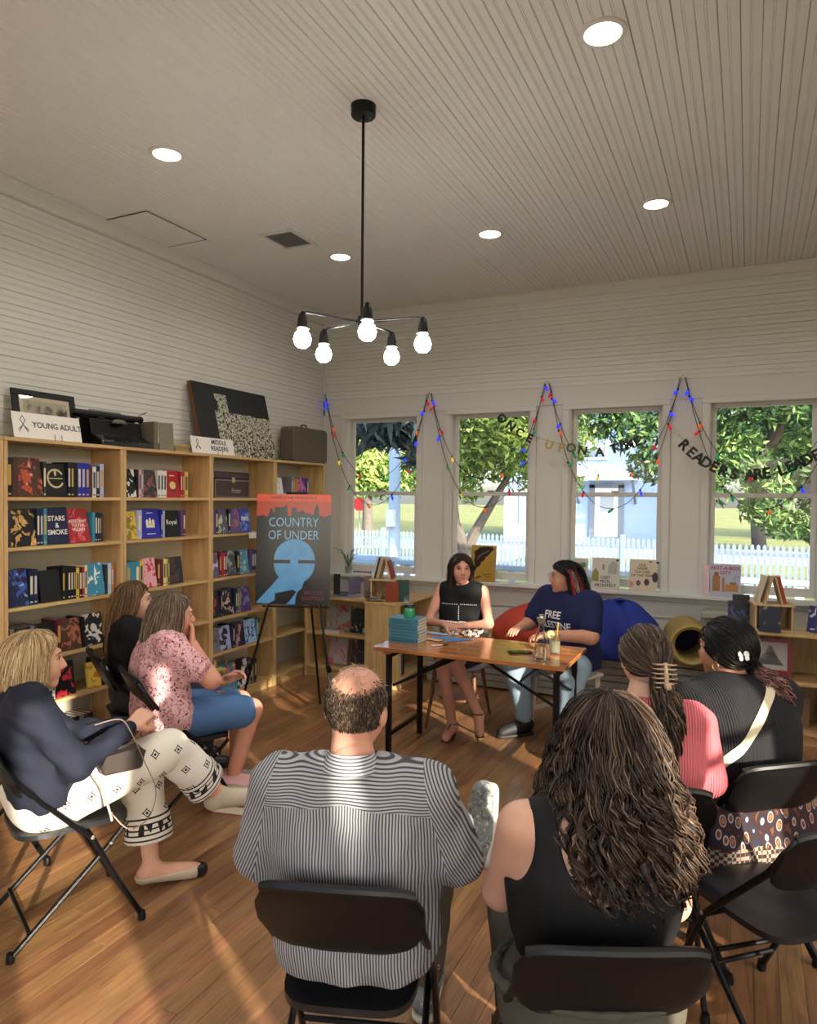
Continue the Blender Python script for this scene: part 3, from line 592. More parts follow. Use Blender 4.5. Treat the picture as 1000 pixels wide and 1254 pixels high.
def fill(unit, si, items, y0=None):
    """items: list of tuples from the nearer end: ('s', code, thickness, height) / ('f', code, w, h, art, kwargs) / ('g', gap) """
    z = SHZ[si]+.0006; y = UY[unit]+.03 if y0 is None else y0
    where = '%s shelf of bookcase %s' % (ORD[si], US[unit])
    for it in items:
        if it[0] == 'g': y += it[1]
        elif it[0] == 's':
            for code in it[1]:
                th = it[2]; put_spine(code, XFACE-.03, y+th/2, z, th, it[3], where); y += th+.0006
        elif it[0] == 'f':
            kw = it[5] if len(it) > 5 else {}
            put_face(it[1], XFACE-.025, y+it[2]/2, z, it[2], it[3], .024, it[4], where, **kw); y += it[2]+.004
        elif it[0] == 'k':   # a flat pile
            code, n, w, th = it[1], it[2], it[3], it[4]
            for q in range(len(code)):
                c, nm = CN[code[q]]; m = MB().box(-.17, 0, 0, w, 0, .003).box(-.17, 0, 0, w, th-.003, th).box(-.003, 0, 0, w, .003, th-.003); m.cur = 1; m.box(-.167, -.003, .004, w-.004, .003, th-.003)
                o = m.build('book', [mat(c, .45, var=.15), PAGES], None, loc=(XFACE-.03, y, z+q*(th+.0006))); tag(o, '%s book lying flat in a pile on %s' % (nm, where), 'book', 'books lying flat on '+where)
            y += w+.004
S, Fc = 's', 'f'
# nearest unit: only its last strip shows
for si in range(5): fill(0, si, [(S, ['mkBdk', 'knrkB', 'dkmBk', 'BkdnB', 'kBrmk'][si], .03, .22)], UY[1]-.19)
# unit below the typewriter
fill(1, 0, [('g', .01), (S, 'kB', .035, .235), (Fc, 'B', .165, .24, ('#b0492c', '#d9b08a'), dict(seed=1, desc='with a red ornament')), (S, 'd', .02, .22), (Fc, 'k', .15, .21, None, dict(desc='with a gold crescent', shape=[('ring', 0, .115, .062, .012, '#c9b98a'), ('rect', 0, .115, .1, .006, '#c9b98a'), ('disc', 0, .15, .008, .02, '#c9b98a')])), (S, 'kkk', .024, .225), (S, 'bbb', .031, .225), (S, 'B', .022, .215), (S, 'w', .03, .205), (S, 'k', .028, .21), (S, 'l', .032, .225)])
fill(1, 1, [(S, 'd', .035, .23), (Fc, 'k', .165, .225, ('#c79a55', '#e2c88f'), dict(seed=4, desc='with gold scrolls')), (S, 'nn', .022, .225), (S, 't', .026, .23), (Fc, 'n', .16, .235, None, dict(title='stars', tsz=.044, desc='titled STARS & SMOKE')), (Fc, 'r', .16, .225, ('#d0606a',), dict(title='vill', tsz=.028, seed=3, desc='titled VILLAIN', lean=-14)), ('g', .01), (S, 't', .022, .2), (S, 'n', .018, .2), (S, 'k', .018, .195), (S, 'nd', .014, .195)])
fill(1, 2, [(Fc, 'n', .15, .22, ('#3f57a8', '#9fb2e0'), dict(seed=6, desc='with a blue cityscape')), (S, 'nn', .028, .215), ('g', .02), (Fc, 'k', .15, .2, None, dict(desc='leaning low and plain')), (S, 'kkkkk', .02, .21), (S, 'y', .024, .2), (S, 'k', .02, .2), (S, 'r', .02, .2), (S, 'c', .02, .21), (Fc, 't', .14, .215, ('#dfe6e0', '#c98f7c'), dict(seed=7, desc='with a white flower print')), (S, 'd', .022, .2), (S, 's', .03, .21), (S, 'o', .02, .2)])
fill(1, 3, [(S, 'dgkdBkgd', .026, .2), (Fc, 'k', .13, .2, None, dict(desc='plain and dark')), (S, 'm', .03, .21), (Fc, 'B', .15, .2, ('#a3613f', '#3a2a22'), dict(seed=8, desc='with a bronze picture')), (S, 'k', .022, .2), (Fc, 'k', .15, .21, ('#cfc8c2',), dict(seed=9, desc='with white lettering'))])
fill(1, 4, [('g', .25), (S, 'kd', .03, .2), (S, 'w', .02, .2), (Fc, 'k', .15, .215, ('#c8303f', '#d9503f'), dict(seed=10, desc='with a red figure')), ('g', .1), (Fc, 'y', .1, .17, ('#b06a20',), dict(seed=2, desc='in amber')), (S, 'kd', .03, .18)])
fill(1, 5, [('g', .2), ('k', 'kdkB', 0, .2, .03), (S, 'kdkgBk', .035, .21)])
# unit below the canvas
fill(2, 0, [(Fc, 'k', .11, .2, ('#d9d9dc',), dict(seed=11, desc='with a white swirl')), (S, 'k', .02, .2), (S, 'P', .024, .2), (S, 'g', .02, .2), (Fc, 'd', .13, .2, ('#7d4a44', '#b98a80'), dict(seed=12, desc='with a framed portrait')), (S, 'www', .03, .2), (Fc, 'r', .14, .205, None, dict(desc='with gold badge', shape=[('disc', 0, .09, .032, .03, '#d8c27e'), ('rect', 0, .05, .05, .02, '#6b3a2c'), ('rect', 0, .165, .05, .008, '#e8c8a0')])), (S, 'rr', .022, .2), (S, 'y', .036, .2)])
fill(2, 1, [(Fc, 'y', .12, .2, ('#8a7a3e', '#e8d98c'), dict(seed=13, desc='with a drawn figure')), (S, 'l', .04, .21), (Fc, 'b', .18, .215, None, dict(desc='with a white crown', shape=[('rect', 0, .085, .08, .018, '#e6dcc0'), ('disc', -.03, .11, .012, .028, '#e6dcc0'), ('disc', 0, .115, .012, .034, '#e6dcc0'), ('disc', .03, .11, .012, .028, '#e6dcc0'), ('rect', 0, .03, .08, .006, '#d8d8ea'), ('rect', 0, .185, .06, .006, '#d8d8ea')])), (S, 'b', .02, .21), (S, 's', .018, .2), (Fc, 'k', .16, .2, None, dict(desc='with bone-white letters', title='roy', tsz=.05)), (S, 'p', .026, .2), (S, 'm', .026, .2)])
fill(2, 2, [(S, 'm', .022, .2), (S, 'ttt', .04, .2), (S, 'y', .034, .205), (Fc, 'P', .13, .215, ('#c2324a',), dict(seed=14, desc='with a crimson blossom')), (S, 'mm', .03, .2), (S, 'c', .026, .2), (S, 'y', .018, .2), (S, 'G', .02, .2), (Fc, 'k', .14, .205, ('#4a2b26',), dict(seed=15, desc='with a dim red picture'))])
fill(2, 3, [(S, 'dkmn', .03, .2), ('g', .1), (S, 'kkn', .03, .2), ('g', .12), (Fc, 'n', .15, .22, ('#8ea4d8', '#d8d8b8'), dict(seed=16, title='percy', tsz=.034, desc='with a pale blue scene'))])
fill(2, 4, [(S, 'tkgmn', .03, .19), ('g', .14), (S, 'kdkt', .03, .2)]); fill(2, 5, [(S, 'kdtkgm', .03, .2), ('g', .1), (S, 'kdbtk', .03, .2)])
# trunk-box unit
fill(3, 1, [(S, 'ppn', .028, .205), (Fc, 'e', .125, .21, ('#a9c47e', '#d9c8e0'), dict(seed=17, desc='with fairies')), (S, 'k', .03, .205), (Fc, 'p', .125, .205, ('#a85a5f', '#d08c3a'), dict(seed=18, desc='with a dragon scene')), (Fc, 'b', .14, .21, ('#5a86c8',), dict(seed=19, title='fire', tsz=.05, desc='titled FIRE'))])
fill(3, 2, [(Fc, 'e', .1, .21, ('#c9b8d8', '#3a2a58'), dict(seed=20, desc='with lilac art')), (S, 'mrrm', .024, .205), (Fc, 'd', .12, .21, ('#8a9a90', '#b03a3a'), dict(seed=21, desc='with a forest picture')), (S, 'k', .04, .2), (Fc, 't', .13, .21, ('#9fc3b8',), dict(seed=22, desc='with a seafoam picture')), (S, 'pnk', .03, .2)])
fill(3, 3, [(Fc, 'k', .12, .215, ('#b23a34', '#584a90'), dict(seed=23, desc='with a red-winged picture')), (S, 'n', .02, .21), (Fc, 'k', .14, .22, ('#c8a8a0', '#e0d8d4'), dict(seed=24, desc='with a gold-framed portrait')), (S, 'ndgg', .024, .21), (Fc, 'p', .13, .215, ('#7a88c8',), dict(seed=25, desc='with a blue-violet picture'))])
fill(3, 4, [(Fc, 'g', .12, .2, ('#55564e',), dict(seed=26, desc='with a misty picture')), (Fc, 'l', .13, .2, ('#2a2a3a',), dict(seed=27, desc='with a dancing silhouette')), (S, 'nk', .022, .2), (Fc, 'n', .14, .205, ('#c98a74', '#4a90b8'), dict(seed=28, desc='with a swimmer picture')), (Fc, 's', .15, .205, ('#2f4fa0', '#e8e8f0'), dict(seed=29, desc='with a wave')), (S, 'tk', .022, .2)])
fill(3, 5, [('g', .12), (S, 't', .05, .22), (Fc, 't', .17, .23, ('#c86a70', '#d8c8b8'), dict(seed=30, desc='with a pink figure')), (Fc, 'k', .15, .235, ('#d0d0d0',), dict(seed=31, desc='with silver lettering')), (S, 'gkgdk', .02, .21)])
# suitcase unit
fill(4, 0, [(Fc, 'w', .14, .19, ('#a9b0a8', '#c9b8a0'), dict(seed=32, desc='with a pencil drawing')), ('k', 'ele', 0, .12, .024), (S, 'gg', .03, .2), (S, 'o', .05, .19), (Fc, 'p', .15, .205, ('#c86aa8', '#e08aa0'), dict(seed=33, desc='with a magenta picture')), (S, 'p', .03, .2)])
for si in (1, 2, 3): fill(4, si, [(S, 'nkk', .028, .2), ('g', .15), (S, 'kndmk', .028, .2)])
# trunk-shaped gift box
t = thing('trunk_box', 'brown trunk-shaped boxed book set with metal corners', 'box', (XFACE-.06, UY[3]+.335, SHZ[0]+.001), R_(9))
LB = mat('#3d2a28', .5, var=.2, scale=14.); LE = mat('#7d6a70', .4, .4)
bxs('body', LB, t, (-.2, 0, -.285, .285, 0, .155), bevel=.004); bxs('lid', LB, t, (-.203, .003, -.288, .288, .157, .22), bevel=.01)
bxs('edging', LE, t, (.0005, .004, -.288, .288, .142, .156), (.0005, .004, -.288, .288, 0, .012), (.0005, .004, -.288, -.27, 0, .156), (.0005, .004, .27, .288, 0, .156), bevel=.001)
bxs('clasp', mat('#b09a70', .3, .7), t, (.004, .01, -.025, .025, .13, .175), bevel=.002)
text('pot', .06, mat('#b7a98f', .4, .3), t, face_m((.0012, .06, .06), (0, 1, 0), (0, 0, 1)))
c = tag(bxs('shelf_card', mat('#e4e4e0', .6), None, (-.001, .001, -.05, .05, -.05, .0), loc=(XFACE+.004, 5.02, SHZ[1]-.002)), 'small white price card hanging from a shelf edge', 'card')
# ---------------------------------------------------------------- things on top of the bookcases
T0 = TOPZ+.0008
def ontop(px, py, x): q = onp(px, py, 0, x); return q
# framed print
q0, q1 = ontop(20, 540, -4.1)[1], ontop(97, 540, -4.1)[1]; yc = (q0+q1)/2; w = (q1-q0)
t = thing('framed_print', 'old landscape print in a black frame with pale mat', 'picture', (-4.09, yc, T0)); t.rotation_euler = (0, R_(-10), 0)
hh = .335; fm = mat('#141316', .4); h2 = w/2
bxs('frame', fm, t, (-.02, 0, -h2, h2, 0, .04), (-.02, 0, -h2, h2, hh-.04, hh), (-.02, 0, -h2, -h2+.045, .04, hh-.04), (-.02, 0, h2-.045, h2, .04, hh-.04), bevel=.003)
bxs('mat_board', mat('#cdc0ab', .8), t, (-.016, -.008, -h2+.045, h2-.045, .04, hh-.04))
b = NB('print'); n = b.noise(b.tc(), 22., 4, .6, .6); x, y, z = b.sep(b.tc('Generated')); b.col(b.ramp(b.math('SUBTRACT', n, b.math('MULTIPLY', b.math('SUBTRACT', z, .5), -.35)), [(.38, '#3f3d37'), (.5, '#7f7a6c'), (.62, '#b3ab98')])); PR = b.fin(.8)
bxs('print', PR, t, (-.009, -.006, -h2+.075, h2-.07, .07, hh-.065))
bxs('glazing', glass_thin(), t, (-.004, -.003, -h2+.04, h2-.04, .035, hh-.035))
# signs
def sign(px0, px1, ztop, key, lab, tsz, sx=1., x=-3.935):
    a, b_ = ontop(px0, 540, x)[1], ontop(px1, 540, x)[1]; yc = (a+b_)/2; w = b_-a; h = ztop
    t = thing('shelf_sign', lab, 'sign', (x, yc, T0)); t.rotation_euler = (0, R_(-12), 0)
    bxs('board', mat('#e9e4dd', .5, var=.02), t, (-.006, 0, -w/2, w/2, .004, h), bevel=.0015)
    text(key, tsz, mat('#1a1a1c', .5), t, face_m((.0006, w*.14, h*.55), (0, 1, 0), (0, 0, 1)), sx)
    m = MB(); yy = -w*.36; s_ = h*.3
    for sg in (-1, 1): m.tube([(0.001, yy+sg*s_*.6, h*.55-s_), (.001, yy+sg*s_*.1, h*.55-s_*.2), (.001, yy-sg*s_*.35, h*.55+s_*.5), (.001, yy, h*.55+s_*1.05), (.001, yy+sg*s_*.35, h*.55+s_*.5), (.001, yy-sg*s_*.1, h*.55-s_*.2), (.001, yy-sg*s_*.7, h*.55-s_*.75)], .0022, 6)
    m.build('ribbon_logo', mat('#4a4a4e', .5), t)
    s = MB()
    for sg in (-.02, .03): s.tube([(-.05, sg+w*.1, .0), (.012, sg+w*.1, -.0035), (.014, sg+w*.1, .035)], .0018, 6)
    s.build('wire_stand', BK, t); return t
sign(18, 101, .165, 'ya', 'white YOUNG ADULT shelf sign with ribbon mark', .05, .98)
sign(236, 288, .14, 'mr', 'white MIDDLE READERS shelf sign with ribbon mark', .052)
# typewriter
y0 = ontop(95, 545, -4.05)[1]; y1 = ontop(187, 545, -4.0)[1]; L = y1-y0
t = thing('typewriter', 'antique black typewriter with exposed carriage', 'typewriter', (-4.06, (y0+y1)/2, T0)); BG = mat('#0d0d0f', .25, .1, spec=.6); NK = mat('#9a9890', .3, .8)
hw = L/2-.03
MB().prism([(-.13, 0), (.125, 0), (.125, .035), (.02, .085), (.0, .19), (-.1, .2), (-.13, .17)], -hw*.72, hw*.9, 1).build('body', BG, t, bevel=.006)
MB().tube([(-.05, -hw*1.02, .225), (-.05, hw*.98, .225)], .022, 14).build('platen', mat('#1a1a1c', .5), t, smooth=True)
for s in (-1, 1): MB().lathe([(.0005, -.012), (.024, -.012), (.026, 0), (.024, .012), (.0005, .012)], 16, (-.05, s*hw*1.04, .225), axis=(0, 1, 0)).build('platen_knob', BG, t, smooth=True)
bxs('carriage_rail', BG, t, (-.1, -.07, -hw*.98, hw*.95, .195, .235), bevel=.004); bxs('paper_guide', NK, t, (-.085, -.08, -hw*.5, hw*.5, .235, .262), bevel=.001)
MB().tube([(-.05, hw*.9, .235), (-.02, hw*.98, .262), (.03, hw*1.0, .275)], .004, 6).build('return_lever', NK, t)
MB().lathe([(.055, 0), (.06, .01), (.035, .03), (.01, .035)], 20, (.01, .03, .165), a0=-1.5, a1=1.5).build('type_basket', NK, t)
kc = MB().lathe([(.0005, .007), (.008, .007), (.009, .003), (.006, 0), (.0005, 0)], 10).mesh('key', mat('#2a2a2c', .3))
for r in range(4):
    for k in range(10): obj('key', kc, t, (.115-.024*r, -.13+.028*k+r*.008, .04+.0125*r))
bxs('space_bar', BG, t, (.118, .13, -.1, .1, .03, .038), bevel=.002)
for s in (-1, 1): MB().lathe([(.0005, .012), (.032, .012), (.034, .0), (.0005, 0)], 18, (-.06, s*.1+.03, .2)).build('ribbon_spool', BG, t, smooth=True)
# old cards and books beside it
y = ontop(196, 548, -4.0)[1]
o = tag(bxs('old_book', [mat('#6b6250', .8, var=.2)], None, (-.16, 0, -.02, .02, 0, .21), loc=(-3.98, y-.06, T0), bevel=.002), 'dark worn book standing beside the typewriter', 'book')
o = tag(bxs('photo_card', mat('#7d7865', .8, var=.1), None, (-.004, 0, -.055, .055, 0, .215), loc=(-3.97, y+.04, T0), rot=(0, R_(-8), R_(-25))), 'olive card propped beside the typewriter', 'card')
for k in range(3):
    m = MB().box(-.19, 0, -.14, .14, 0, .003).box(-.19, 0, -.14, .14, .019, .022).box(-.003, 0, -.14, .14, .003, .019); m.cur = 1; m.box(-.186, -.003, -.136, .136, .003, .019)
    o = m.build('old_book', [mat(['#a08a60', '#8f7a52', '#b09a72'][k], .8), PAGES], None, loc=(-3.965-.01*k, y+.265, T0+k*.0226)); tag(o, ['tan old book lowest in the flat pile beside the canvas', 'brown old book in the middle of the flat pile beside the canvas', 'pale old book topmost of the flat pile beside the canvas'][k], 'book', 'flat old books on the bookcase')
# canvas painting
a0, a1 = ontop(243, 550, -4.06)[1], ontop(333, 556, -4.06)[1]; w = a1-a0; hh = .63
t = thing('canvas_painting', 'black canvas with a white speckled tree of dabs', 'painting', (-4.005, (a0+a1)/2, T0)); t.rotation_euler = (0, R_(-13.5), 0)
b = NB('canvas_paint'); x, y, z = b.sep(b.tc('Generated')); n = b.noise(b.tc(), 42., 3, .7, .5); n2 = b.noise(b.tc(), 8., 2); n3 = b.noise(b.tc(), 110., 2)
base = b.math('LESS_THAN', z, b.math('MULTIPLY_ADD', n2, .06, .60)); right = b.math('GREATER_THAN', y, .24)
tree_ = b.math('MULTIPLY', b.math('LESS_THAN', b.math('ABSOLUTE', b.math('SUBTRACT', y, .35)), b.math('MULTIPLY_ADD', n2, .12, .01)), b.math('LESS_THAN', z, .88))
area = b.math('MAXIMUM', b.math('MULTIPLY', base, right), b.math('MULTIPLY', tree_, right)); dab = b.math('GREATER_THAN', b.math('ADD', b.math('MULTIPLY', n, .7), b.math('MULTIPLY', n3, .3)), b.math('MULTIPLY_ADD', z, -.06, .51))
b.col(b.mix(b.math('MULTIPLY', area, dab), b.mix(n2, '#17181a', '#26292a'), b.mix(n, '#9d9a86', '#d6d2bd'))); b.bump(n, .3, .003)
bxs('canvas', b.fin(.75), t, (0, .003, -w/2, w/2, 0, hh)); bxs('stretcher_edge', wood('#5e3418', '#8b5530', 2, .5), t, (-.035, -.0005, -w/2, w/2, 0, hh))
# suitcase
a0, a1 = ontop(352, 560, -4.05)[1], ontop(394, 562, -4.05)[1]; w = a1-a0
t = thing('suitcase', 'small brown hard suitcase standing upright', 'suitcase', (-4.07, (a0+a1)/2, T0)); SK = mat('#5f5648', .7, var=.12, scale=60., bump=.2)
m = MB(); hh = .35; rr = .045; pts = []
for (cy, cz, a) in ((w/2-rr, rr, -90), (w/2-rr, hh-rr, 0), (-w/2+rr, hh-rr, 90), (-w/2+rr, rr, 180)): pts += [(cy+rr*math.cos(R_(a+18*k)), cz+rr*math.sin(R_(a+18*k))) for k in range(6)]
m.prism(pts, -.07, .005, 0); m.build('shell', SK, t, smooth=True, bevel=.008); m = MB().prism([(a*1.003, b_*1.0) for a, b_ in pts], .0055, .085, 0); m.build('lid', SK, t, smooth=True, bevel=.008)
MB().tube([(0, -.05, hh), (0, -.045, hh+.03), (0, 0, hh+.036), (0, .045, hh+.03), (0, .05, hh)], .008, 8).build('handle', mat('#3d362c', .6), t, smooth=True)
for s in (-.1, .1): bxs('latch', NK, t, (-.008, .018, s-.014, s+.014, hh-.003, hh+.006), bevel=.002)
# ================================================================ LOW CASES, BENCH, TABLE, EASEL
def low_case(label, loc, w, d, h, shelves, rz=0.):
    t = thing('low_bookcase', label, 'bookcase', loc, rz)   # front faces -y
    bxs('side_panel', CW, t, (-w/2, -w/2+.022, 0, d, 0, h-.0225), bevel=.0015); bxs('side_panel', CW, t, (w/2-.022, w/2, 0, d, 0, h-.0225), bevel=.0015)
    bxs('top', CSX, t, (-w/2-.008, w/2+.008, -.012, d+.004, h-.022, h), bevel=.002); bxs('back_panel', CW, t, (-w/2+.022, w/2-.022, d-.008, d, .08, h-.0225))
    for z in shelves: bxs('shelf', CSX, t, (-w/2+.0225, w/2-.0225, .004, d-.0085, z-.02, z), bevel=.001)
    bxs('kick_board', CSX, t, (-w/2+.0225, w/2-.0225, .03, .045, 0, shelves[-1]-.0205)); return t
LH = .785
low_case('low pale wood bookcase in the corner beside the easel', (-3.545, 5.82, 0), .70, .36, LH, [.43, .10])
low_case('low pale wood bookcase with its end panel towards the table', (-2.82, 6.12, 0), .76, .36, LH, [.43, .10], R_(90))
low_case('low pale wood bookcase under the window opposite the corner one', (.20, 5.73, 0), .62, .38, .80, [.45, .10])
low_case('low pale wood bookcase at the far end beside the opposite one', (.83, 5.73, 0), .60, .38, .80, [.45, .10])
def dsp_book(name, label, loc, w, h, th, cov, rz, lean=8, art=None, seed=0, title=None, tsz=.03, tcol='#202020', shape=None, group=None):
    """cover towards -y before turning by rz"""
    t = thing('book', label, 'book', loc, 0, group); t.rotation_euler = Matrix.Rotation(rz, 3, 'Z').to_euler() if not lean else (Matrix.Rotation(rz, 3, 'Z') @ Matrix.Rotation(R_(-lean), 3, 'X')).to_euler()
    t.location.z += th*math.sin(R_(abs(lean)))+.0006
    cm = cover_mat(cov, art, seed) if art else mat(cov, .4)
    MB().box(-w/2, w/2, 0, .003, 0, h).box(-w/2, w/2, th-.003, th, 0, h).box(-w/2, -w/2+.003, .003, th-.003, 0, h).build('cover', cm, t); bxs('pages', PAGES, t, (-w/2+.003, w/2-.004, .003, th-.003, .003, h-.004))
    for (kind, a, b_, c_, d_, col) in shape or []:
        m = MB()
        if kind == 'rect': m.box(a-c_/2, a+c_/2, -.0008, 0, b_-d_/2, b_+d_/2)
        elif kind == 'poly': m.prism(a, -.0008, 0, 1)
        else: m.prism([(a+c_*math.cos(q*.2618), b_+d_*math.sin(q*.2618)) for q in range(24)], -.0008, 0, 1)
        m.build('cover_art', mat(col, .45), t)
    if title:
        text(title, tsz, mat(tcol, .5), t, face_m((0 if title != 'lila' else -.01, -.0012, h*{'nab': .8, 'lila': .66, 'lost': .25}.get(title, .6)), (1, 0, 0), (0, 0, 1)))
    return t
# books in the low cases
dsp_book('book', 'picture book with red and green meadow cover in the corner low bookcase', (-3.63, 6.0, .431), .26, .25, .02, '#8d8f88', 0, 10, ('#a8404a', '#5d7d4a'), 41)
dsp_book('book', 'dark book with a pale crinkled shape in the corner low bookcase', (-3.35, 5.95, .431), .2, .24, .02, '#1f2723', 0, 10, ('#b9b4a8', '#ddd8cc'), 42)
dsp_book('book', 'pink and white picture book on the low shelf of the corner bookcase', (-3.62, 5.98, .101), .2, .25, .02, '#b9a9b0', 0, 10, ('#c05a66', '#e0d8d8'), 43)
dsp_book('book', 'dark blotched picture book leaning in the bottom of the corner bookcase', (-3.36, 5.96, .101), .2, .26, .02, '#3a363a', 0, 10, ('#7d6a70', '#a0989a'), 44)
tag(bxs('book', [mat('#c9c2b4', .6)], None, (-.1, .1, -.06, .06, 0, .018), loc=(-3.62, 5.9, .431)), 'thin pale book lying flat in the corner low bookcase', 'book')
for k, c in enumerate('gkwd'):
    o = obj('book', book_mesh(.03, .22, .15, mat(CN[c][0], .5)), None, (-2.86, 5.84+k*.032, .431)); tag(o, CN[c][1]+' book in the low bookcase behind the table', 'book', 'books in the end-panel bookcase')
for k, c in enumerate('wgk'):
    o = obj('book', book_mesh(.03, .22, .15, mat(CN[c][0], .5)), None, (-2.86, 5.84+k*.032, .101)); tag(o, CN[c][1]+' book at the bottom of the low bookcase behind the table', 'book', 'books in the end-panel bookcase')
dsp_book('book', 'large red-bordered picture book with a grey mountain drawing', (.16, 5.88, .451), .30, .27, .02, '#8a2f33', 0, 6, None, 0, shape=[('rect', 0, .145, .24, .2, '#b9b4b0'), ('poly', [(-.1, .08), (.1, .08), (.06, .13), (.03, .2), (0, .22), (-.03, .16), (-.07, .12)], 0, 0, 0, '#6d6a6c'), ('poly', [(-.03, .16), (.0, .21), (.03, .19), (.0, .17)], 0, 0, 0, '#e0dedc')])
dsp_book('book', 'cream book with small print in the lower shelf by the window', (.2, 5.9, .101), .14, .3, .02, '#c9bda0', 0, 6, ('#8a7a60',), 46); dsp_book('book', 'brown paper book beside the cream one in the lower shelf', (.36, 5.9, .101), .14, .2, .02, '#8a6a44', 0, 6)
# house-shaped wooden displays
def house_display(label, loc, rz, s=1.):
    t = thing('book_display', label, 'display stand', loc, rz); PW = wood('#b99567', '#d8bd92', 2, .55, .8, 'ply', .05)
    w, d, h = .125*s, .1*s, .185*s
    bxs('side', PW, t, (-w, -w+.012, -d, d, 0, h)); bxs('side', PW, t, (w-.012, w, -d, d, 0, h)); bxs('back', PW, t, (-w+.012, w-.012, d-.012, d, 0, h)); bxs('base', PW, t, (-w+.012, w-.012, -d, d-.012, 0, .012)); bxs('deck', PW, t, (-w-.012, w+.012, -d-.01, d+.006, h, h+.012))
    for sg in (-1, 1):
        m = MB(); m.X = Matrix.Translation((sg*.058*s, 0, h+.0125)) @ Matrix.Rotation(R_(-sg*14), 4, 'Y'); m.box(-.005, .005, -d*.9, d*.9, 0, .2*s); m.build('roof_board', PW, t)
    return t
HD1 = (-3.06, 5.93, LH+.0008); HD2 = (.17, 5.85, .8008)
house_display('small wooden house-shaped book display on the corner bookcases', HD1, YAW*.6); house_display('small wooden house-shaped book display on the bookcase under the window', HD2, YAW*.3)
def lean_book(loc, c, tilt, h, th, label, rz, dp=.13):
    m = MB(); m.box(-th/2, th/2, -dp/2, dp/2, 0, .0) if 0 else None
    me = book_mesh(th, h, dp, mat(c, .45)); o = obj('book', me, None, loc); o.rotation_euler = (Matrix.Rotation(rz, 3, 'Z') @ Matrix.Rotation(R_(tilt), 3, 'Y') @ Matrix.Rotation(R_(-90), 3, 'Z')).to_euler(); tag(o, label, 'book'); return o
for k, (dx, c, lab) in enumerate(((-.115, '#d8d2c4', 'white book leaning on the roof of the corner book display, outermost'), (-.094, '#2a2a2e', 'black book leaning on the roof of the corner book display'), (-.073, '#b9b0a0', 'pale grey book leaning on the roof of the corner book display, innermost'))): lean_book((HD1[0]+dx*math.cos(YAW*.6), HD1[1]-.055, HD1[2]+.200), c, 14, .2, .018, lab, YAW*.6)
lean_book((HD1[0]+.085, HD1[1]-.035, HD1[2]+.205), '#8a2a38', -15, .17, .016, 'dark red book leaning on the far roof side of the corner display', YAW*.6)
for dx, c, tl, lab in ((-.09, '#cbbfa6', 14, 'tan book on the near roof side of the window display'), (.088, '#b8453c', -14, 'red-edged book on the roof of the window display')): lean_book((HD2[0]+dx, HD2[1]-.05, HD2[2]+.202), c, tl, .2, .02, lab, YAW*.3)
dsp_book('book', 'dark blue book with a lantern picture leaning on the window display', (HD2[0]-.015, HD2[1]-.142, HD2[2]), .14, .185, .022, '#23283a', R_(-8), 4, ('#8a7a50', '#3f5a90'), 47)
dsp_book('book', 'navy patterned book standing left of the window display', (HD2[0]-.22, HD2[1]-.06, HD2[2]), .13, .2, .02, '#14172b', R_(20), 6, ('#3a4480',), 48)
dsp_book('book', 'small black framed card behind the navy book', (HD2[0]-.2, HD2[1]+.09, HD2[2]), .12, .23, .015, '#1c1a18', R_(10), 6, ('#6a6a60',), 49)
dsp_book('book', 'blue and white patterned book on an easel right of the window display', (HD2[0]+.28, HD2[1]-.02, HD2[2]), .13, .19, .015, '#3a3f70', R_(-35), 10, ('#c9c9dd',), 50)
dsp_book('book', 'red cloth book standing beside the wire basket', (-2.93, 5.80, LH), .12, .185, .03, '#8c3a24', R_(18), 0)
dsp_book('book', 'dark green leather book standing behind the red one', (-2.855, 5.87, LH), .12, .2, .03, '#2c4a46', R_(25), 0)
dsp_book('book', 'dark brown open book propped behind the corner display', (-3.25, 6.0, LH), .15, .2, .02, '#6d5a48', R_(30), 12)
dsp_book('book', 'black narrow book standing near the easel poster', (-3.64, 6.0, LH), .06, .2, .03, '#17161c', R_(25), 0)
dsp_book('book', 'violet-grey book on a wire stand on the corner bookcase', (-3.5, 6.12, LH), .12, .17, .015, '#595570', R_(45), 14)
for k, (x, y, rz, c) in enumerate(((-3.58, 5.9, .2, '#6d7088'), (-3.45, 5.93, -.3, '#8c8fa8'), (-3.62, 6.12, .5, '#3c3c50'))):
    tag(bxs('leaflet', mat(c, .4), None, (-.1, .1, -.065, .065, 0, .008), loc=(x, y, LH+.0008), rot=rz), ['flat lavender-grey booklet at the corner bookcase edge', 'flat pale booklet beside the lavender one', 'flat dark booklet further back on the corner bookcase'][k], 'booklet')
# wire basket
t = thing('wire_basket', 'small black wire basket beside the red cloth book', 'basket', (-3.10, 5.79, LH+.0008), YAW*.5); m = MB()
for z, s in ((.003, .8), (.035, .9), (.085, 1.0)):
    a, b_ = .085*s, .055*s; m.tube([(-a, -b_, z), (a, -b_, z), (a, b_, z), (-a, b_, z), (-a, -b_, z)], .0022, 5)
m.build('rim_wire', BK, t); m = MB()
for k in range(7):
    u = -1+k/3
    for s in (-1, 1): m.tube([(.068*u, s*.044, .003), (.085*u, s*.055, .085)], .0014, 4)
for k in range(4):
    u = -1+k*2/3
    for s in (-1, 1): m.tube([(s*.068, .044*u, .003), (s*.085, .055*u, .085)], .0014, 4)
m.build('mesh_wire', BK, t)
tk = MB().lathe([(.0005, .02), (.012, .017), (.016, .01), (.012, .003), (.0005, 0)], 8).mesh('token', mat('#a9a49a', .5))
rg = random.Random(4)
for k in range(10): tag(obj('token', tk, None, (-3.10+rg.uniform(-.05, .05), 5.79+rg.uniform(-.022, .022), LH+.004+.02*(k//5))), 'small pale token in the wire basket', 'token', 'tokens in the wire basket')
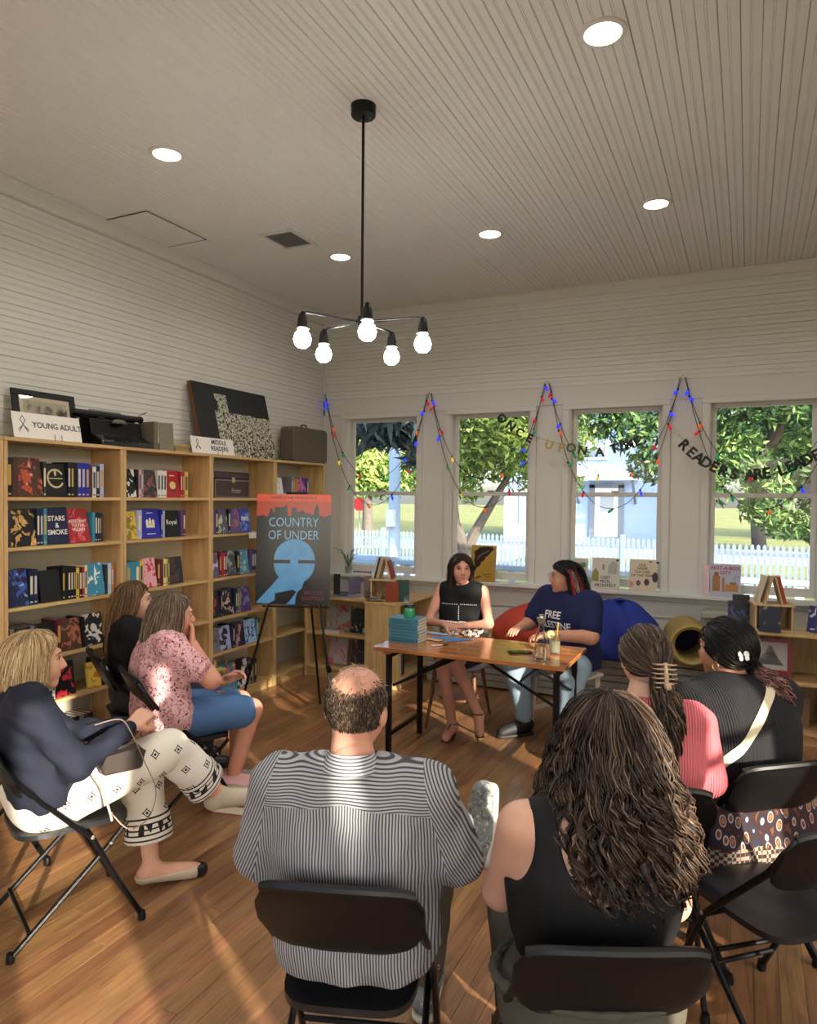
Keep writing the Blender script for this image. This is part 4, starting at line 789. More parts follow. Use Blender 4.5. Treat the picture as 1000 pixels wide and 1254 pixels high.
# spider plant on the sill
t = thing('potted_plant', 'spiky potted plant on the sill behind the corner bookcase', 'plant', (-3.86, YB-.05, .931)); MB().lathe([(.0005, 0), (.03, 0), (.04, .07), (.036, .07), (.03, .062), (.0005, .062)], 16).build('pot', mat('#8b8f8f', .6), t, smooth=True)
m = MB()
for k in range(9):
    a = k*.7; l = .1+.05*(k % 3); m.tube([(0, 0, .06), (math.cos(a)*l*.4, math.sin(a)*l*.3-.0, .06+l*.9), (math.cos(a)*l, math.sin(a)*l*.3, .06+l*1.05)], [.006, .007, .001], 5)
m.build('leaf_tuft', mat('#5d7a5a', .5), t)
# window-sill picture books
SILL = .9308; ys = YB-.105
def sillbook(px0, px1, h, label, cov, **kw):
    a, b_ = onp(px0, 700, 1, ys)[0], onp(px1, 700, 1, ys)[0]; return dsp_book('book', label, ((a+b_)/2, ys, SILL), b_-a, h, .012, cov, 0, 7, **kw)
wing = [(-.13, .29), (-.05, .335), (.06, .345), (.13, .335), (.135, .315), (.09, .285), (.07, .26), (.03, .24), (.01, .205), (-.03, .19), (-.045, .15), (-.08, .14), (-.11, .10), (-.13, .12), (-.115, .17), (-.13, .2), (-.115, .24)]
sillbook(575.5, 605.5, .355, 'ochre picture book with a large dark moth wing', '#b08a35', shape=[('poly', [(a*.75, b_) for a, b_ in wing], 0, 0, 0, '#1d130c'), ('poly', [(-.07, .2), (-.02, .255), (.07, .31), (.0, .285), (-.06, .245)], 0, 0, 0, '#a8785a'), ('poly', [(-.0, .07), (.085, .085), (.085, .075), (.0, .06)], 0, 0, 0, '#6d5420'), ('poly', [(.02, .05), (.085, .06), (.085, .052), (.02, .042)], 0, 0, 0, '#6d5420'), ('poly', [(-.085, .03), (-.03, .06), (-.01, .05), (-.07, .02)], 0, 0, 0, '#4d3512')])
sillbook(699, 719, .27, 'pale picture book with a big red flower', '#b9bdb0', shape=[('disc', .01, .14, .045, .05, '#b02f3f'), ('disc', -.02, .2, .03, .03, '#c24a55'), ('disc', .03, .21, .03, .025, '#56804e'), ('rect', .01, .05, .01, .09, '#4f7a4a')])
sillbook(724, 758, .285, 'pencil-sketched picture book with a yellow bird building', '#cfcabc', title='lost', tsz=.036, shape=[('poly', [(-.12, .07), (-.06, .07), (-.06, .15), (-.09, .19), (-.12, .14)], 0, 0, 0, '#8f8440'), ('poly', [(.02, .14), (.1, .14), (.1, .24), (.06, .26), (.02, .22)], 0, 0, 0, '#a9a9a4'), ('rect', -.02, .2, .02, .05, '#8a8a80'), ('disc', .1, .265, .012, .01, '#3a3a3a')])
sillbook(770, 804.5, .285, 'cream TEACHER OF THE YEAR picture book with children drawn along the bottom', '#d2c3a9', title='lila', tsz=.031, tcol='#4f2f22', shape=[('disc', .1, .13, .025, .045, '#3b2433'), ('disc', .03, .085, .022, .03, '#54303a'), ('disc', -.04, .075, .02, .025, '#7a4a50'), ('rect', -.1, .06, .03, .05, '#b98a80'), ('disc', .12, .26, .014, .01, '#2c3036'), ('disc', .06, .265, .012, .008, '#8a2f2f')])
sillbook(869, 907, .275, 'pale blue NOT-A-BOX CITY picture book with cardboard towers', '#b4b6c8', title='nab', tsz=.040, tcol='#b03a58', shape=[('rect', -.07, .11, .06, .13, '#a5703f'), ('rect', -.07, .19, .035, .03, '#8f5c30'), ('rect', -.015, .1, .02, .12, '#b07a45'), ('rect', .05, .075, .1, .06, '#b9834f'), ('rect', .06, .115, .05, .02, '#9d6a3a'), ('rect', .075, .15, .004, .08, '#6f87b8'), ('rect', .1, .17, .03, .004, '#6f87b8')])
sillbook(862, 868, .26, 'pink and white thin book behind the cardboard city book', '#e0b9c0')
# bench with slatted front under the windows
bn = thing('window_bench', 'long low wooden bench with slatted front under the windows', 'bench', (0, 0, 0)); x0, x1, yf = -2.74, -.18, 6.14
bxs('seat', wood('#6a5138', '#9a8060', 0, .6, .6, 'bench_wood', .05), bn, (x0, x1, yf, YB-.025, .385, .42), bevel=.004)
sl = MB().box(x0, x1, yf+.03, yf+.045, -.026, .026).mesh('slat', mat('#8f8a80', .6), bevel=.003)
for k in range(6): obj('slat', sl, bn, (0, 0, .045+.06*k))
for x in (x0+.02, -1.5, x1-.02): bxs('leg', mat('#7f7a70', .6), bn, (x-.02, x+.02, yf+.05, YB-.03, 0, .384))
# bean bags on the bench
def bean(label, name, c, loc, rx, ry, rz_, seed, panels=6):
    t = thing(name, label, 'bean bag', loc, .4); rg = random.Random(seed)
    def f(u, v):
        a = u*2*math.pi; b_ = -math.pi/2+v*math.pi
        k = 1-.035*abs(math.sin(a*panels/2))**.3*math.cos(b_)*(-1)-.03
        w = 1+.06*math.sin(3*a+2.1*seed+2*b_)+.04*math.sin(5*a+4*b_+seed)
        z = math.sin(b_); zz = z if z > -.55 else -.55-(-.55-z)*.15
        top = 1 if z < 0 else 1-.25*z**2
        return (rx*max(0,math.cos(b_))**.75*math.cos(a)*k*w*top, ry*max(0,math.cos(b_))**.75*math.sin(a)*k*w*top, rz_*(zz+.6)*(1+.05*math.sin(2*a+seed)*(1 if z > 0 else 0)))
    MB().grid(f, 48, 24).build('cover', c, t, smooth=2)
    m = MB()
    for p in range(panels):
        u = (p+.5)/panels; m.tube([Vector(f(u, v/14))*1.004 for v in range(3, 14)], .004, 5)
    m.build('seam', c, t, smooth=True)
    MB().lathe([(.0005, .012), (.03, .008), (.05, 0), (.03, -.01)], 16, (0, 0, f(0, 1)[2])).build('cap', c, t, smooth=True); return t
BB = mat('#1c2f86', .75, var=.2, scale=8.); RB = mat('#c0432e', .7, var=.2, scale=8.)
bean('large royal blue bean bag on the window bench', 'bean_bag', BB, (-.97, 6.22, .421), .34, .33, .285, 2)
bean('orange-red bean bag on the window bench between the two persons at the table', 'bean_bag', RB, (-1.72, 6.26, .421), .36, .32, .235, 5)
# plush cat barrel
t = thing('cat_barrel', 'mustard plush cat barrel lying on its side on the bench', 'cat barrel', (-.43, 6.26, .421), R_(12)); PL = mat('#a08a50', .95, var=.25, scale=120., bump=.8)
ax = Vector((0, -1, 0)); r = .17
MB().lathe([(r*.74, -.21), (r, -.21), (r*1.0, -.15), (r*1.0, .15), (r*1.0, .215), (r*.88, .235), (r*.74, .215), (r*.72, .15), (r*.72, -.2)], 32, (0, 0, r), axis=ax).build('tunnel', PL, t, smooth=True)
MB().lathe([(.0005, -.205), (r*.72, -.205), (r*.72, -.195), (.0005, -.195)], 24, (0, 0, r), axis=ax).build('inner_end', mat('#2c2438', .9), t)
tag(bxs('flat_box', mat('#a9a798', .7), None, (-.17, .17, -.12, .12, 0, .05), loc=(-.16, 6.50, .765+.0), bevel=.004), 'grey flat board game box by the window sill', 'box')
bxs('box_stand', mat('#8f8a80', .6), bn, (-.34, -.19, 6.4, 6.6, .4205, .764))
tag(MB().grid(lambda u, v: (.22*math.cos(u*6.2832)*max(0,math.cos((v-.5)*3.1416))**.5, .2*math.sin(u*6.2832)*max(0,math.cos((v-.5)*3.1416))**.5, .075+.075*math.sin((v-.5)*3.1416)), 24, 10).build('floor_cushion', mat('#33264a', .9, var=.2), None, smooth=2, loc=(-.52, 5.8, .001)), 'dark violet round floor cushion in front of the bench', 'cushion')
# ---------------------------------------------------------------- table
TZ = .745
tb = thing('folding_table', 'varnished orange wood folding table with black metal legs', 'table', (0, 0, 0))
TX0, TX1, TY0, TY1 = -2.262, -.965, 4.20, 4.83
TW = wood('#6e3f1c', '#bd7d42', 0, .14, .9, 'table_wood', .05, .5, .6)
def plank_outline(y0, y1): return [(TX0, y0), (TX1, y0), (TX1, y1), (TX0, y1)]
for k in range(5):
    y0 = TY0+(TY1-TY0)*k/5; y1 = TY0+(TY1-TY0)*(k+1)/5-.0012
    bxs('top_plank', TW, tb, (TX0, TX1, y0, y1, TZ-.028, TZ), bevel=.003)
for x in (TX0+.09, TX1-.09): bxs('cleat', TW, tb, (x-.025, x+.025, TY0+.03, TY1-.03, TZ-.05, TZ-.0285))
LG = mat('#111113', .4, .4)
for x, s in ((-2.17, 1), (-1.03, -1)):
    for y in (4.262, 4.768): bxs('leg', LG, tb, (x-.016, x+.016, y-.016, y+.016, 0, TZ-.051))
    bxs('stretcher', LG, tb, (x-.01, x+.01, 4.278, 4.752, .13, .155)); bxs('stretcher', LG, tb, (x-.01, x+.01, 4.278, 4.752, TZ-.08, TZ-.055))
    MB().tube([(x+s*.012, 4.30, .47), (x+s*.46, 4.33, TZ-.053)], .010, 6).build('brace', LG, tb); MB().tube([(x+s*.012, 4.73, .47), (x+s*.46, 4.70, TZ-.053)], .010, 6).build('brace', LG, tb)
    MB().tube([(x+s*.24, 4.32, .60), (x+s*.24, 4.71, .60)], .008, 6).build('brace_bar', LG, tb)
T1 = TZ+.0008
# stack of copies of the novel
nb = 8; BT = mat('#3f7488', .5, var=.12, scale=12.); TTL = mat('#2f5d6c', .5)
bx, by = fl(498, 775, T1)[:2]; bx, by = -2.13, 4.47
rg = random.Random(8)
for k in range(nb):
    th = .0205; z = T1+k*(th+.0004); t = thing('book', 'teal novel in the stack on the table%s' % (', topmost under the jar' if k == nb-1 else ', lowest of the stack' if k == 0 else ''), 'book', (bx+rg.uniform(-.004, .004), by+rg.uniform(-.004, .004), z), R_(2)+rg.uniform(-.03, .03), 'stack of teal novels')
    MB().box(-.11, .11, -.08, .08, 0, .002).box(-.11, .11, -.08, .08, th-.002, th).box(-.11, .11, -.08, -.078, .002, th-.002).build('cover', BT, t); bxs('pages', PAGES, t, (-.107, .109, -.078, .077, .002, th-.002)); bxs('spine_title', TTL, t, (-.09, .06, -.0805, -.08, .006, .014))
zt = T1+nb*.0209
t = thing('jar', 'short green jar with black lid standing on the teal novels', 'jar', (bx+.015, by-.01, zt+.0005)); MB().lathe([(.0005, 0), (.034, 0), (.037, .006), (.037, .06), (.033, .068), (.0005, .068)], 24).build('body', mat('#3f9a70', .15, spec=.6), t, smooth=True)
MB().lathe([(.0375, .012), (.0378, .012), (.0378, .05), (.0375, .05)], 24).build('label_band', mat('#2f8f5e', .5), t, smooth=True); MB().lathe([(.0005, .09), (.034, .09), (.0355, .086), (.0355, .069), (.0005, .069)], 24).build('lid', mat('#16191a', .35), t, smooth=True)
BM = mat('#3d86c9', .35, var=.1)
for k, (px, py, rz, c) in enumerate(((545, 781, .3, BM), (560, 784, .75, BM), (534, 776, -.15, mat('#9ab4d4', .4)), (526, 783, -.3, mat('#c9a58a', .5)))):
    q = fl(px, py, T1); tag(bxs('bookmark', c, None, (-.1, .1, -.03, .03, 0, .0012), loc=(q[0], q[1], T1+k*.0014), rot=rz), ['blue bookmark lying flat beside the teal novels', 'blue bookmark lying askew nearer the table middle', 'pale blue flyer under the bookmarks', 'tan flyer beside the teal novels'][k], 'bookmark')
q = fl(537, 791, T1); t = thing('pen', 'silver and black pen lying near the table edge', 'pen', (q[0], q[1], T1+.005), .9); MB().tube([(-.055, 0, 0), (.03, 0, 0)], .0048, 10).build('barrel', mat('#d8d8d8', .25, .4), t, smooth=True); MB().tube([(.03, 0, 0), (.07, 0, 0)], [.005, .0035], 10).build('grip', mat('#1a1a1a', .4), t, smooth=True)
q = fl(641, 801, T1); t = thing('phone', 'black phone lying face up beside the carafe', 'phone', (q[0]-.03, q[1]+.02, T1), .5); bxs('case', mat('#0b0b0d', .3), t, (-.075, .075, -.037, .037, 0, .009), bevel=.003); bxs('screen', mat('#050507', .05, spec=.8), t, (-.07, .07, -.033, .033, .0091, .0096))
# carafe
GLS = NB('bottle_glass'); GLS.col('#eef4f4'); GLS = GLS.fin(.02, 0, .5, **{'Transmission Weight': 1.0, 'IOR': 1.25})
q = fl(662, 808, T1); t = thing('glass_carafe', 'clear glass water carafe with a silver stopper', 'carafe', (q[0], q[1], T1))
MB().lathe([(.0005, .004), (.038, .004), (.041, .012), (.041, .125), (.034, .16), (.018, .19), (.016, .225), (.02, .232), (.0185, .234), (.0145, .226), (.0165, .19), (.032, .158), (.039, .124), (.039, .014), (.036, .008), (.0005, .008)], 28).build('glass', GLS, t, smooth=True)
MB().lathe([(.0005, .0085), (.0355, .0085), (.0385, .014), (.0385, .09), (.0005, .09)], 24).build('water', GLS, t, smooth=True)
MB().lathe([(.0005, .218), (.0135, .22), (.0145, .235), (.022, .236), (.026, .25), (.03, .262), (.018, .262), (.014, .275), (.016, .283), (.0005, .285)], 20).build('stopper', mat('#c4c6c6', .2, .8), t, smooth=True)
q = fl(679, 800, T1); t = thing('drinking_glass', 'tumbler of cloudy drink with a yellow straw and a lemon slice', 'glass', (q[0], q[1], T1))
MB().lathe([(.0005, 0), (.03, 0), (.034, .005), (.037, .125), (.035, .125), (.032, .008), (.0005, .008)], 24).build('glass', GLS, t, smooth=True); MB().lathe([(.0005, .0085), (.0315, .0085), (.0333, .08), (.0005, .08)], 22).build('drink', mat('#c9c7a8', .2, spec=.5), t, smooth=True)
MB().tube([(-.01, .0, .012), (.012, -.004, .1), (.022, -.006, .205)], .0042, 8).build('straw', mat('#d9b63c', .4), t, smooth=True)
MB().lathe([(.0005, -.003), (.024, -.003), (.026, 0), (.024, .003), (.0005, .003)], 20, (-.022, -.022, .125), axis=(.4, -1, .1)).build('lemon_slice', mat('#dfe0a8', .4), t, smooth=True)
# ---------------------------------------------------------------- easel with poster
ed = 5.45; pc = dep(362, 609, ed); e0 = Vector((dep(361, 740, ed)[0], dep(361, 740, ed)[1], 0)); er = YAW-R_(4)
es = thing('easel', 'black metal tripod easel holding the poster', 'easel', tuple(e0), er)   # local -y faces the camera
zl = .93
m = MB(); legs = [[(-.16, .0, zl+.02), (-.33, -.13, .012)], [(.16, 0, zl+.02), (.24, -.16, .012)], [(0, .06, 1.72), (.05, .46, .012)]]
MB().tube([(-.06, .045, 1.75), (-.2, -.02, zl), (-.42, -.14, .006)], .0095, 8).build('leg', BK, es, smooth=True); MB().tube([(.06, .045, 1.75), (.2, -.02, zl), (.34, -.14, .006)], .0095, 8).build('leg', BK, es, smooth=True); MB().tube([(0, .05, 1.75), (.06, .3, .9), (.1, .52, .006)], .0095, 8).build('leg', BK, es, smooth=True)
MB().tube([(-.24, -.045, zl-.02), (.27, -.045, zl-.02)], .008, 8).build('ledge_bar', BK, es); bxs('head_clamp', BK, es, (-.08, .08, .025, .06, 1.74, 1.78), bevel=.004)
for x in (-.2, .2): MB().tube([(x, -.015, zl-.02), (x, -.075, zl-.015), (x, -.08, zl+.012)], .005, 6).build('ledge_hook', CHR, es)
for x, y, z in ((-.325, -.088, .45), (.28, -.088, .45)): MB().lathe([(.0005, -.03), (.017, -.025), (.02, 0), (.017, .025), (.0005, .03)], 12, (x, y, z), axis=(.25, .2, -1)).build('leg_collar', BK, es, smooth=True)
PW_, PH_ = .575, .84
p = thing('poster_board', 'COUNTRY OF UNDER book poster with red skyline and blue disc', 'poster', (e0.x, e0.y, zl-.005)); p.rotation_euler = (Matrix.Rotation(er, 3, 'Z') @ Matrix.Rotation(R_(-3), 3, 'X')).to_euler()
off = Matrix.Rotation(er, 3, 'Z') @ Vector((-.008, -.055, 0)); p.location.x += off.x; p.location.y += off.y
INK = mat('#20242a', .18, var=.1, scale=9., spec=.6); RED = mat('#b8452f', .2, var=.1, spec=.6); ORG = mat('#e0533a', .2, spec=.6); CYA = NB('poster_blue'); CYA.col(CYA.mix(CYA.noise(CYA.tc(), 11., 4), '#3f86c4', '#6db2e6')); CYA = CYA.fin(.22, 0, .6); LCY = mat('#8fc4e8', .25)
h2 = PW_/2
bxs('board', INK, p, (-h2, h2, 0, .006, 0, PH_)); bxs('top_band', ORG, p, (-h2, h2, -.0008, 0, PH_-.055, PH_)); 
sky = [(-h2, PH_-.056), (-h2, PH_-.17), (-.23, PH_-.16), (-.21, PH_-.175), (-.19, PH_-.15), (-.185, PH_-.11), (-.165, PH_-.11), (-.16, PH_-.14), (-.15, PH_-.14), (-.145, PH_-.095), (-.10, PH_-.1), (-.07, PH_-.095), (-.062, PH_-.075), (-.05, PH_-.1), (-.045, PH_-.165), (-.02, PH_-.165), (-.015, PH_-.1), (.02, PH_-.1), (.03, PH_-.135), (.07, PH_-.12), (.09, PH_-.14), (.12, PH_-.145), (.15, PH_-.16), (.165, PH_-.1), (.18, PH_-.075), (.19, PH_-.1), (.2, PH_-.16), (.24, PH_-.17), (h2, PH_-.15), (h2, PH_-.056)]
MB().prism(sky, -.0007, 0, 1).build('red_sky', RED, p)
text('win', .0225, INK, p, face_m((0, -.001, PH_-.028), (1, 0, 0), (0, 0, 1)), 1.)
text('cou', .098, LCY, p, face_m((0, -.001, PH_-.265), (1, 0, 0), (0, 0, 1)), .82)
arc = lambda cx, cz, r, a0, a1, n=20, sz=1.: [(cx+r*math.cos(R_(a0+(a1-a0)*k/n)), cz+sz*r*math.sin(R_(a0+(a1-a0)*k/n))) for k in range(n+1)]
cz = .335
up = arc(0.01, cz+.005, .158, 0, 180, 24); dn = [(-.148, cz-.022)]+arc(.01, cz-.02, .158, 180, 222, 8)+[(-.16, cz-.19), (-h2+.005, .012), (-h2+.1, .004), (-.135, .035), (-.135, .085), (.0, .115), (.03, .10), (-.02, .03), (-.05, .004), (.02, .004), (.025, .06), (.04, .10), (.07, .125)]+arc(.01, cz-.02, .158, 300, 360, 10)
for nm, pl_ in (('disc_upper', up), ('disc_lower', dn)): MB().prism(pl_, -.0008, 0, 1).build(nm, CYA, p)
MB().prism([(-.02, cz+.01), (.04, cz+.01), (.04, cz-.03), (-.02, cz-.03)], -.0009, 0, 1).build('disc_bridge', CYA, p)
text('bro', .042, mat('#7a3a3a', .3), p, face_m((.16, -.001, .07), (1, 0, 0), (0, 0, 1)), .9)
# ================================================================ FOLDING CHAIRS, SPEAKERS' CHAIRS, STRING LIGHTS, LETTER BANNERS
CHB = mat('#0a0a0c', .45, .0, var=.15, spec=.35); CHS = mat('#17191d', .36, .0, var=.2, scale=12., spec=.5); TUB = mat('#121316', .3, .5)
def chair_meshes():
    r = .0115; P = {}
    path = [(.215, .255, .015), (.215, .155, .2), (.213, .06, .395), (.209, -.075, .535), (.2, -.19, .655), (.192, -.245, .735), (.175, -.267, .782), (.14, -.273, .795)]
    P['front_leg'] = [MB().tube([(s*x, y, z) for x, y, z in path], r, 8).mesh('front_leg', TUB, True) for s in (1, -1)]
    P['rear_leg'] = [MB().tube([(s*.193, .20, .415), (s*.193, .12, .33), (s*.193, -.225, .015)], r*.92, 8).mesh('rear_leg', TUB, True) for s in (1, -1)]
    P['cross_bar'] = [MB().tube([(-.193, -.16, .085), (.193, -.16, .085)], r*.8, 8).mesh('cross_bar', TUB, True), MB().tube([(-.213, .2, .11), (.213, .2, .11)], r*.8, 8).mesh('cross_bar', TUB, True), MB().tube([(-.213, .07, .385), (.213, .07, .385)], r*.7, 8).mesh('cross_bar', TUB, True)]
    ft = MB().lathe([(.0005, -.014), (.016, -.013), (.0165, .0), (.013, .022)], 10).mesh('foot', CHB, True); P['foot'] = [(ft, (s*.215, .253, .0145)) for s in (1, -1)]+[(ft, (s*.193, -.224, .0145)) for s in (1, -1)]
    n, mq = 16, 12
    def outline(u, v):
        x = (u-.5)*2; y = (v-.5)*2
        sx = .197-.022*(.5-.5*y); k = (abs(x)**5+abs(y)**5)**.2 if (x or y) else 0; q = max(abs(x), abs(y)); f = q/k if k else 1
        return sx*x*f, .015+.212*y*f
    def seat(u, v, top):
        x, y = outline(u, v); e = max(abs(u-.5), abs(v-.5))*2
        z = .445-.012*(1-e**2)-(.012*max(0, (v-.9)/.1)); return (x, y, z if top else z-.02-.0*e)
    m = MB(); m.grid(lambda u, v: seat(u, v, 1), n, mq).grid(lambda u, v: seat(u, v, 0), n, mq)
    k = (n+1)*(mq+1); idx = lambda u, v: u*(mq+1)+v
    bd = [(u, 0) for u in range(n)]+[(n, v) for v in range(mq)]+[(u, mq) for u in range(n, 0, -1)]+[(0, v) for v in range(mq, 0, -1)]
    for a, b in zip(bd, bd[1:]+bd[:1]): m.F(idx(*a), idx(*b), idx(*b)+k, idx(*a)+k)
    P['seat'] = [m.mesh('seat', CHS, True)]
    def back(u, v, d):
        x = (u-.5)*.425; q = 1-(2*u-1)**2; z0 = .612-.04*q+.06*(1-q)**5; z1 = .778+.027*q**.35-.035*(1-q)**7; z = z0+(z1-z0)*v
        y = -.145-.135*((z-.57)/.24)**.8-.022*q
        e = 1-(2*v-1)**6; return (x, y-d*(.6+.4*e), z)
    m = MB(); n, mq = 18, 10; m.grid(lambda u, v: back(u, v, .014), n, mq).grid(lambda u, v: back(u, v, -.008), n, mq); k = (n+1)*(mq+1); idx = lambda u, v: u*(mq+1)+v
    bd = [(u, 0) for u in range(n)]+[(n, v) for v in range(mq)]+[(u, mq) for u in range(n, 0, -1)]+[(0, v) for v in range(mq, 0, -1)]
    for a, b in zip(bd, bd[1:]+bd[:1]): m.F(idx(*a), idx(*b), idx(*b)+k, idx(*a)+k)
    P['backrest'] = [m.mesh('backrest', CHB, True)]
    m = MB(); m.tube([Vector(back(u/18, 1, .003))+Vector((0, 0, .002)) for u in range(1, 18)], .013, 8); P['back_rim'] = [m.mesh('back_rim', CHB, True)]
    rv = MB().lathe([(.0005, .006), (.006, .005), (.008, 0)], 10, axis=(1, 0, 0)).mesh('rivet', CHR, True); P['rivet'] = [(rv, (.225, .06, .4)), (rv, (-.225, .06, .4)), (rv, (.206, .135, .35))]
    return P
CM_ = chair_meshes()
CHLAB = {'blonde': 'black folding chair under the person in navy jacket', 'pink': 'black folding chair under the person in pink blouse', 'girl': 'black folding chair under the person in black top beside the bookcases', 'man': 'black folding chair under the person in striped shirt', 'curly': 'black folding chair under the person in black tank top', 'clip': 'black folding chair under the person in coral top', 'pony': 'black folding chair under the person in patterned skirt', 'empty': 'unoccupied black folding chair with bare seat', 'spare': 'black folding chair mostly hidden behind the person in navy jacket'}
for k, lab in CHLAB.items():
    cx, cy, a = SEATS[k]; t = thing('folding_chair', lab, 'chair', (cx, cy, 0), -R_(a), 'black folding chairs of the audience')
    for nm, L in CM_.items():
        for e in L:
            if isinstance(e, tuple): obj(nm, e[0], t, e[1])
            else: obj(nm, e, t)
# bentwood chair
BWD = wood('#4a2f1c', '#8a5c36', 2, .35, 1., 'bentwood', .05); cx, cy, a = SEATS['w8']
t = thing('bentwood_chair', 'brown bentwood chair with round grey seat behind the table', 'chair', (cx, cy, 0), -R_(a))
MB().lathe([(.0005, .44), (.19, .44), (.205, .45), (.205, .463), (.19, .468), (.0005, .462)], 28, (0, .02, 0)).build('seat', mat('#8d8d92', .5), t, smooth=True)
for sx in (-1, 1):
    MB().tube([(sx*.15, .17, .44), (sx*.165, .2, .25), (sx*.2, .25, .004)], [.017, .015, .011], 10).build('leg', BWD, t, smooth=True); MB().tube([(sx*.15, -.13, .44), (sx*.165, -.2, .22), (sx*.19, -.27, .004)], [.017, .015, .011], 10).build('leg', BWD, t, smooth=True)
BWL = wood('#a8804a', '#d9b070', 2, .35, 1., 'bentwood_light', .05)
MB().tube([(-.17, -.13, .44), (-.205, -.19, .7), (-.19, -.22, .8), (-.12, -.25, .86), (0, -.26, .875), (.12, -.25, .86), (.19, -.22, .8), (.205, -.19, .7), (.17, -.13, .44)], .015, 10).build('back_hoop', BWL, t, smooth=True)
MB().tube([(-.1, -.14, .45), (-.115, -.2, .66), (0, -.235, .76), (.115, -.2, .66), (.1, -.14, .45)], .01, 8).build('inner_hoop', BWL, t, smooth=True); MB().lathe([(.15, .2), (.158, .2), (.158, .215), (.15, .215)], 24, (0, .02, 0)).build('stretcher_ring', BWD, t, smooth=True)
cx, cy, a = SEATS['w9']; t = thing('white_stool', 'white wooden stool under the person in navy tee', 'stool', (cx, cy, 0), -R_(a)); WS = mat('#cfc9bd', .5)
bxs('seat', WS, t, (-.2, .2, -.2, .2, .42, .45), bevel=.01)
for sx in (-1, 1):
    for sy in (-1, 1): MB().tube([(sx*.16, sy*.16, .42), (sx*.185, sy*.185, .002)], [.024, .018], 8).build('leg', WS, t, smooth=True)
    bxs('stretcher', WS, t, (sx*.172-.01, sx*.172+.01, -.16, .16, .15, .18))
# string lights
HK = [onp(397, 484, 1, YB-.05), onp(526, 482, 1, YB-.05), onp(670, 469, 1, YB-.05), onp(836, 462, 1, YB-.05), np.array([.75, YB-.05, 2.86])]
LC = {'blue': emat('#2a3cff', 1.1), 'orange': emat('#e8601c', .55), 'green': emat('#159a5a', .35), 'red': emat('#d01f2c', .5), 'yellow': emat('#e8c02c', .7)}
BM_ = {k: MB().lathe([(.0005, -.05), (.006, -.046), (.0125, -.032), (.014, -.02), (.0095, -.006), (.008, 0), (.0005, 0)], 10).mesh('bulb', m, 2) for k, m in LC.items()}
SKT = MB().lathe([(.0005, .02), (.007, .018), (.0085, -.004), (.0005, -.005)], 8).mesh('socket', mat('#12301f', .5), True); WIR = mat('#1c2a20', .5)
seqs = ['blue orange green red green blue orange red', 'blue red yellow green orange blue red blue', 'red blue green yellow orange red blue green']
WN = ['the corner window', 'the second window with the forked tree', 'the third window with the blue house', 'the wide end window']
for i in range(4):
    for j, sag in enumerate((.88, 1.16)):
        A_, B_ = HK[i].copy(), HK[i+1].copy(); n = 34; pts = []
        A_[0] += .012*(j+1); B_[0] -= .012*(j+1)
        for k in range(n+1):
            s = k/n; u = 2*s-1; c = (math.cosh(2.2*u)-1)/(math.cosh(2.2)-1); p = A_+(B_-A_)*s; pts.append((p[0], p[1]-.012*j-.03*(1-u*u), p[2]-sag*(1-c)))
        t = thing('string_lights', 'string of coloured bulbs swagged %s across %s' % (('high', 'low')[j], WN[i]), 'string lights', (0, 0, 0), 0, 'coloured string lights on the window wall')
        MB().tube(pts, .0032, 5).build('wire', WIR, t, smooth=True)
        d = [0]
        for a, b in zip(pts, pts[1:]): d.append(d[-1]+math.dist(a, b))
        cs = seqs[(i+j) % 3].split(); s = .05+.06*j+.02*i; k = 0; rg = random.Random(i*7+j)
        while s < d[-1]:
            q = max(x for x in range(len(d)) if d[x] <= s); q = min(q, n-1); f = (s-d[q])/(d[q+1]-d[q]); p = Vector(pts[q]).lerp(Vector(pts[q+1]), f)
            rx, ry = rg.uniform(-.9, .9), rg.uniform(-.9, .9)
            so = obj('socket', SKT, t, p-Vector((0, 0, .012)), (rx*.5, ry, 0)); obj('bulb', BM_[cs[k % len(cs)]], so); s += .31; k += 1
for i in range(4): tag(MB().tube([(HK[i][0], YB-.021, HK[i][2]+.006), (HK[i][0], YB-.06, HK[i][2]+.003), (HK[i][0], YB-.062, HK[i][2]+.02)], .003, 6).build('wall_hook', CHR, None), 'small metal hook holding the string lights over '+WN[i], 'hook', 'hooks for the string lights')
# letter banners
def banner(label, pts, letters, cols, size):
    t = thing('letter_banner', label, 'banner', (0, 0, 0)); W3 = [onp(px, py, 1, YB-.17) for px, py in pts]
    MB().tube([(W3[0][0]-.06, YB-.02, W3[0][2]+size*1.1)]+[(w[0], w[1]+.004, w[2]+size*.42) for w in W3]+[(W3[-1][0]+.06, YB-.02, W3[-1][2]+size*1.1)], .0016, 4).build('thread', mat('#6a6a60', .7), t)
    for k, (w, ch) in enumerate(zip(W3, letters)):
        if ch == ' ': continue
        a = W3[max(k-1, 0)]; b = W3[min(k+1, len(W3)-1)]; ang = math.atan2(b[2]-a[2], b[0]-a[0])
        text('L'+ch, size*1.25, mat(cols[k % len(cols)], .5), t, face_m(tuple(w), (math.cos(ang), 0, math.sin(ang)), (-math.sin(ang), 0, math.cos(ang))), name='letter')
banner('letter banner reading ONCE UPON A TIME strung between two windows', [(614, 513), (625, 522), (636, 530), (648, 537), (660, 541), (672, 545), (687, 549), (699, 549), (713, 552), (723, 553), (734, 554), (743, 552), (752, 550), (761, 548), (770, 545), (780, 541)], 'ONCE UPON A TIME', ['#1e2420', '#1c1c1e', '#22241e', '#1c1c1c', '#1c1c1c', '#b5a04a', '#b09a48', '#4f5a3a', '#26302a', '#222222', '#1c1c1c'], .088)
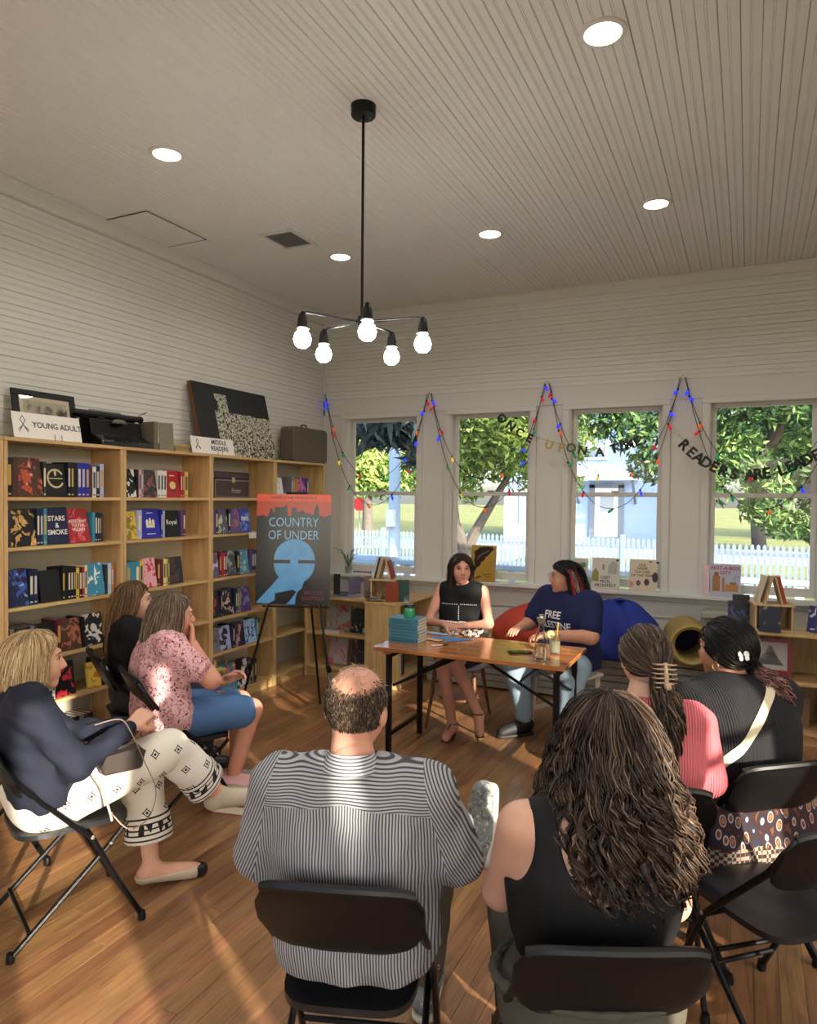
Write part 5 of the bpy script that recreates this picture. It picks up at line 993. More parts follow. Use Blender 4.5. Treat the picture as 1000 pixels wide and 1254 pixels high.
banner('letter banner reading READERS ARE LEADERS over the wide window', [(837, 545), (846, 554), (855, 561), (864, 567), (874, 572), (885, 577), (898, 581), (908, 582), (918, 582), (928, 581), (938, 580), (948, 578), (957, 576), (967, 572), (977, 568), (988, 563), (999, 558), (1011, 552), (1022, 546)], 'READERS ARE LEADERS', ['#1e1e20', '#3a2a26', '#1e1e20', '#26302a', '#1e1e20'], .095)
tag(bxs('window_sticker', mat('#b8bdd0', .5), None, (-.05, .05, -.002, 0, -.045, .045), loc=tuple(onp(990, 599, 1, YB+.07)[:1])+(YB+.085, onp(990, 599, 1, YB+.07)[2]), bevel=.0008), 'small pale sticker on the glass above the middle rail', 'sticker')
# A handbag is held by the woman in navy, a paperback pile lies by her foot: see the people section
# ================================================================ PEOPLE
# ---- smooth bodies: distance field of tapered limbs, turned into one continuous surface
def polygonise(prims, res, k=.03, cut=None, disp=None):
    lo = np.min([np.minimum(np.array(p[1])-p[3], np.array(p[2])-p[4]) if p[0] == 'c' else np.array(p[1])-max(p[2]) for p in prims if p[0] != 's'], axis=0)-.03
    hi = np.max([np.maximum(np.array(p[1])+p[3], np.array(p[2])+p[4]) if p[0] == 'c' else np.array(p[1])+max(p[2]) for p in prims if p[0] != 's'], axis=0)+.03
    n = np.ceil((hi-lo)/res).astype(int)+1
    ax = [lo[i]+res*np.arange(n[i]) for i in range(3)]
    F = np.full(n, 9., dtype=np.float32)
    for p in prims:
        kk = k
        if p[0] == 'c':
            a, b, r1, r2 = np.array(p[1], float), np.array(p[2], float), p[3], p[4]; kk = p[5] if len(p) > 5 else k
            l, h = np.minimum(a-r1, b-r2)-2.2*kk-.01, np.maximum(a+r1, b+r2)+2.2*kk+.01
        elif p[0] == 'e':
            c, rr = np.array(p[1], float), np.array(p[2], float); Rm = p[3] if len(p) > 3 and p[3] is not None else np.eye(3); kk = p[4] if len(p) > 4 else k; l, h = c-rr.max()-2.2*kk-.01, c+rr.max()+2.2*kk+.01
        else:
            c, rr = np.array(p[1], float), np.array(p[2], float); Rm = p[3] if len(p) > 3 and p[3] is not None else np.eye(3); l, h = c-rr.max()-.03, c+rr.max()+.03
        i0 = np.clip(np.floor((l-lo)/res).astype(int), 0, n-1); i1 = np.clip(np.ceil((h-lo)/res).astype(int)+1, 1, n)
        if (i1 <= i0).any(): continue
        X, Y, Z = np.meshgrid(*[ax[q][i0[q]:i1[q]].astype(np.float32) for q in range(3)], indexing='ij')
        if p[0] == 'c':
            ba = b-a; L2 = float(ba@ba); px, py, pz = X-a[0], Y-a[1], Z-a[2]
            t = np.clip((px*ba[0]+py*ba[1]+pz*ba[2])/L2, 0, 1) if L2 > 1e-9 else np.zeros_like(X)
            d = np.sqrt((px-ba[0]*t)**2+(py-ba[1]*t)**2+(pz-ba[2]*t)**2)-(r1+(r2-r1)*t)
        else:
            px, py, pz = X-c[0], Y-c[1], Z-c[2]; q = [(Rm[0, j]*px+Rm[1, j]*py+Rm[2, j]*pz)/rr[j] for j in range(3)]
            k0 = np.sqrt(q[0]**2+q[1]**2+q[2]**2)+1e-6; k1 = np.sqrt((q[0]/rr[0])**2+(q[1]/rr[1])**2+(q[2]/rr[2])**2)+1e-6; d = k0*(k0-1)/k1
        S = tuple(slice(i0[q], i1[q]) for q in range(3)); f = F[S]
        if p[0] == 's':
            ks = .006; d = -d; h_ = np.clip(.5-.5*(f-d)/ks, 0, 1); F[S] = f*(1-h_)+d*h_+ks*h_*(1-h_)
        else:
            h_ = np.clip(.5+.5*(f-d)/kk, 0, 1); F[S] = f*(1-h_)+d*h_-kk*h_*(1-h_)
    if disp is not None or cut is not None:
        X, Y, Z = np.meshgrid(*[a_.astype(np.float32) for a_ in ax], indexing='ij')
        if disp is not None: F = F+disp(X, Y, Z).astype(np.float32)
        for (pt, nr) in cut or []: F = np.maximum(F, (X-pt[0])*nr[0]+(Y-pt[1])*nr[1]+(Z-pt[2])*nr[2])
    return surface_nets(F, lo, res)
def surface_nets(F, lo, res):
    I = F < 0; n = np.array(F.shape)
    c = np.zeros(n-1, dtype=np.int8)
    for dx in (0, 1):
        for dy in (0, 1):
            for dz in (0, 1): c += I[dx:n[0]-1+dx, dy:n[1]-1+dy, dz:n[2]-1+dz]
    act = (c > 0) & (c < 8); ids = np.full(n-1, -1, dtype=np.int64); cells = np.argwhere(act); ids[act] = np.arange(len(cells))
    acc = np.zeros((len(cells), 3)); cnt = np.zeros(len(cells))
    cr = [(dx, dy, dz) for dx in (0, 1) for dy in (0, 1) for dz in (0, 1)]
    for a in cr:
        for q in range(3):
            if a[q]: continue
            b = list(a); b[q] = 1
            fa = F[cells[:, 0]+a[0], cells[:, 1]+a[1], cells[:, 2]+a[2]]; fb = F[cells[:, 0]+b[0], cells[:, 1]+b[1], cells[:, 2]+b[2]]
            m = (fa < 0) != (fb < 0); t = np.where(m, fa/np.where(m, fa-fb, 1), 0)
            for w in range(3): acc[:, w] += np.where(m, a[w]+(t if w == q else 0), 0)
            cnt += m
    V = lo+res*(cells+acc/cnt[:, None]); Q = []
    for q in range(3):
        sl0 = [slice(None)]*3; sl1 = [slice(None)]*3; sl0[q] = slice(0, -1); sl1[q] = slice(1, None)
        ch = I[tuple(sl0)] != I[tuple(sl1)]; e = np.argwhere(ch); u, w = (q+1) % 3, (q+2) % 3
        ok = (e[:, u] > 0) & (e[:, w] > 0) & (e[:, u] < n[u]-1) & (e[:, w] < n[w]-1); e = e[ok]; g = []
        for (du, dw) in ((-1, -1), (0, -1), (0, 0), (-1, 0)):
            ix = e.copy(); ix[:, u] += du; ix[:, w] += dw; g.append(ids[ix[:, 0], ix[:, 1], ix[:, 2]])
        g = np.stack(g, 1); fl_ = I[e[:, 0], e[:, 1], e[:, 2]]; g[~fl_] = g[~fl_][:, ::-1]; Q.append(g)
    return V, np.concatenate(Q)
def sdf_obj(name, mats, parent, pieces, smooth_it=2, mi=None):
    """pieces: list of (V,Q); joined into one mesh"""
    Vs, Qs, o = [], [], 0
    for V, Q in pieces:
        for _ in range(smooth_it):
            S = np.zeros_like(V); c = np.zeros(len(V))
            for a, b in ((0, 1), (1, 2), (2, 3), (3, 0)):
                np.add.at(S, Q[:, a], V[Q[:, b]]); np.add.at(c, Q[:, a], 1); np.add.at(S, Q[:, b], V[Q[:, a]]); np.add.at(c, Q[:, b], 1)
            V = V*.5+.5*S/np.maximum(c, 1)[:, None]
        Vs.append(V); Qs.append(Q+o); o += len(V)
    V = np.concatenate(Vs); Q = np.concatenate(Qs); me = bpy.data.meshes.new(name)
    me.vertices.add(len(V)); me.vertices.foreach_set('co', V.astype(np.float32).ravel()); me.loops.add(len(Q)*4); me.loops.foreach_set('vertex_index', Q.astype(np.int32).ravel())
    me.polygons.add(len(Q)); me.polygons.foreach_set('loop_start', (np.arange(len(Q))*4).astype(np.int32)); me.polygons.foreach_set('use_smooth', np.ones(len(Q), dtype=bool))
    for m in (mats if isinstance(mats, list) else [mats]): me.materials.append(m)
    if mi is not None: me.polygons.foreach_set('material_index', mi(V[Q].mean(1)).astype(np.int32))
    me.update(calc_edges=True); me.validate(); return obj(name, me, parent)
def rot3(yaw, pitch, roll):
    return np.array((Matrix.Rotation(R_(-yaw), 3, 'Z') @ Matrix.Rotation(R_(pitch), 3, 'X') @ Matrix.Rotation(R_(roll), 3, 'Y')))
V3 = lambda p: np.array(p, float)
def lerp(a, b, t): return tuple(V3(a)*(1-t)+V3(b)*t)
# ---- body pieces
def torso(P, g=1., o=0., top=True, gx=1.):
    L = []
    def cap(c, w, r): L.append(('c', (c[0]-w*gx, c[1], c[2]), (c[0]+w*gx, c[1], c[2]), r*g+o, r*g+o, .07))
    cap(P['pel'], .075, .108); cap(P['wai'], .068, .1); cap(lerp(P['wai'], P['che'], .5), .075, .102); cap(P['che'], .085, .1)
    L.append(('c', lerp(P['shL'], P['shR'], .12), lerp(P['shL'], P['shR'], .88), .056+o, .056+o, .05)); up = lerp(P['che'], P['nek'], .5); cap(up, .06, .07)
    return L
def neck(P, o=0.): return [('c', lerp(P['che'], P['nek'], .7), P['nek'], .056+o, .052+o, .03), ('c', P['nek'], tuple(V3(P['head'])+V3((0, -.012, -.05))), .052+o, .048+o, .03)]
def arm(P, s, o=0., f=1., g=1., k=.03):
    sh, el, wr = P['sh'+s], P['el'+s], P['wr'+s]; L = []
    if f <= 1: L.append(('c', sh, lerp(sh, el, f), .053*g+o, (.053-.012*f)*g+o, k))
    else: L += [('c', sh, el, .053*g+o, .042*g+o, k), ('c', el, lerp(el, wr, f-1), .042*g+o, (.042-.014*(f-1))*g+o, k)]
    return L
def leg(P, s, o=0., f=2., g=1., flare=0., k=.03):
    hp, kn, an = P['hp'+s], P['kn'+s], P['an'+s]; L = []
    if f <= 1: L.append(('c', hp, lerp(hp, kn, f), .088*g+o, (.088-.028*f)*g+o, k))
    else: L += [('c', hp, kn, .088*g+o, .06*g+o, k), ('c', kn, lerp(kn, an, f-1), .06*g+o, (.06-.024*(f-1))*g+o+flare, k)]
    return L
def foot(P, s, o=0.):
    an, to = V3(P['an'+s]), V3(P['to'+s]); d = (to-an); heel = an-d*.15+V3((0, 0, -.035))
    heel[2] = max(heel[2], .032) if an[2] < .12 else heel[2]
    return [('c', tuple(an), tuple(heel), .034+o, .030+o, .02), ('c', tuple(heel), tuple(to), .03+o, .026+o, .02), ('c', tuple(an+V3((0, 0, -.01))), tuple(lerp(an, to, .8)), .03+o, .026+o, .03)]
def hand(P, s, d=None, nrm=None, curl=.45, spread=.0, size=1.):
    wr, el = V3(P['wr'+s]), V3(P['el'+s]); f = V3(d) if d is not None else wr-el; f /= np.linalg.norm(f); n_ = V3(nrm if nrm is not None else (0, 0, -1)); n_ -= f*(n_@f); n_ /= np.linalg.norm(n_)
    sd = np.cross(f, n_); th = -1 if s == 'R' else 1; L = []; z = size
    if s == 'L': pass
    for i in range(4):
        b = wr+f*.088*z+sd*(i-1.5)*.0195*z-n_*.002; L.append(('c', tuple(wr+sd*(i-1.5)*.011*z), tuple(b), .0145*z, .0105*z, .012))
        ln = [.062, .074, .070, .054][i]*z; p = b; ang = curl*.7; dr = f+sd*(i-1.5)*spread
        for q, fr in enumerate((.46, .31, .23)):
            v = dr*math.cos(ang)+n_*math.sin(ang); v /= np.linalg.norm(v); p2 = p+v*ln*fr; L.append(('c', tuple(p), tuple(p2), (.0098-.001*q)*z, (.0088-.001*q)*z, .004)); p = p2; ang += curl
    b = wr+f*.022*z-sd*.020*z; v = f*.62-sd*.62+n_*.42; v /= np.linalg.norm(v); p = b+v*.046*z; v2 = f*.85-sd*.22+n_*.5; v2 /= np.linalg.norm(v2)
    L += [('c', tuple(b), tuple(p), .0155*z, .0115*z, .012), ('c', tuple(p), tuple(p+v2*.032*z), .011*z, .0098*z, .005), ('c', tuple(p+v2*.032*z), tuple(p+v2*.055*z), .0098*z, .0085*z, .005)]
    return L
def head_prims(P, hs=1.):
    R = rot3(*P['hd']); c = V3(P['head'])
    def T(p): return tuple(c+R@(V3(p)*hs))
    def C(a, b, r1, r2, k=.014): return ('c', T(a), T(b), r1*hs, r2*hs, k)
    L = [('e', T((0, -.012, .022)), V3((.074, .094, .088))*hs, R, .02), ('e', T((0, .03, -.028)), V3((.059, .066, .082))*hs, R, .02), C((0, .035, -.06), (0, .062, -.09), .047, .026, .02), C((-.03, .082, .03), (.03, .082, .03), .012, .012, .015),
         C((-.036, .058, -.025), (-.034, .062, -.04), .026, .024, .02), C((.036, .058, -.025), (.034, .062, -.04), .026, .024, .02), C((0, .09, .012), (0, .108, -.024), .0075, .0115, .01), C((-.01, .098, -.027), (.01, .098, -.027), .0085, .0085, .008),
         C((-.016, .087, -.06), (.016, .087, -.06), .0075, .0075, .008), ('e', T((.076, -.008, -.01)), V3((.010, .021, .03))*hs, R, .008), ('e', T((-.076, -.008, -.01)), V3((.010, .021, .03))*hs, R, .008)]
    for s in (-1, 1): L.append(('s', T((s*.031, .099, .012)), V3((.015, .013, .009))*hs, R))
    L.append(C((0, -.02, -.04), (0, -.03, -.1), .05, .05, .025)); return L
SK = {}
def skin(c):
    if c in SK: return SK[c]
    b = NB('skin'); n = b.noise(b.tc(), 26., 3); l = lin(c); b.col(b.mix(n, tuple(x*.88 for x in l[:3])+(1,), tuple(min(1, x*1.08) for x in l[:3])+(1,))); SK[c] = b.fin(.5, 0, .35, **{'Subsurface Weight': .08, 'Subsurface Radius': (.02, .008, .004)}); return SK[c]
def folds(amp, seed, f=26.):
    rg = np.random.default_rng(seed); D = rg.normal(size=(5, 3)); D /= np.linalg.norm(D, axis=1)[:, None]; ph = rg.random(5)*6.28
    def fn(X, Y, Z):
        s = 0; w = np.sin(9*X+5*Z+seed)+np.sin(7*Y-6*Z)
        for i in range(5): s = s+np.sin((D[i, 0]*X+D[i, 1]*Y+D[i, 2]*Z)*f*(.7+.25*i)+ph[i]+w*1.1)
        return amp*s/2.5
    return fn
def face_parts(P, t, hs=1., iris='#3a2a20', lip='#a85a55', brow='#3a2a22'):
    R = rot3(*P['hd']); c = V3(P['head']); Rm = Matrix(R.tolist())
    def T(p): return Vector(c+R@(V3(p)*hs))
    for s in (-1, 1):
        e = MB(); e.lathe([(.0005, -.010), (.0071, -.0071), (.010, 0), (.0071, .0071), (.0005, .010)], 14, T((s*.031, .0815, .012))); ey = e.build('eye', mat('#b9aca2', .3, spec=.4), t, smooth=2)
        MB().lathe([(.0005, .0014), (.005, .001), (.0062, -.001)], 12, T((s*.031, .0912, .012)), axis=tuple(R@V3((0, 1, 0)))).build('iris', mat(iris, .1, spec=.7), ey)
        MB().tube([T((s*.018, .097, .031)), T((s*.033, .095, .036)), T((s*.048, .084, .031))], [.0018, .0028, .0012], 6).build('eyebrow', mat(brow, .8), t)
        MB().tube([T((s*.019, .0925, .013)), T((s*.031, .0965, .0195)), T((s*.044, .086, .013))], .0014, 5).build('eyelid', mat(brow, .8), t)
    MB().tube([T((-.02, .088, -.058)), T((-.008, .0955, -.0565)), T((0, .0958, -.058)), T((.008, .0955, -.0565)), T((.02, .088, -.058))], [.001, .0035, .003, .0035, .001], 6).build('lip', mat(lip, .4), t, smooth=True)
    MB().tube([T((-.018, .088, -.0635)), T((0, .0955, -.0665)), T((.018, .088, -.0635))], [.001, .0048, .001], 6).build('lip', mat(lip, .4), t, smooth=True)
# ---- hair
def strands_mesh(paths, rad, sides, mats, parent, rng, name='hair', probs=None):
    """paths (n,m,3); rad (m,)"""
    n, m, _ = paths.shape; T = np.zeros_like(paths); T[:, 1:-1] = paths[:, 2:]-paths[:, :-2]; T[:, 0] = paths[:, 1]-paths[:, 0]; T[:, -1] = paths[:, -1]-paths[:, -2]; T /= np.linalg.norm(T, axis=2, keepdims=True)+1e-9
    ref = np.where(np.abs(T[..., 2:3]) > .9, np.array([1., 0, 0]), np.array([0, 0, 1.])); U = np.cross(T, ref); U /= np.linalg.norm(U, axis=2, keepdims=True)+1e-9; Wv = np.cross(T, U)
    sc = rng.uniform(.7, 1.3, (n, 1, 1)); a = np.arange(sides)*2*math.pi/sides
    V = paths[:, :, None, :]+(U[:, :, None, :]*np.cos(a)[None, None, :, None]+Wv[:, :, None, :]*np.sin(a)[None, None, :, None])*(np.array(rad)[None, :, None, None]*sc[..., None])
    idx = np.arange(n*m*sides).reshape(n, m, sides); A = idx[:, :-1]; B = idx[:, 1:]
    Q = np.stack([A, np.roll(A, -1, 2), np.roll(B, -1, 2), B], -1).reshape(-1, 4); V = V.reshape(-1, 3)
    me = bpy.data.meshes.new(name); me.vertices.add(len(V)); me.vertices.foreach_set('co', V.astype(np.float32).ravel()); me.loops.add(len(Q)*4); me.loops.foreach_set('vertex_index', Q.astype(np.int32).ravel()); me.polygons.add(len(Q)); me.polygons.foreach_set('loop_start', (np.arange(len(Q))*4).astype(np.int32)); me.polygons.foreach_set('use_smooth', np.ones(len(Q), dtype=bool))
    for x in mats: me.materials.append(x)
    mi = rng.choice(len(mats), n, p=probs); me.polygons.foreach_set('material_index', np.repeat(mi, (m-1)*sides).astype(np.int32)); me.update(calc_edges=True); return obj(name, me, parent)
def hair_mats(*cs, rough=.45): return [mat(c, rough, 0, .2, 60., spec=.35) for c in cs]
def pinterp(prof, z):
    zs = np.array([p[0] for p in prof])[::-1]; return [np.interp(z, zs, np.array([p[i] for p in prof])[::-1]) for i in (1, 2, 3)]
def long_hair(P, t, prof, n, rad, mats, seed, face=52, curl=(0, 0), m=18, wave=0., sides=3, hull=True, probs=None, part=0., yaw=None, jit=.1, zhl=.088, layer=(.92, 1.04), hs=1., kids=1, clump=.006):
    """prof: (z, rx, ry, y_offset) rows from crown to tips, relative to the head centre"""
    rg = np.random.default_rng(seed); c = V3(P['head']); yw = P['hd'][0] if yaw is None else yaw; Ry = rot3(yw, 0, 0)
    prof = [(p[0]*hs, p[1]*hs, p[2]*hs, p[3]*hs) for p in prof]; z0, z1 = prof[0][0], prof[-1][0]; fa = R_(face)
    arc = np.concatenate([[0], np.cumsum([math.hypot(b[0]-a[0], b[2]-a[2]) for a, b in zip(prof, prof[1:])])]); arc /= arc[-1]; pz = np.array([p[0] for p in prof])
    def pts(phi, s, lay):
        z = np.interp(s, arc, pz); rx, ry, yo = pinterp(prof, z)
        ph = (phi+math.pi) % (2*math.pi)-math.pi; lim = np.clip((zhl*hs-z)/.05, 0, 1)*fa
        ph2 = np.sign(ph+1e-9)*np.maximum(np.abs(ph), lim+.0*z)
        return np.stack([rx*np.sin(ph2)*lay+part*np.clip(1-s*6, 0, 1), yo+ry*np.cos(ph2)*lay, z], -1), ph2
    s = np.linspace(0, 1, m)[None, :]; n = n//kids; phi = rg.uniform(-math.pi, math.pi, (n, 1)); lay = rg.uniform(layer[0], layer[1], (n, 1))
    end = rg.uniform(1-jit, 1.0, (n, 1)); st = rg.random((n, 1))**2*.35
    ss = st+(end-st)*s; p, ph2 = pts(phi+rg.normal(size=(n, 1))*.02+0*ss, ss, lay)
    fall = np.clip((ss-.15)/.4, 0, 1)
    if curl[0]:
        a, f = curl; w = f*ss*rg.uniform(.8, 1.2, (n, 1))+rg.random((n, 1))*6.28; am = a*fall*rg.uniform(.5, 1.3, (n, 1))
        p[..., 0] += am*np.cos(w); p[..., 1] += am*np.sin(w)*.9; p[..., 2] += am*.4*np.sin(w*1.3)
    if wave:
        w = rg.random((n, 3, 1))*6.28; p[..., 0] += wave*fall*np.sin(9*ss+w[:, 0]); p[..., 1] += wave*fall*np.sin(8*ss+w[:, 1])
    if kids > 1:
        o_ = rg.normal(size=(n, kids, 1, 3))*clump*(1-.55*np.clip((s[..., None]-.3)/.7, 0, 1))[:, None]; p = (p[:, None]+o_).reshape(n*kids, m, 3)
    p = p@Ry.T+c; q = np.linspace(0, 1, m); rd = rad*np.where(q < .75, 1, 1-.75*(q-.75)/.25)*np.minimum(1, .4+q*6)
    h = strands_mesh(p, rd, sides, mats, t, rg, 'hair', probs)
    if hull:
        def fn(u, v):
            pp, _ = pts(np.array([[(u-.5)*2*math.pi]]), np.array([[v*.93]]), np.array([[layer[0]+.01]])); return tuple((pp@Ry.T+c)[0, 0])
        MB().grid(fn, 48, 28).build('hair_base', mats[0], t, smooth=2)
    return h
def tail_hair(t, path, n, spread, mats, seed, curl=(.0, 0), rad=.004, m=20, taper=.3):
    rg = np.random.default_rng(seed); path = V3(path); k = np.linspace(0, len(path)-1, m); c = np.stack([np.interp(k, np.arange(len(path)), path[:, i]) for i in range(3)], 1)
    s = np.linspace(0, 1, m); sp = np.interp(s, np.linspace(0, 1, len(spread)), spread); d = rg.normal(size=(n, 1, 3)); d /= np.linalg.norm(d, axis=2, keepdims=True)+1e-9; d *= rg.random((n, 1, 1))**.4
    p = c[None]+d*sp[None, :, None]; w = curl[1]*s[None]*rg.uniform(.8, 1.2, (n, 1))+rg.random((n, 1))*6.28; am = curl[0]*np.clip(s*2.5, 0, 1)[None]*rg.uniform(.5, 1.3, (n, 1)); p[..., 0] += am*np.cos(w); p[..., 1] += am*np.sin(w); p[..., 2] += .5*am*np.sin(1.3*w)
    return strands_mesh(p, rad*np.where(s < .8, 1, 1-taper*(s-.8)/.2*3), 3, mats, t, rg, 'hair')
def cap_to_point(P, t, tie, n, mats, seed, lo=-.35, lift=1.05, rad=.0035, face=60, hs=1., m=9):
    """hair drawn over the skull to a tie point"""
    rg = np.random.default_rng(seed); c = V3(P['head']); R = rot3(*P['hd']); rr = V3((.080, .100, .094))*hs; off = V3((0, -.012, .022))*hs; T0_ = V3(tie)-off; T0_ = T0_/rr; T0_ /= np.linalg.norm(T0_); P_ = []
    while len(P_) < n:
        ph = rg.uniform(-math.pi, math.pi); el = rg.uniform(-.75, 1.4)
        if abs(ph) < R_(face) and el < .62-.25*abs(ph): continue
        if el < lo and abs(ph) < R_(95): continue
        d = np.array([math.sin(ph)*math.cos(el), math.cos(ph)*math.cos(el), math.sin(el)]); P_.append(d)
    D = np.array(P_); s = np.linspace(0, 1, m)[None, :, None]; Q = D[:, None]*(1-s)+T0_*s; Q /= np.linalg.norm(Q, axis=2, keepdims=True)+1e-9; lay = rg.uniform(1.0, lift, (n, 1, 1))
    p = Q*rr*lay+off; p += rg.normal(size=(n, 1, 3))*.002; p = p@R.T+c
    strands_mesh(p, np.full(m, rad), 3, mats, t, rg, 'hair')
    def fn(u, v):
        ph = (u-.5)*2*math.pi; e0 = .62-.25*abs(ph) if abs(ph) < R_(face) else (lo if abs(ph) < R_(95) else -.75); el = e0+(math.pi/2-e0)*v
        d = np.array([math.sin(ph)*math.cos(el), math.cos(ph)*math.cos(el), math.sin(el)]); return tuple((d*rr*1.0+off)@R.T+c)
    MB().grid(fn, 44, 14).build('hair_base', mats[0], t, smooth=2)
def person(key, label):
    cx, cy, a = SEATS[key]; t = thing('person', label, 'person', (cx, cy, 0), -R_(a)); return t, POSE[key]
def body_obj(t, P, sk, g=1., hands={}, feet=True, res=.010, hs=1., gx=1., ag=1., lg=1.):
    pr = torso(P, g*.93, 0, gx=gx)+neck(P)+arm(P, 'R', f=2, g=ag)+arm(P, 'L', f=2, g=ag)+leg(P, 'R', g=lg)+leg(P, 'L', g=lg)
    if feet: pr += foot(P, 'R')+foot(P, 'L')
    pcs = [polygonise(pr, res), polygonise(head_prims(P, hs), .0058)]
    for s in 'RL':
        kw = hands.get(s, {}); pcs.append(polygonise(hand(P, s, **kw), .0052, .006))
    return sdf_obj('body', skin(sk), t, pcs)
def cloth(name, m, t, prims, res=.009, k=.03, cut=None, amp=.004, seed=1, f=48., mi=None):
    return sdf_obj(name, m, t, [polygonise(prims, res, k, cut, folds(amp, seed, f) if amp else None)], 2, mi)
# ---------------------------------------------------------------- fabrics
def stripes_mat(name, dark, light, per, yoke=False, axis=0):
    b = NB(name); x, y, z = b.sep(); per = 2*math.pi/per
    ax_ = b.math('ABSOLUTE', x); co = (x, y, z)[axis]
    if yoke:
        slv = b.math('ADD', b.math('MULTIPLY', ax_, .9), b.math('MULTIPLY', z, .42)); bend = b.noise(b.map((3, 3, 3)), 3., 2)
        co = b.math('ADD', co, b.math('MULTIPLY', bend, .014))
        isY = b.math('GREATER_THAN', z, b.math('MULTIPLY_ADD', ax_, -.12, .962)); isS = b.math('GREATER_THAN', ax_, b.math('MULTIPLY_ADD', b.math('SUBTRACT', 1., z), .22, .205))
        mY = b.math('MULTIPLY', isY, b.math('SUBTRACT', 1., isS)); co = b.math('ADD', b.math('MULTIPLY', co, b.math('SUBTRACT', 1., b.math('MAXIMUM', mY, isS))), b.math('ADD', b.math('MULTIPLY', z, mY), b.math('MULTIPLY', slv, isS)))
    w = b.math('MULTIPLY_ADD', b.math('SINE', b.math('MULTIPLY', co, per)), 1.6, .75, clamp=True); n = b.noise(b.tc(), 300., 2)
    b.col(b.mix(w, dark, light)); b.bump(n, .2, .001); return b.fin(.85, 0, .2)
def print_mat(name, base, cols, scale, thr=.56, rough=.85, stretch=(1, 1, 1)):
    b = NB(name); v = b.map(stretch); n = b.noise(v, scale, 3, .6, 1.); n2 = b.noise(v, scale*2.3, 2, .5, .5); cc = b.mix(b.math('GREATER_THAN', n, thr), base, cols[0])
    if len(cols) > 1: cc = b.mix(b.math('GREATER_THAN', n2, .6), cc, cols[1])
    b.col(cc); b.bump(n2, .1, .002); return b.fin(rough, 0, .2)
def denim(c1, c2):
    b = NB('denim'); n = b.noise(b.tc(), 7., 4); f = b.noise(b.map((400, 400, 120)), 1., 2); b.col(b.mix(b.math('MULTIPLY_ADD', f, .4, b.math('MULTIPLY', n, .6)), c1, c2)); b.bump(f, .25, .001); return b.fin(.9, 0, .15)
def knit(c, per=.006, axis=0):
    b = NB('rib_knit'); s = b.sep(); w = b.math('SINE', b.math('MULTIPLY', s[axis], 2*math.pi/per)); n = b.noise(b.tc(), 20., 2); l = lin(c); b.col(b.mix(n, tuple(q*.8 for q in l[:3])+(1,), tuple(q*1.2 for q in l[:3])+(1,))); b.bump(w, .5, .003); return b.fin(.8, 0, .3)
def motif_mat():
    b = NB('white_print_cotton'); x, y, z = b.sep(); s = 10.
    u = b.math('MULTIPLY', y, s); v = b.math('MULTIPLY', z, s); row = b.math('FLOOR', v); u = b.math('ADD', u, b.math('MULTIPLY', row, .37))
    fu = b.math('ABSOLUTE', b.math('SUBTRACT', b.math('FRACT', u), .5)); fv = b.math('ABSOLUTE', b.math('SUBTRACT', b.math('FRACT', v), .5)); d1 = b.math('ADD', fu, fv); d2 = b.math('MAXIMUM', fu, fv)
    ring = b.math('MULTIPLY', b.math('GREATER_THAN', d1, .13), b.math('LESS_THAN', d1, .185)); dot = b.math('LESS_THAN', d2, .05); tick = b.math('MULTIPLY', b.math('LESS_THAN', b.math('MINIMUM', fu, fv), .02), b.math('LESS_THAN', d2, .2))
    m = b.math('MAXIMUM', b.math('MAXIMUM', ring, dot), b.math('MULTIPLY', tick, b.math('GREATER_THAN', d1, .13))); b.col(b.mix(m, '#ded8ca', '#2b2826')); b.bump(b.noise(b.tc(), 60.), .1, .002); return b.fin(.9, 0, .2)
def band_mat(p0, p1):
    """woven border bands running round a trouser leg, measured along the leg from p0 to p1"""
    b = NB('border_band'); d = V3(p1)-V3(p0); L = np.linalg.norm(d); d = d/L
    vm = b.n('VectorMath', operation='DOT_PRODUCT'); b.t.links.new(b.tc(), vm.inputs[0]); vm.inputs[1].default_value = tuple(d); s = b.math('SUBTRACT', vm.outputs['Value'], float(d@V3(p0)))
    s = b.math('DIVIDE', s, L); wav = b.math('SINE', b.math('MULTIPLY', b.sep()[0], 190.)); z3 = b.math('SINE', b.math('MULTIPLY', b.sep()[1], 150.))
    lines = b.math('GREATER_THAN', b.math('SINE', b.math('MULTIPLY', s, 32.)), .55); mid = b.math('MULTIPLY', b.math('LESS_THAN', b.math('ABSOLUTE', b.math('SUBTRACT', s, .42)), .2), b.math('GREATER_THAN', b.math('ADD', wav, z3), .1))
    b.col(b.mix(b.math('MAXIMUM', lines, mid), '#ded8ca', '#2b2826')); return b.fin(.9, 0, .2)
def print_on(cl, key, size, m, t, x, z, sx=1., front=1):
    from mathutils.bvhtree import BVHTree
    me = cl.data; bv = BVHTree.FromPolygons([v.co.copy() for v in me.vertices], [tuple(p.vertices) for p in me.polygons])
    mt = TEXTS[key].copy(); mt.materials.clear(); mt.materials.append(m); bm = bmesh.new(); bm.from_mesh(mt); bmesh.ops.subdivide_edges(bm, edges=[e for e in bm.edges if e.calc_length() > .15], cuts=2)
    for v in bm.verts:
        X, Z = x-v.co.x*size*sx, z+v.co.y*size; h = bv.ray_cast(Vector((X, 1.5, Z)), Vector((0, -1, 0))); yy = h[0].y if h[0] else .1; v.co = Vector((X, yy+.003+max(0, v.co.z)*.2, Z))
    bm.to_mesh(mt); bm.free(); return obj('shirt_print', mt, cl)
NAVY = mat('#1b1f2d', .8, var=.15, scale=40., spec=.25); BLK = mat('#101013', .8, var=.2, scale=40., spec=.25)
def top_cut(P, r=.07, dz=.0): return ('s', tuple(V3(P['nek'])+V3((0, .015, .03+dz))), (r, r*1.0, r*.85))
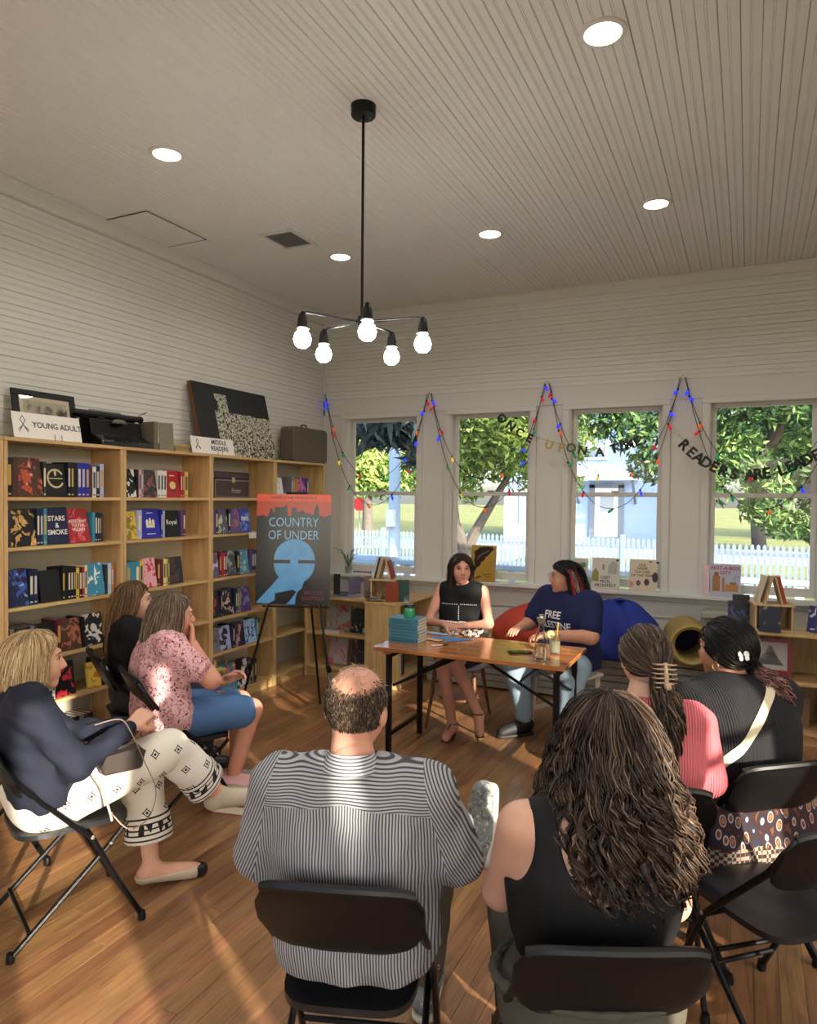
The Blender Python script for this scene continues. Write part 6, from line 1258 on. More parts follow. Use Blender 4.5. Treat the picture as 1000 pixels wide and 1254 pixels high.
def shoe(t, P, s, m, sole=None, o=.008, toe=None, low=False):
    an, to = V3(P['an'+s]), V3(P['to'+s]); zb = min(an[2], to[2])-.06
    pr = foot(P, s, o); flat = an[2] < .12
    cut = [((0, 0, .004), (0, 0, -1))] if flat else []
    if low: cut = cut+[((0, 0, .056), (0, 0, 1))]
    mi = None
    if toe is not None:
        d = to-an; d[2] = 0; d /= np.linalg.norm(d); lim = float(d@to)-.02; mi = lambda C: (C[:, :2]@d[:2] > lim)
    ob = cloth('shoe', [m, toe] if toe is not None else m, t, pr, .006, .02, cut, 0, mi=mi)
    if sole and flat:
        pr2 = [('c', (p[1][0], p[1][1], .015), (p[2][0], p[2][1], .015), max(p[3], .03)+.004, max(p[4], .028)+.004, .02) for p in pr[1:2]]
        cloth('sole', sole, ob, pr2, .006, .02, [((0, 0, .003), (0, 0, -1)), ((0, 0, .024), (0, 0, 1))], 0)
    return ob
# ================================================================ woman in navy jacket
t, P = person('blonde', 'person in navy jacket and white printed trousers, legs crossed, holding a bag')
body_obj(t, P, '#d3a186', hands={'R': dict(d=(-.35, .6, .25), nrm=(-.5, -.1, -1), curl=.55), 'L': dict(d=(.6, .4, .3), nrm=(.3, 0, -1), curl=.6)}, lg=.95, res=.011)
cloth('jacket', NAVY, t, torso(P, .95, .012)+arm(P, 'R', .012, 1.93)+arm(P, 'L', .012, 1.93)+[('c', (-.085, -.085, .60), (.085, -.085, .60), .122, .122, .06), top_cut(P, .062)], .0075, .03, [((0, 0, .55), (0, .25, -1))], .006, 3, 52.)
MOT = motif_mat()
def lower_leg(s_, f1, r0, r1, fr=.0):
    kn, an = V3(P['kn'+s_]), V3(P['an'+s_]); e = lerp(kn, an, f1); d = V3(e)-kn; d /= np.linalg.norm(d); ex = tuple(V3(e)+d*.06)
    return polygonise([('c', tuple(kn), ex, r0, r1)], .0075, .03, [(e, tuple(d))], folds(.005, 6, 26.))
tr = sdf_obj('trousers', MOT, t, [polygonise([('c', (-.07, -.09, .54), (.07, -.09, .54), .125, .125, .06)]+leg(P, 'R', .024, 1.0, 1.05)+leg(P, 'L', .022, 1.0, 1.0), .009, .03, None, folds(.004, 5, 20.)), lower_leg('R', .74, .084, .098), lower_leg('L', .72, .082, .104)])
for s, f0, f1 in (('R', .50, .742), ('L', .46, .722)):
    a, b = lerp(P['kn'+s], P['an'+s], f0), lerp(P['kn'+s], P['an'+s], f1)
    r0 = .06*1.0+.022; r1 = (.06-.024*.7)*1.02+.022+.036; d = V3(b)-V3(a); d /= np.linalg.norm(d)
    ln_ = np.linalg.norm(V3(P['an'+s])-V3(P['kn'+s])); F1 = .74 if s == 'R' else .72; R0, R1 = (.084, .098) if s == 'R' else (.082, .104); k_ = F1*ln_+.06; ra, rb = R0+(R1-R0)*f0*ln_/k_, R0+(R1-R0)*f1*ln_/k_
    cloth('trouser_hem', band_mat(a, b), tr, [('c', tuple(V3(a)-d*.06), tuple(V3(b)+d*.06), ra+.003, rb+.004)], .0075, .02, [(a, tuple(-d)), (b, tuple(d))], .005, 6, 26.)
CRM = mat('#b9ab95', .6, var=.1); KTO = mat('#17161a', .35)
shoe(t, P, 'L', CRM, None, .006, KTO, True); shoe(t, P, 'R', CRM, None, .006, KTO)
face_parts(P, t, .97)
HB = hair_mats('#8f7350', '#b89c72', '#d6c09a', '#7a6042', rough=.4)
BOB = [(.118, .008, .01, -.01), (.108, .045, .055, -.012), (.08, .078, .09, -.014), (.03, .098, .112, -.016), (-.03, .108, .118, -.022), (-.09, .112, .115, -.03), (-.14, .105, .105, -.035), (-.175, .094, .094, -.04)]
long_hair(P, t, BOB, 2600, .0017, HB, 11, face=54, m=12, wave=.004, kids=4, clump=.004, jit=.12, probs=[.25, .4, .25, .1], layer=(.94, 1.04))
hbx = dep(150, 922, 2.86)
bg = thing('handbag', 'grey-brown leather handbag in the lap of the person in navy jacket', 'handbag', (hbx[0], hbx[1], hbx[2]-.07), -R_(25.5)); LEA = mat('#37302c', .45, var=.15)
bo = [(-.08, 0), (.07, .0), (.085, .07), (.06, .085), (-.07, .075), (-.09, .03)]; fp = [(-.07, .035), (.07, .04), (.082, .072), (.06, .09), (-.07, .08), (-.085, .05)]
MB().prism(bo, -.03, .03, 0).build('body', LEA, bg, bevel=.008); MB().prism(fp, -.035, -.0305, 0).build('flap', LEA, bg); MB().prism(fp, .0305, .035, 0).build('flap', LEA, bg)
inv = Matrix.Translation(bg.location) @ Matrix.Rotation(-R_(25.5), 4, 'Z'); inv = inv.inverted()
STR = mat('#8a7468', .5)
sp = [inv @ Vector(dep(px, py, d)) for px, py, d in ((116, 888, 2.83), (147, 881, 2.86), (161, 898, 2.84), (176, 931, 2.82), (189, 960, 2.82), (190, 980, 2.80), (180, 1004, 2.78), (158, 1015, 2.78), (140, 1000, 2.78), (137, 995, 2.76))]
def smooth_path(p, n=6):
    out = []
    for i in range(len(p)-1):
        a, b, c, d = p[max(i-1, 0)], p[i], p[i+1], p[min(i+2, len(p)-1)]
        for k in range(n): s = k/n; out.append(.5*((2*b)+(c-a)*s+(2*a-5*b+4*c-d)*s*s+(3*b-a-3*c+d)*s**3))
    return out+[p[-1]]
MB().tube(smooth_path(sp), [(.0038, .002)]*(len(sp)*6-5), 6).build('strap', STR, bg, smooth=True)
sp = [inv @ Vector(dep(px, py, d)) for px, py, d in ((112, 925, 2.8), (110, 943, 2.78), (125, 967, 2.75), (133, 990, 2.74), (137, 1005, 2.75))]
MB().tube(smooth_path(sp), .005, 6).build('strap', mat('#9a948c', .5), bg, smooth=True)
MB().tube([Vector(sp[0])+Vector((.01*math.cos(a), 0, .012+.012*math.sin(a))) for a in [k*.698 for k in range(10)]], .002, 6).build('buckle_ring', mat('#c9a860', .25, .8), bg)
q = fl(278, 1000); rg = random.Random(2)
for k, (c, hgt, nm) in enumerate((('#a8443c', .048, 'thick red-spined book lowest in the pile on the floor'), ('#cfc5b4', .04, 'cream book second in the pile on the floor'), ('#5a5660', .04, 'slate grey book third in the pile on the floor'), ('#d8a9a8', .042, 'pink book topmost of the pile on the floor'))):
    z = .0008+sum((.048, .04, .04, .042)[:k])+.0006*k; o = thing('book', nm, 'book', (q[0]-.03+rg.uniform(-.01, .01), q[1]+.09+rg.uniform(-.01, .01), z), R_(20)+rg.uniform(-.15, .15), 'books piled on the floor')
    MB().box(-.11, .11, -.075, .075, 0, .003).box(-.11, .11, -.075, .075, hgt-.003, hgt).box(-.11, -.107, -.075, .075, .003, hgt-.003).build('cover', mat(c, .5), o); bxs('pages', PAGES, o, (-.107, .107, -.072, .072, .003, hgt-.003))
# ================================================================ woman in pink blouse
t, P = person('pink', 'person in pink patterned blouse and denim shorts resting chin on hand')
body_obj(t, P, '#c98f78', g=1.08, ag=1.12, lg=1.02, hands={'R': dict(d=(-.35, .1, .75), nrm=(-.4, -.7, .2), curl=.75), 'L': dict(d=(.3, .7, .35), nrm=(.6, .2, -.2), curl=.6)})
PK = print_mat('pink_blouse', '#d8a9ac', ['#b0707a', '#5f4048'], 34., .58)
cloth('blouse', PK, t, torso(P, 1.08, .016)+arm(P, 'R', .022, .62, 1.12)+arm(P, 'L', .022, .62, 1.12)+[('c', (-.1, -.11, .58), (.1, -.11, .58), .135, .135, .06), top_cut(P, .07)], .008, .03, [((0, 0, .50), (0, .1, -1))], .005, 8, 60.)
cloth('shorts', denim('#3d5c86', '#5a7ca8'), t, [('c', (-.07, -.08, .545), (.07, -.08, .545), .125, .125, .06)]+leg(P, 'R', .024, .86, 1.05)+leg(P, 'L', .024, .84, 1.05), .008, .03, [((0, .0, .462), (0, 0, -1))] if 0 else None, .0035, 9, 20.)
shoe(t, P, 'R', mat('#8d8880', .6)); shoe(t, P, 'L', mat('#8d8880', .6)); face_parts(P, t, 1., '#44566a', '#a86a62', '#7d6a5a')
SHO = [(.118, .008, .01, -.01), (.106, .045, .055, -.012), (.08, .076, .09, -.014), (.03, .096, .112, -.018), (-.03, .106, .122, -.028), (-.09, .115, .125, -.04), (-.15, .122, .125, -.045), (-.19, .118, .115, -.05)]
long_hair(P, t, SHO, 2400, .0018, hair_mats('#5d4c3e', '#7f6c5a', '#9d8b77', '#4a3b30', rough=.45), 12, face=62, kids=4, clump=.005, m=12, wave=.005, jit=.12)
MB().tube([V3(P['wrL'])+V3((-.03*math.cos(a), .03*math.sin(a), .0)) for a in [k*.6283 for k in range(11)]], .003, 6).build('bracelet', mat('#c9b080', .3, .7), t)
w = dep(270, 826, 3.98); gl = thing('wine_glass', 'stemmed wine glass held by the person in pink blouse', 'glass', (w[0], w[1], w[2]-.1))
MB().lathe([(.0005, 0), (.032, .001), (.03, .004), (.005, .008), (.0035, .06), (.006, .085), (.028, .105), (.038, .135), (.034, .18), (.0325, .18), (.0365, .135), (.027, .108), (.0005, .09)], 24).build('glass', GLS, gl, smooth=True)
MB().lathe([(.0005, .0915), (.0265, .1095), (.0355, .13), (.0005, .13)], 20).build('wine', mat('#c9b25a', .1, spec=.5), gl, smooth=True)
# ================================================================ long-haired person by the bookcases
t, P = person('girl', 'person in plain black top seated close beside the tall bookcases')
body_obj(t, P, '#d3a890', g=.86, res=.012); cloth('top', BLK, t, torso(P, .86, .014)+arm(P, 'R', .016, 1.6)+arm(P, 'L', .016, 1.6)+[top_cut(P, .065)], .010, .03, [((0, 0, .52), (0, 0, -1))], .004, 10)
cloth('trousers', mat('#26262c', .8), t, [('c', (-.07, -.07, .545), (.07, -.07, .545), .115, .115, .06)]+leg(P, 'R', .016, 1.85)+leg(P, 'L', .016, 1.85), .011); shoe(t, P, 'R', KTO); shoe(t, P, 'L', KTO); face_parts(P, t)
LNG = [(.118, .008, .01, -.01), (.106, .045, .055, -.012), (.08, .074, .088, -.014), (.03, .092, .106, -.018), (-.03, .098, .112, -.03), (-.1, .1, .105, -.05), (-.2, .105, .085, -.075), (-.3, .11, .07, -.09), (-.38, .10, .06, -.095)]
long_hair(P, t, LNG, 1300, .0018, hair_mats('#4a3424', '#6d5038', '#8d6d4c', '#a88660', rough=.4), 13, face=58, kids=4, clump=.005, m=12, wave=.006, probs=[.3, .4, .2, .1])
# ================================================================ man in striped shirt
t, P = person('man', 'person in grey striped shirt with one ankle crossed over the knee')
body_obj(t, P, '#d39a84', g=1.15, gx=1.12, ag=1.1, hs=1.05, res=.009)
SHM = stripes_mat('striped_shirt', '#4b494c', '#a5a7ab', .0078, True)
pl_ = [('c', (-.085, -.04, .62), (.085, -.04, .62), .138, .138, .06), ('c', (-.075, -.03, .54), (.075, -.03, .54), .135, .135, .06)]
cloth('shirt', SHM, t, torso(P, 1.15, .016, gx=1.12)+arm(P, 'R', .026, .93, 1.1)+arm(P, 'L', .026, .93, 1.1)+pl_+[top_cut(P, .066, .012)], .0072, .035, [((0, 0, .475), (0, 0, -1))], .0048, 21, 46.)
nk = V3(P['nek']); col_ = MB(); cm_ = stripes_mat('collar_stripe', '#5a5a60', '#b9bcc2', .0078, False, 2)
def colf(u, v):
    a = 2*math.pi*u; bk = .5-.5*math.cos(a); r = .060+.020*v   # u=.5 is the nape
    return (nk[0]+r*1.05*math.sin(a), nk[1]-.012+r*1.06*math.cos(a), nk[2]+.030-.050*v*(1-.12*bk)-.012*(1-bk)+.012*bk)
col_.grid(lambda u, v: colf(u, v), 40, 6); col_.grid(lambda u, v: tuple(V3(colf(u, v))+V3((-.004*math.sin(2*math.pi*u), -.004*math.cos(2*math.pi*u), -.003))), 40, 6); col_.build('collar', cm_, t, smooth=2)
cloth('trousers', mat('#5f594c', .85), t, [('c', (-.07, .0, .535), (.07, .0, .535), .1, .1, .06)]+leg(P, 'R', .018, 1.85, 1.05)+leg(P, 'L', .018, 1.75, 1.05), .010)
cloth('sock', mat('#e6e6e6', .8), t, [('c', lerp(P['knL'], P['anL'], .86), P['anL'], .042, .041), ('c', P['anL'], lerp(P['anL'], P['toL'], .3), .04, .04)], .006, .02, None, 0)
SNK = print_mat('sneaker_mesh', '#7b807e', ['#5f6462', '#a5a8a5'], 34., .58, .7); an = V3(P['anL'])
hl = an+V3((.055, -.005, -.075)); to = an+V3((.075, .05, .12)); sn = cloth('shoe', SNK, t, [('c', tuple(an), tuple(lerp(hl, to, .3)), .045, .045, .03), ('c', tuple(hl), tuple(to), .042, .036, .03), ('c', tuple(lerp(hl, to, .5)), tuple(to), .046, .036, .03)], .0055, .02, None, 0)
cloth('sole', mat('#c9c8bc', .6), sn, [('c', tuple(hl+V3((.035, 0, -.012))), tuple(lerp(hl, to, .45)+V3((.034, 0, 0))), .033, .027, .02), ('c', tuple(lerp(hl, to, .4)+V3((.034, 0, 0))), tuple(to+V3((.026, 0, .012))), .027, .026, .02)], .0055, .02, None, 0)
lc = MB()
for k in range(4): c_ = lerp(hl, to, .42+.11*k); lc.tube([tuple(V3(c_)+V3((.0, .048, .005))), tuple(V3(c_)+V3((-.035, .036, .01))), tuple(V3(c_)+V3((-.047, .0, .01)))], .003, 5)
lc.build('lace', mat('#d9d9d6', .7), sn)
shoe(t, P, 'R', SNK, mat('#c9c8bc', .6)); face_parts(P, t, 1.05)
# hair of a balding head: short hair round the sides and back, sparse on the crown
rg = np.random.default_rng(5); Rm = rot3(*P['hd']); c = V3(P['head']); rr = V3((.078, .0985, .0925))*1.05; off = V3((0, -.012, .022))*1.05; D = []; LN = []
while len(D) < 5200:
    ph = rg.uniform(-math.pi, math.pi); el = rg.uniform(-.85, .7); back_ = abs(ph) > R_(72)
    top_ = .22+.3*math.sin(ph)**2
    if back_ and -.82 < el < top_+rg.normal()*.12: dens = 1.
    elif abs(ph) > R_(52) and -.15 < el < .35: dens = .8
    else: continue
    D.append((math.sin(ph)*math.cos(el), math.cos(ph)*math.cos(el), math.sin(el))); LN.append(rg.uniform(.7, 1.3)*.009)
D = np.array(D); LN = np.array(LN)[:, None]; nrm_ = D/rr; nrm_ /= np.linalg.norm(nrm_, axis=1)[:, None]; base = D*rr+off; dn = np.array([0, -.25, -1.])-nrm_*(np.array([0, -.25, -1.])@nrm_.T)[:, None]; dn /= np.linalg.norm(dn, axis=1)[:, None]+1e-6; dn += rg.normal(size=dn.shape)*.16
p = np.stack([base-nrm_*.002, base+nrm_*.0018+dn*LN*.5, base+nrm_*.0022+dn*LN], 1)@Rm.T+c
strands_mesh(p, np.array([.0010, .0009, .0004]), 3, hair_mats('#2e241d', '#4a3a2e', '#6d5a48', '#8d7a64', rough=.5), t, rg, 'hair', [.35, .35, .2, .1])
def fn(u, v):
    ph = R_(72)+u*(2*math.pi-2*R_(72)); tp = .16+.3*math.sin(ph)**2; el = -.8+(tp+.8)*v; k = .995 if (.06 < u < .94 and v < .93) else .96
    return tuple((np.array([math.sin(ph)*math.cos(el), math.cos(ph)*math.cos(el), math.sin(el)])*rr*k+off)@Rm.T+c)
MB().grid(fn, 48, 16).build('hair_base', mat('#3f3128', .7, var=.4, scale=90.), t, smooth=2)
D = []
while len(D) < 330:
    ph = rg.uniform(-math.pi, math.pi); el = rg.uniform(.25, 1.45); D.append((math.sin(ph)*math.cos(el), math.cos(ph)*math.cos(el), math.sin(el)))
D = np.array(D); nrm_ = D/rr; nrm_ /= np.linalg.norm(nrm_, axis=1)[:, None]; base = D*rr*.992+off; g_ = np.array([0, -1., -.35]); dn = g_-nrm_*(nrm_@g_)[:, None]; dn /= np.linalg.norm(dn, axis=1)[:, None]+1e-6; dn += rg.normal(size=dn.shape)*.16
strands_mesh(np.stack([base-nrm_*.002, base+nrm_*.001+dn*.008, base+nrm_*.0008+dn*.017], 1)@Rm.T+c, np.array([.0006, .0006, .0003]), 3, hair_mats('#a8917a', '#c9b7a2', rough=.5), t, rg, 'crown_hair')
# ================================================================ curly-haired woman
t, P = person('curly', 'person in black tank top and olive trousers seated upright')
body_obj(t, P, '#d2a189', g=1.06, gx=1.08, ag=1.02, res=.008, lg=1.08)
sc = V3(P['che']); TK = mat('#0f0f12', .75, var=.2, scale=50., spec=.3)
cloth('tank_top', TK, t, torso(P, 1.06, .007, gx=1.08)+[('s', tuple(sc+V3((0, -.1, .155))), (.105, .2, .20)), ('s', tuple(sc+V3((0, .14, .16))), (.1, .14, .17)), ('s', tuple(V3(P['shR'])+V3((.075, 0, -.01))), (.105, .2, .14)), ('s', tuple(V3(P['shL'])+V3((-.075, 0, -.01))), (.105, .2, .14)), ('s', tuple(V3(P['nek'])+V3((0, 0, .05))), (.1, .15, .075))], .0062, .03, [((0, 0, .55), (0, 0, -1))], .0015, 31)
OLV = mat('#4b483d', .85, var=.15, scale=14.)
tr = cloth('trousers', OLV, t, [('c', (-.09, -.07, .545), (.09, -.07, .545), .135, .135, .06)]+leg(P, 'R', .03, 1.85, 1.1)+leg(P, 'L', .03, 1.85, 1.1), .009, .03, None, .006, 33, 24.)
wb_ = MB(); wb_.tube([(.235*math.sin(a), -.07+.15*math.cos(a), .615+.004*math.sin(40*a)) for a in [k*.0785 for k in range(81)]], [.012+.003*math.sin(k*2.1) for k in range(81)], 8); wb_.build('waistband', OLV, tr, smooth=True)
shoe(t, P, 'R', KTO); shoe(t, P, 'L', KTO); face_parts(P, t)
CUR = [(.128, .008, .01, -.012), (.118, .055, .06, -.012), (.085, .094, .104, -.016), (.03, .122, .128, -.025), (-.03, .138, .138, -.04), (-.10, .158, .138, -.055), (-.18, .182, .125, -.07), (-.25, .185, .11, -.085), (-.31, .16, .09, -.10), (-.36, .11, .07, -.105)]
long_hair(P, t, CUR, 3700, .0018, hair_mats('#2a1f19', '#3d2f26', '#554438', '#74604e', rough=.4), 14, face=50, curl=(.014, 44), m=29, sides=3, kids=8, clump=.0045, wave=.010, jit=.16, probs=[.34, .36, .2, .1], layer=(.9, 1.06))
# ================================================================ person in coral top with claw clip
t, P = person('clip', 'person in coral ribbed top wearing a tan claw clip')
body_obj(t, P, '#d3a890', res=.012); CORAL = knit('#c4636c', .009)
cloth('top', CORAL, t, torso(P, 1., .014)+arm(P, 'R', .016, 1.5)+arm(P, 'L', .016, 1.5)+[top_cut(P, .066)], .0085, .03, [((0, 0, .53), (0, 0, -1))], .0035, 41)
cloth('trousers', mat('#2b2d38', .8), t, [('c', (-.07, -.07, .545), (.07, -.07, .545), .115, .115, .06)]+leg(P, 'R', .016, 1.85)+leg(P, 'L', .016, 1.85), .012); shoe(t, P, 'R', KTO); shoe(t, P, 'L', KTO); face_parts(P, t)
HC = hair_mats('#261c17', '#3a2b22', '#524033', '#6f5a47', rough=.4); hd_ = V3(P['head']); Rm = rot3(*P['hd'])
cap_to_point(P, t, (.02, -.11, -.035), 1500, HC, 15, lo=-.3, lift=1.14, face=62, rad=.0025)
tie = hd_+Rm@V3((.02, -.118, -.035)); tail_hair(t, [tie+V3((0, .02, .01)), tie+V3((.012, -.012, -.06)), tie+V3((.02, -.03, -.14)), tie+V3((.025, -.04, -.24)), tie+V3((.02, -.045, -.32))], 420, [.03, .045, .06, .062, .045], HC, 16, (.010, 16), .0038)
cl = MB(); CLM = mat('#c3a98c', .25, spec=.6); cb = tie+V3((.012, -.035, .0))
cl.tube([cb+V3((0, 0, .05)), cb+V3((.004, -.012, .0)), cb+V3((0, 0, -.055))], [.005, .008, .005], 8)
for k in range(7):
    z = .045-.016*k
    for sg in (-1, 1): cl.tube([cb+V3((0, -.004, z)), cb+V3((sg*.026, -.002, z-.002)), cb+V3((sg*.042, .028, z-.006))], [.0035, .003, .0018], 6)
clp = cl.build('claw_clip', CLM, t, smooth=True); MB().lathe([(.0005, -.01), (.011, -.008), (.013, 0), (.011, .008), (.0005, .01)], 12, tuple(cb+V3((.01, -.018, -.028))), axis=(1, 0, .2)).build('clip_lever', CLM, clp, smooth=True)
# ================================================================ woman with ponytail
t, P = person('pony', 'person in black ribbed sweater and patterned skirt with a cream bag strap')
body_obj(t, P, '#b9846a', g=1.25, gx=1.15, ag=1.15, res=.012)
RIB = knit('#1b1b20', .0085)
sw = cloth('sweater', RIB, t, torso(P, 1.25, .014, gx=1.15)+arm(P, 'R', .018, 1.9, 1.15)+arm(P, 'L', .018, 1.9, 1.15)+[('c', (-.1, -.04, .60), (.1, -.04, .60), .15, .15, .06), top_cut(P, .07)], .0078, .03, [((0, 0, .575), (0, .05, -1))], .004, 51)
b = NB('boho_skirt'); x, y, z = b.sep(); wv = b.noise(b.tc(), 18., 2, .5, .8); ch = b.n('TexChecker', {'Scale': 70.}); b.t.links.new(b.map((1, 1, 1), (0, 0, .7)), ch.inputs['Vector']); ch.inputs['Color1'].default_value = lin('#3a2f2c'); ch.inputs['Color2'].default_value = lin('#8f8074')
vo = b.n('TexVoronoi', {'Scale': 30.}); b.t.links.new(b.map((1, 1, .55)), vo.inputs['Vector']); pan = b.ramp(vo.outputs['Distance'], [(.0, '#8f6a4a'), (.2, '#6d4238'), (.3, '#a89c90'), (.38, '#2c3046'), (.5, '#3a2b2a'), (.75, '#6a443c')], 'CONSTANT')
b.col(b.mix(b.math('GREATER_THAN', z, b.math('MULTIPLY_ADD', wv, .05, .455)), ch.outputs['Color'], pan)); b.bump(wv, .3, .004); SKM = b.fin(.9, 0, .15)
cloth('skirt', SKM, t, [('c', (-.13, -.05, .55), (.13, -.05, .55), .165, .165, .06), ('c', (-.15, -.10, .44), (.15, -.10, .44), .12, .13, .06), ('c', (-.17, -.06, .40), (.17, -.06, .40), .11, .11, .06)]+leg(P, 'R', .045, 1.25, 1.2, .03)+leg(P, 'L', .045, 1.25, 1.2, .03)+[('c', P['knL'], P['knR'], .09, .09, .06), ('c', (-.1, .2, .5), (.1, .2, .5), .1, .1, .08)], .009, .05, [((0, 0, .34), (0, 0, -1))], .007, 52, 30.)
shoe(t, P, 'R', mat('#5a3a28', .6)); shoe(t, P, 'L', mat('#5a3a28', .6)); face_parts(P, t)
HK_ = hair_mats('#0d0b0c', '#151214', '#1f1b1d', rough=.3); cap_to_point(P, t, (.03, -.10, -.06), 1500, HK_, 17, lo=-.25, lift=1.2, face=58, rad=.003)
hd_ = V3(P['head']); Rm = rot3(*P['hd']); tie = hd_+Rm@V3((.03, -.105, -.065))
tail_hair(t, [tie+V3((0, .02, .015)), tie+V3((.012, -.012, -.02)), tie+V3((.025, -.02, -.06))], 200, [.025, .028, .035], HK_, 18, (.004, 8), .0036, 10)
tail_hair(t, [tie+V3((.012, -.01, -.015)), tie+V3((.035, -.03, -.055)), tie+V3((.06, -.035, -.11)), tie+V3((.075, -.03, -.175))], 700, [.03, .055, .068, .05], hair_mats('#4a2f2a', '#7d5650', '#9c746c', '#5f3f3a', rough=.4), 19, (.014, 22), .0024, 22)
def butterfly(p, ax):
    m = MB(); p = Vector(p); u = Vector(ax).normalized(); w = Vector((0, -1, .2)).cross(u).normalized()
    for sg in (-1, 1):
        for k, r in ((.8, .013), (-.8, .010)): m.lathe([(.0005, -.002), (r, -.001), (r, .001), (.0005, .002)], 10, p+u*sg*.011+w*k*.010, axis=(0, -1, .2))
    return m.build('butterfly_clip', mat('#e6ece9', .3), t)
butterfly(hd_+Rm@V3((.012, -.119, .034)), (1, 0, .3)); butterfly(hd_+Rm@V3((-.058, -.108, -.012)), (1, -.4, .1))
e = hd_+Rm@V3((-.084, -.005, -.05)); MB().tube([e+V3((.0, .018*math.sin(a), .018*math.cos(a)-.01)) for a in [k*.4833 for k in range(14)]], .0022, 6).build('hoop_earring', mat('#c9b48a', .25, .8), t)
ps = [V3(P['shR'])+V3((-.05, .03, .07)), V3(P['che'])+V3((.09, -.165, .045)), V3(P['che'])+V3((.0, -.178, -.06)), V3(P['wai'])+V3((-.11, -.165, .06)), V3(P['wai'])+V3((-.215, -.06, -.02))]
from mathutils.bvhtree import BVHTree
bv = BVHTree.FromPolygons([v.co.copy() for v in sw.data.vertices], [tuple(p_.vertices) for p_ in sw.data.polygons]); A_, B_ = V3(P['nek'])+V3((.085, -.06, .0)), V3(P['wai'])+V3((-.26, -.06, -.02)); pts = []
for k in range(25):
    s = k/24; q = A_*(1-s)+B_*s; h = bv.ray_cast(Vector((q[0], -1., q[2])), Vector((0, 1, 0)))
    if h[0]: pts.append(h[0]+Vector((0, -.004, 0)))
m = MB(); dr = Vector((B_-A_).tolist()); dr.y = 0; dr.normalize(); up_ = Vector((dr.z, 0, -dr.x))
def edge(p_, sg):
    q = p_+up_*sg*.017; h = bv.ray_cast(Vector((q.x, -1., q.z)), Vector((0, 1, 0))); return Vector((q.x, (h[0].y if h[0] else p_.y)-.0045, q.z))
I = [[m.P(edge(p_, -1)), m.P(p_+Vector((0, -.003, 0))), m.P(edge(p_, 1))] for p_ in pts]
for a, b_ in zip(I, I[1:]):
    for j in (0, 1): m.F(a[j], a[j+1], b_[j+1], b_[j])
m.build('bag_strap', mat('#cfc6a8', .6, var=.12), t, smooth=2)
# ================================================================ speaker in black top
t, P = person('w8', 'person in black floral top seated behind the table beside the book stack')
body_obj(t, P, '#c48e78', res=.009, lg=.92, ag=.86, g=.94, hands={'R': dict(d=(-.9, .25, -.1), nrm=(0, -.3, -1), curl=.4), 'L': dict(d=(.9, .25, -.1), nrm=(0, -.3, -1), curl=.4)})
tp = cloth('top', BLK, t, torso(P, .92, .012)+[('s', tuple(V3(P['shR'])+V3((.06, 0, .0))), (.06, .16, .10)), ('s', tuple(V3(P['shL'])+V3((-.06, 0, .0))), (.06, .16, .10)), top_cut(P, .07)], .008, .03, [((0, 0, .52), (0, 0, -1))], .003, 61)
FLW = print_mat('white_flowers', '#141316', ['#e2d8d0', '#a8786a'], 40., .5); lo_ = cloth('flower_panel', FLW, tp, torso(P, .92, .0145), .008, .03, [((0, 0, .665), (0, 0, -1)), ((0, 0, .80), (0, 0, 1))], .003, 61)
bv = BVHTree.FromPolygons([v.co.copy() for v in tp.data.vertices], [tuple(p_.vertices) for p_ in tp.data.polygons]); sph = MB().lathe([(.0005, -.0045), (.0045, 0), (.0005, .0045)], 6).mesh('bead', mat('#e8e2da', .4))
for k in range(19):
    x = -.135+.015*k; h = bv.ray_cast(Vector((x, 1, .925)), Vector((0, -1, 0)))
    if h[0] and k != 9: obj('bead', sph, tp, h[0])
for k in range(8):
    h = bv.ray_cast(Vector((0, 1, .91-.014*k)), Vector((0, -1, 0)))
    if h[0]: obj('bead', sph, tp, h[0])
cloth('skirt', mat('#17171b', .85), t, [('c', (-.07, -.05, .545), (.07, -.05, .545), .118, .118, .06)]+leg(P, 'R', .02, .55)+leg(P, 'L', .02, .55), .011)
face_parts(P, t, 1., '#3a2a20', '#b0605a', '#2e211b')
STRT = [(.118, .008, .01, -.01), (.106, .045, .055, -.012), (.08, .074, .088, -.014), (.03, .09, .104, -.018), (-.03, .092, .106, -.03), (-.1, .095, .10, -.04), (-.18, .1, .085, -.04), (-.25, .1, .08, -.035)]
long_hair(P, t, STRT, 2000, .0017, hair_mats('#231916', '#33251f', '#46342b', rough=.35), 20, face=56, kids=4, clump=.004, m=12, wave=.004)
SAN = mat('#5a3320', .5)
for s in 'RL':
    an, to = V3(P['an'+s]), V3(P['to'+s]); zf = min(an[2]-.075, to[2]-.03)
    d = to-an; hz = V3((an[0], an[1], max(.006, an[2]-.078)))-V3((d[0], d[1], 0))*.2; tz = V3((to[0], to[1], max(.006, to[2]-.026)))+V3((d[0], d[1], 0))*.08
    m = MB(); m.tube([tuple(hz), tuple(lerp(hz, tz, .5)), tuple(tz)], [(.026, .005), (.03, .005), (.034, .005)], 10, flat=(1, 0, 0)); sd_ = m.build('sandal', SAN, t, smooth=True)
    m = MB(); m.tube([tuple(an+V3((.04*math.cos(a), .042*math.sin(a), .01))) for a in [k*.5236 for k in range(13)]], .005, 6); m.tube([tuple(lerp(an, to, .75)+V3((-.034, 0, -.01))), tuple(lerp(an, to, .6)+V3((0, 0, .03))), tuple(lerp(an, to, .75)+V3((.034, 0, -.01)))], .005, 6); m.tube([tuple(an+V3((0, .03, .02))), tuple(lerp(an, to, .6)+V3((0, 0, .03)))], .0045, 6); m.build('strap', SAN, sd_, smooth=True)
    if s == 'L': MB().tube([tuple(hz), (hz[0], hz[1], .004)], [.012, .007], 8).build('heel', mat('#7a6040', .5), sd_)
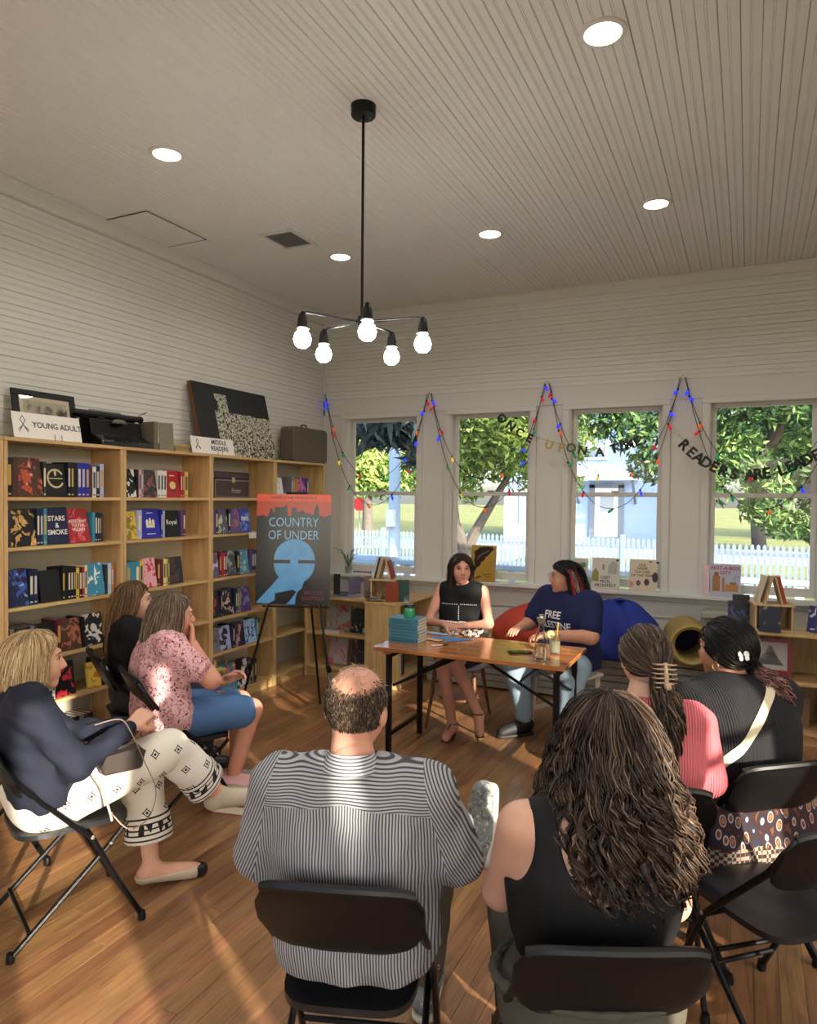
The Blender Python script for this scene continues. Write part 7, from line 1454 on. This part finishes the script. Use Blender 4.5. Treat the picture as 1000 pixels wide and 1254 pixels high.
# ================================================================ speaker in navy tee
t, P = person('w9', 'person in navy lettered tee and light jeans seated behind the table beside the carafe')
body_obj(t, P, '#c08a70', g=1.3, gx=1.2, ag=1.25, lg=1.2, res=.010, hands={'R': dict(d=(-.3, .9, -.05), nrm=(0, 0, -1), curl=.35), 'L': dict(d=(.5, .8, -.05), nrm=(0, 0, -1), curl=.35)})
TEE = mat('#1e2348', .85, var=.15, scale=30., spec=.2)
te = cloth('tee_shirt', TEE, t, torso(P, 1.3, .014, gx=1.2)+arm(P, 'R', .026, .72, 1.25)+arm(P, 'L', .026, .72, 1.25)+[('c', (-.11, .0, .60), (.11, .0, .60), .155, .155, .06), ('c', (-.07, .05, .87), (.07, .05, .87), .115, .115, .06), top_cut(P, .072)], .008, .03, [((0, 0, .50), (0, 0, -1))], .004, 71)
WP = mat('#d9d9dc', .6); print_on(te, 'free', .075, WP, t, .0, .895, .95); print_on(te, 'pal', .075, WP, t, .0, .82, .85)
cloth('jeans', denim('#7d95a8', '#a3b8c8'), t, [('c', (-.09, -.04, .545), (.09, -.04, .545), .14, .14, .06)]+leg(P, 'R', .022, 1.86, 1.2)+leg(P, 'L', .022, 1.86, 1.2), .009, .03, None, .0045, 72, 20.)
for s in 'RL':
    sh_ = shoe(t, P, s, mat('#1c1b1f', .6), mat('#2a2a2e', .6), .012); an, to = V3(P['an'+s]), V3(P['to'+s]); m = MB()
    for f in (.35, .55, .72): c_ = lerp(an, to, f); m.tube([tuple(V3(c_)+V3((-.038, 0, .002))), tuple(V3(c_)+V3((0, .005, .042-.02*f))), tuple(V3(c_)+V3((.038, 0, .002)))], [(.004, .010)]*3, 6)
    m.build('strap', mat('#a9a9ae', .5), sh_)
face_parts(P, t, 1., '#2a1d16', '#a05a55', '#1a1412')
W9 = [(.122, .008, .01, -.01), (.11, .05, .058, -.012), (.08, .08, .095, -.018), (.03, .094, .11, -.026), (-.03, .10, .115, -.04), (-.1, .11, .115, -.055), (-.17, .118, .105, -.06), (-.24, .105, .085, -.06)]
long_hair(P, t, W9, 2000, .0018, hair_mats('#0f0c0d', '#191416', '#241c1e', rough=.3), 22, face=78, kids=4, clump=.006, m=14, wave=.012)
hd_ = V3(P['head']); Rm = rot3(P['hd'][0], 0, 0)
for nm, cs, ph, n_ in (('red', ('#b03640', '#c9555a', '#8a2a34'), -1.5, 90), ('pale', ('#a8988c', '#c4b4a6'), -1.75, 50), ('red2', ('#b03640', '#8a2a34'), -2.0, 50)):
    a = ph; pth = [hd_+Rm@V3((.05*math.sin(a)*.6, .07*math.cos(a)*.6-.0, .113)), hd_+Rm@V3((.092*math.sin(a), .11*math.cos(a)-.015, .05)), hd_+Rm@V3((.106*math.sin(a), .12*math.cos(a)-.035, -.02)), hd_+Rm@V3((.118*math.sin(a), .12*math.cos(a)-.05, -.1)), hd_+Rm@V3((.120*math.sin(a), .11*math.cos(a)-.06, -.22))]
    tail_hair(t, pth, n_, [.006, .014, .018, .020, .014], hair_mats(*cs), 23+len(nm), (.005, 7), .0018, 14)
m = MB(); R = rot3(*P['hd'])
for sg in (-1, 1):
    m.tube([tuple(hd_+R@V3((sg*.031+.023*math.cos(a), .109, .010+.018*math.sin(a)))) for a in [k*.4488 for k in range(15)]], .0016, 5); m.tube([tuple(hd_+R@V3((sg*.054, .107, .014))), tuple(hd_+R@V3((sg*.077, .0, .012)))], .0015, 5)
m.tube([tuple(hd_+R@V3((-.009, .111, .014))), tuple(hd_+R@V3((.009, .111, .014)))], .0015, 5); m.build('glasses', mat('#8a8580', .3, .6), t)
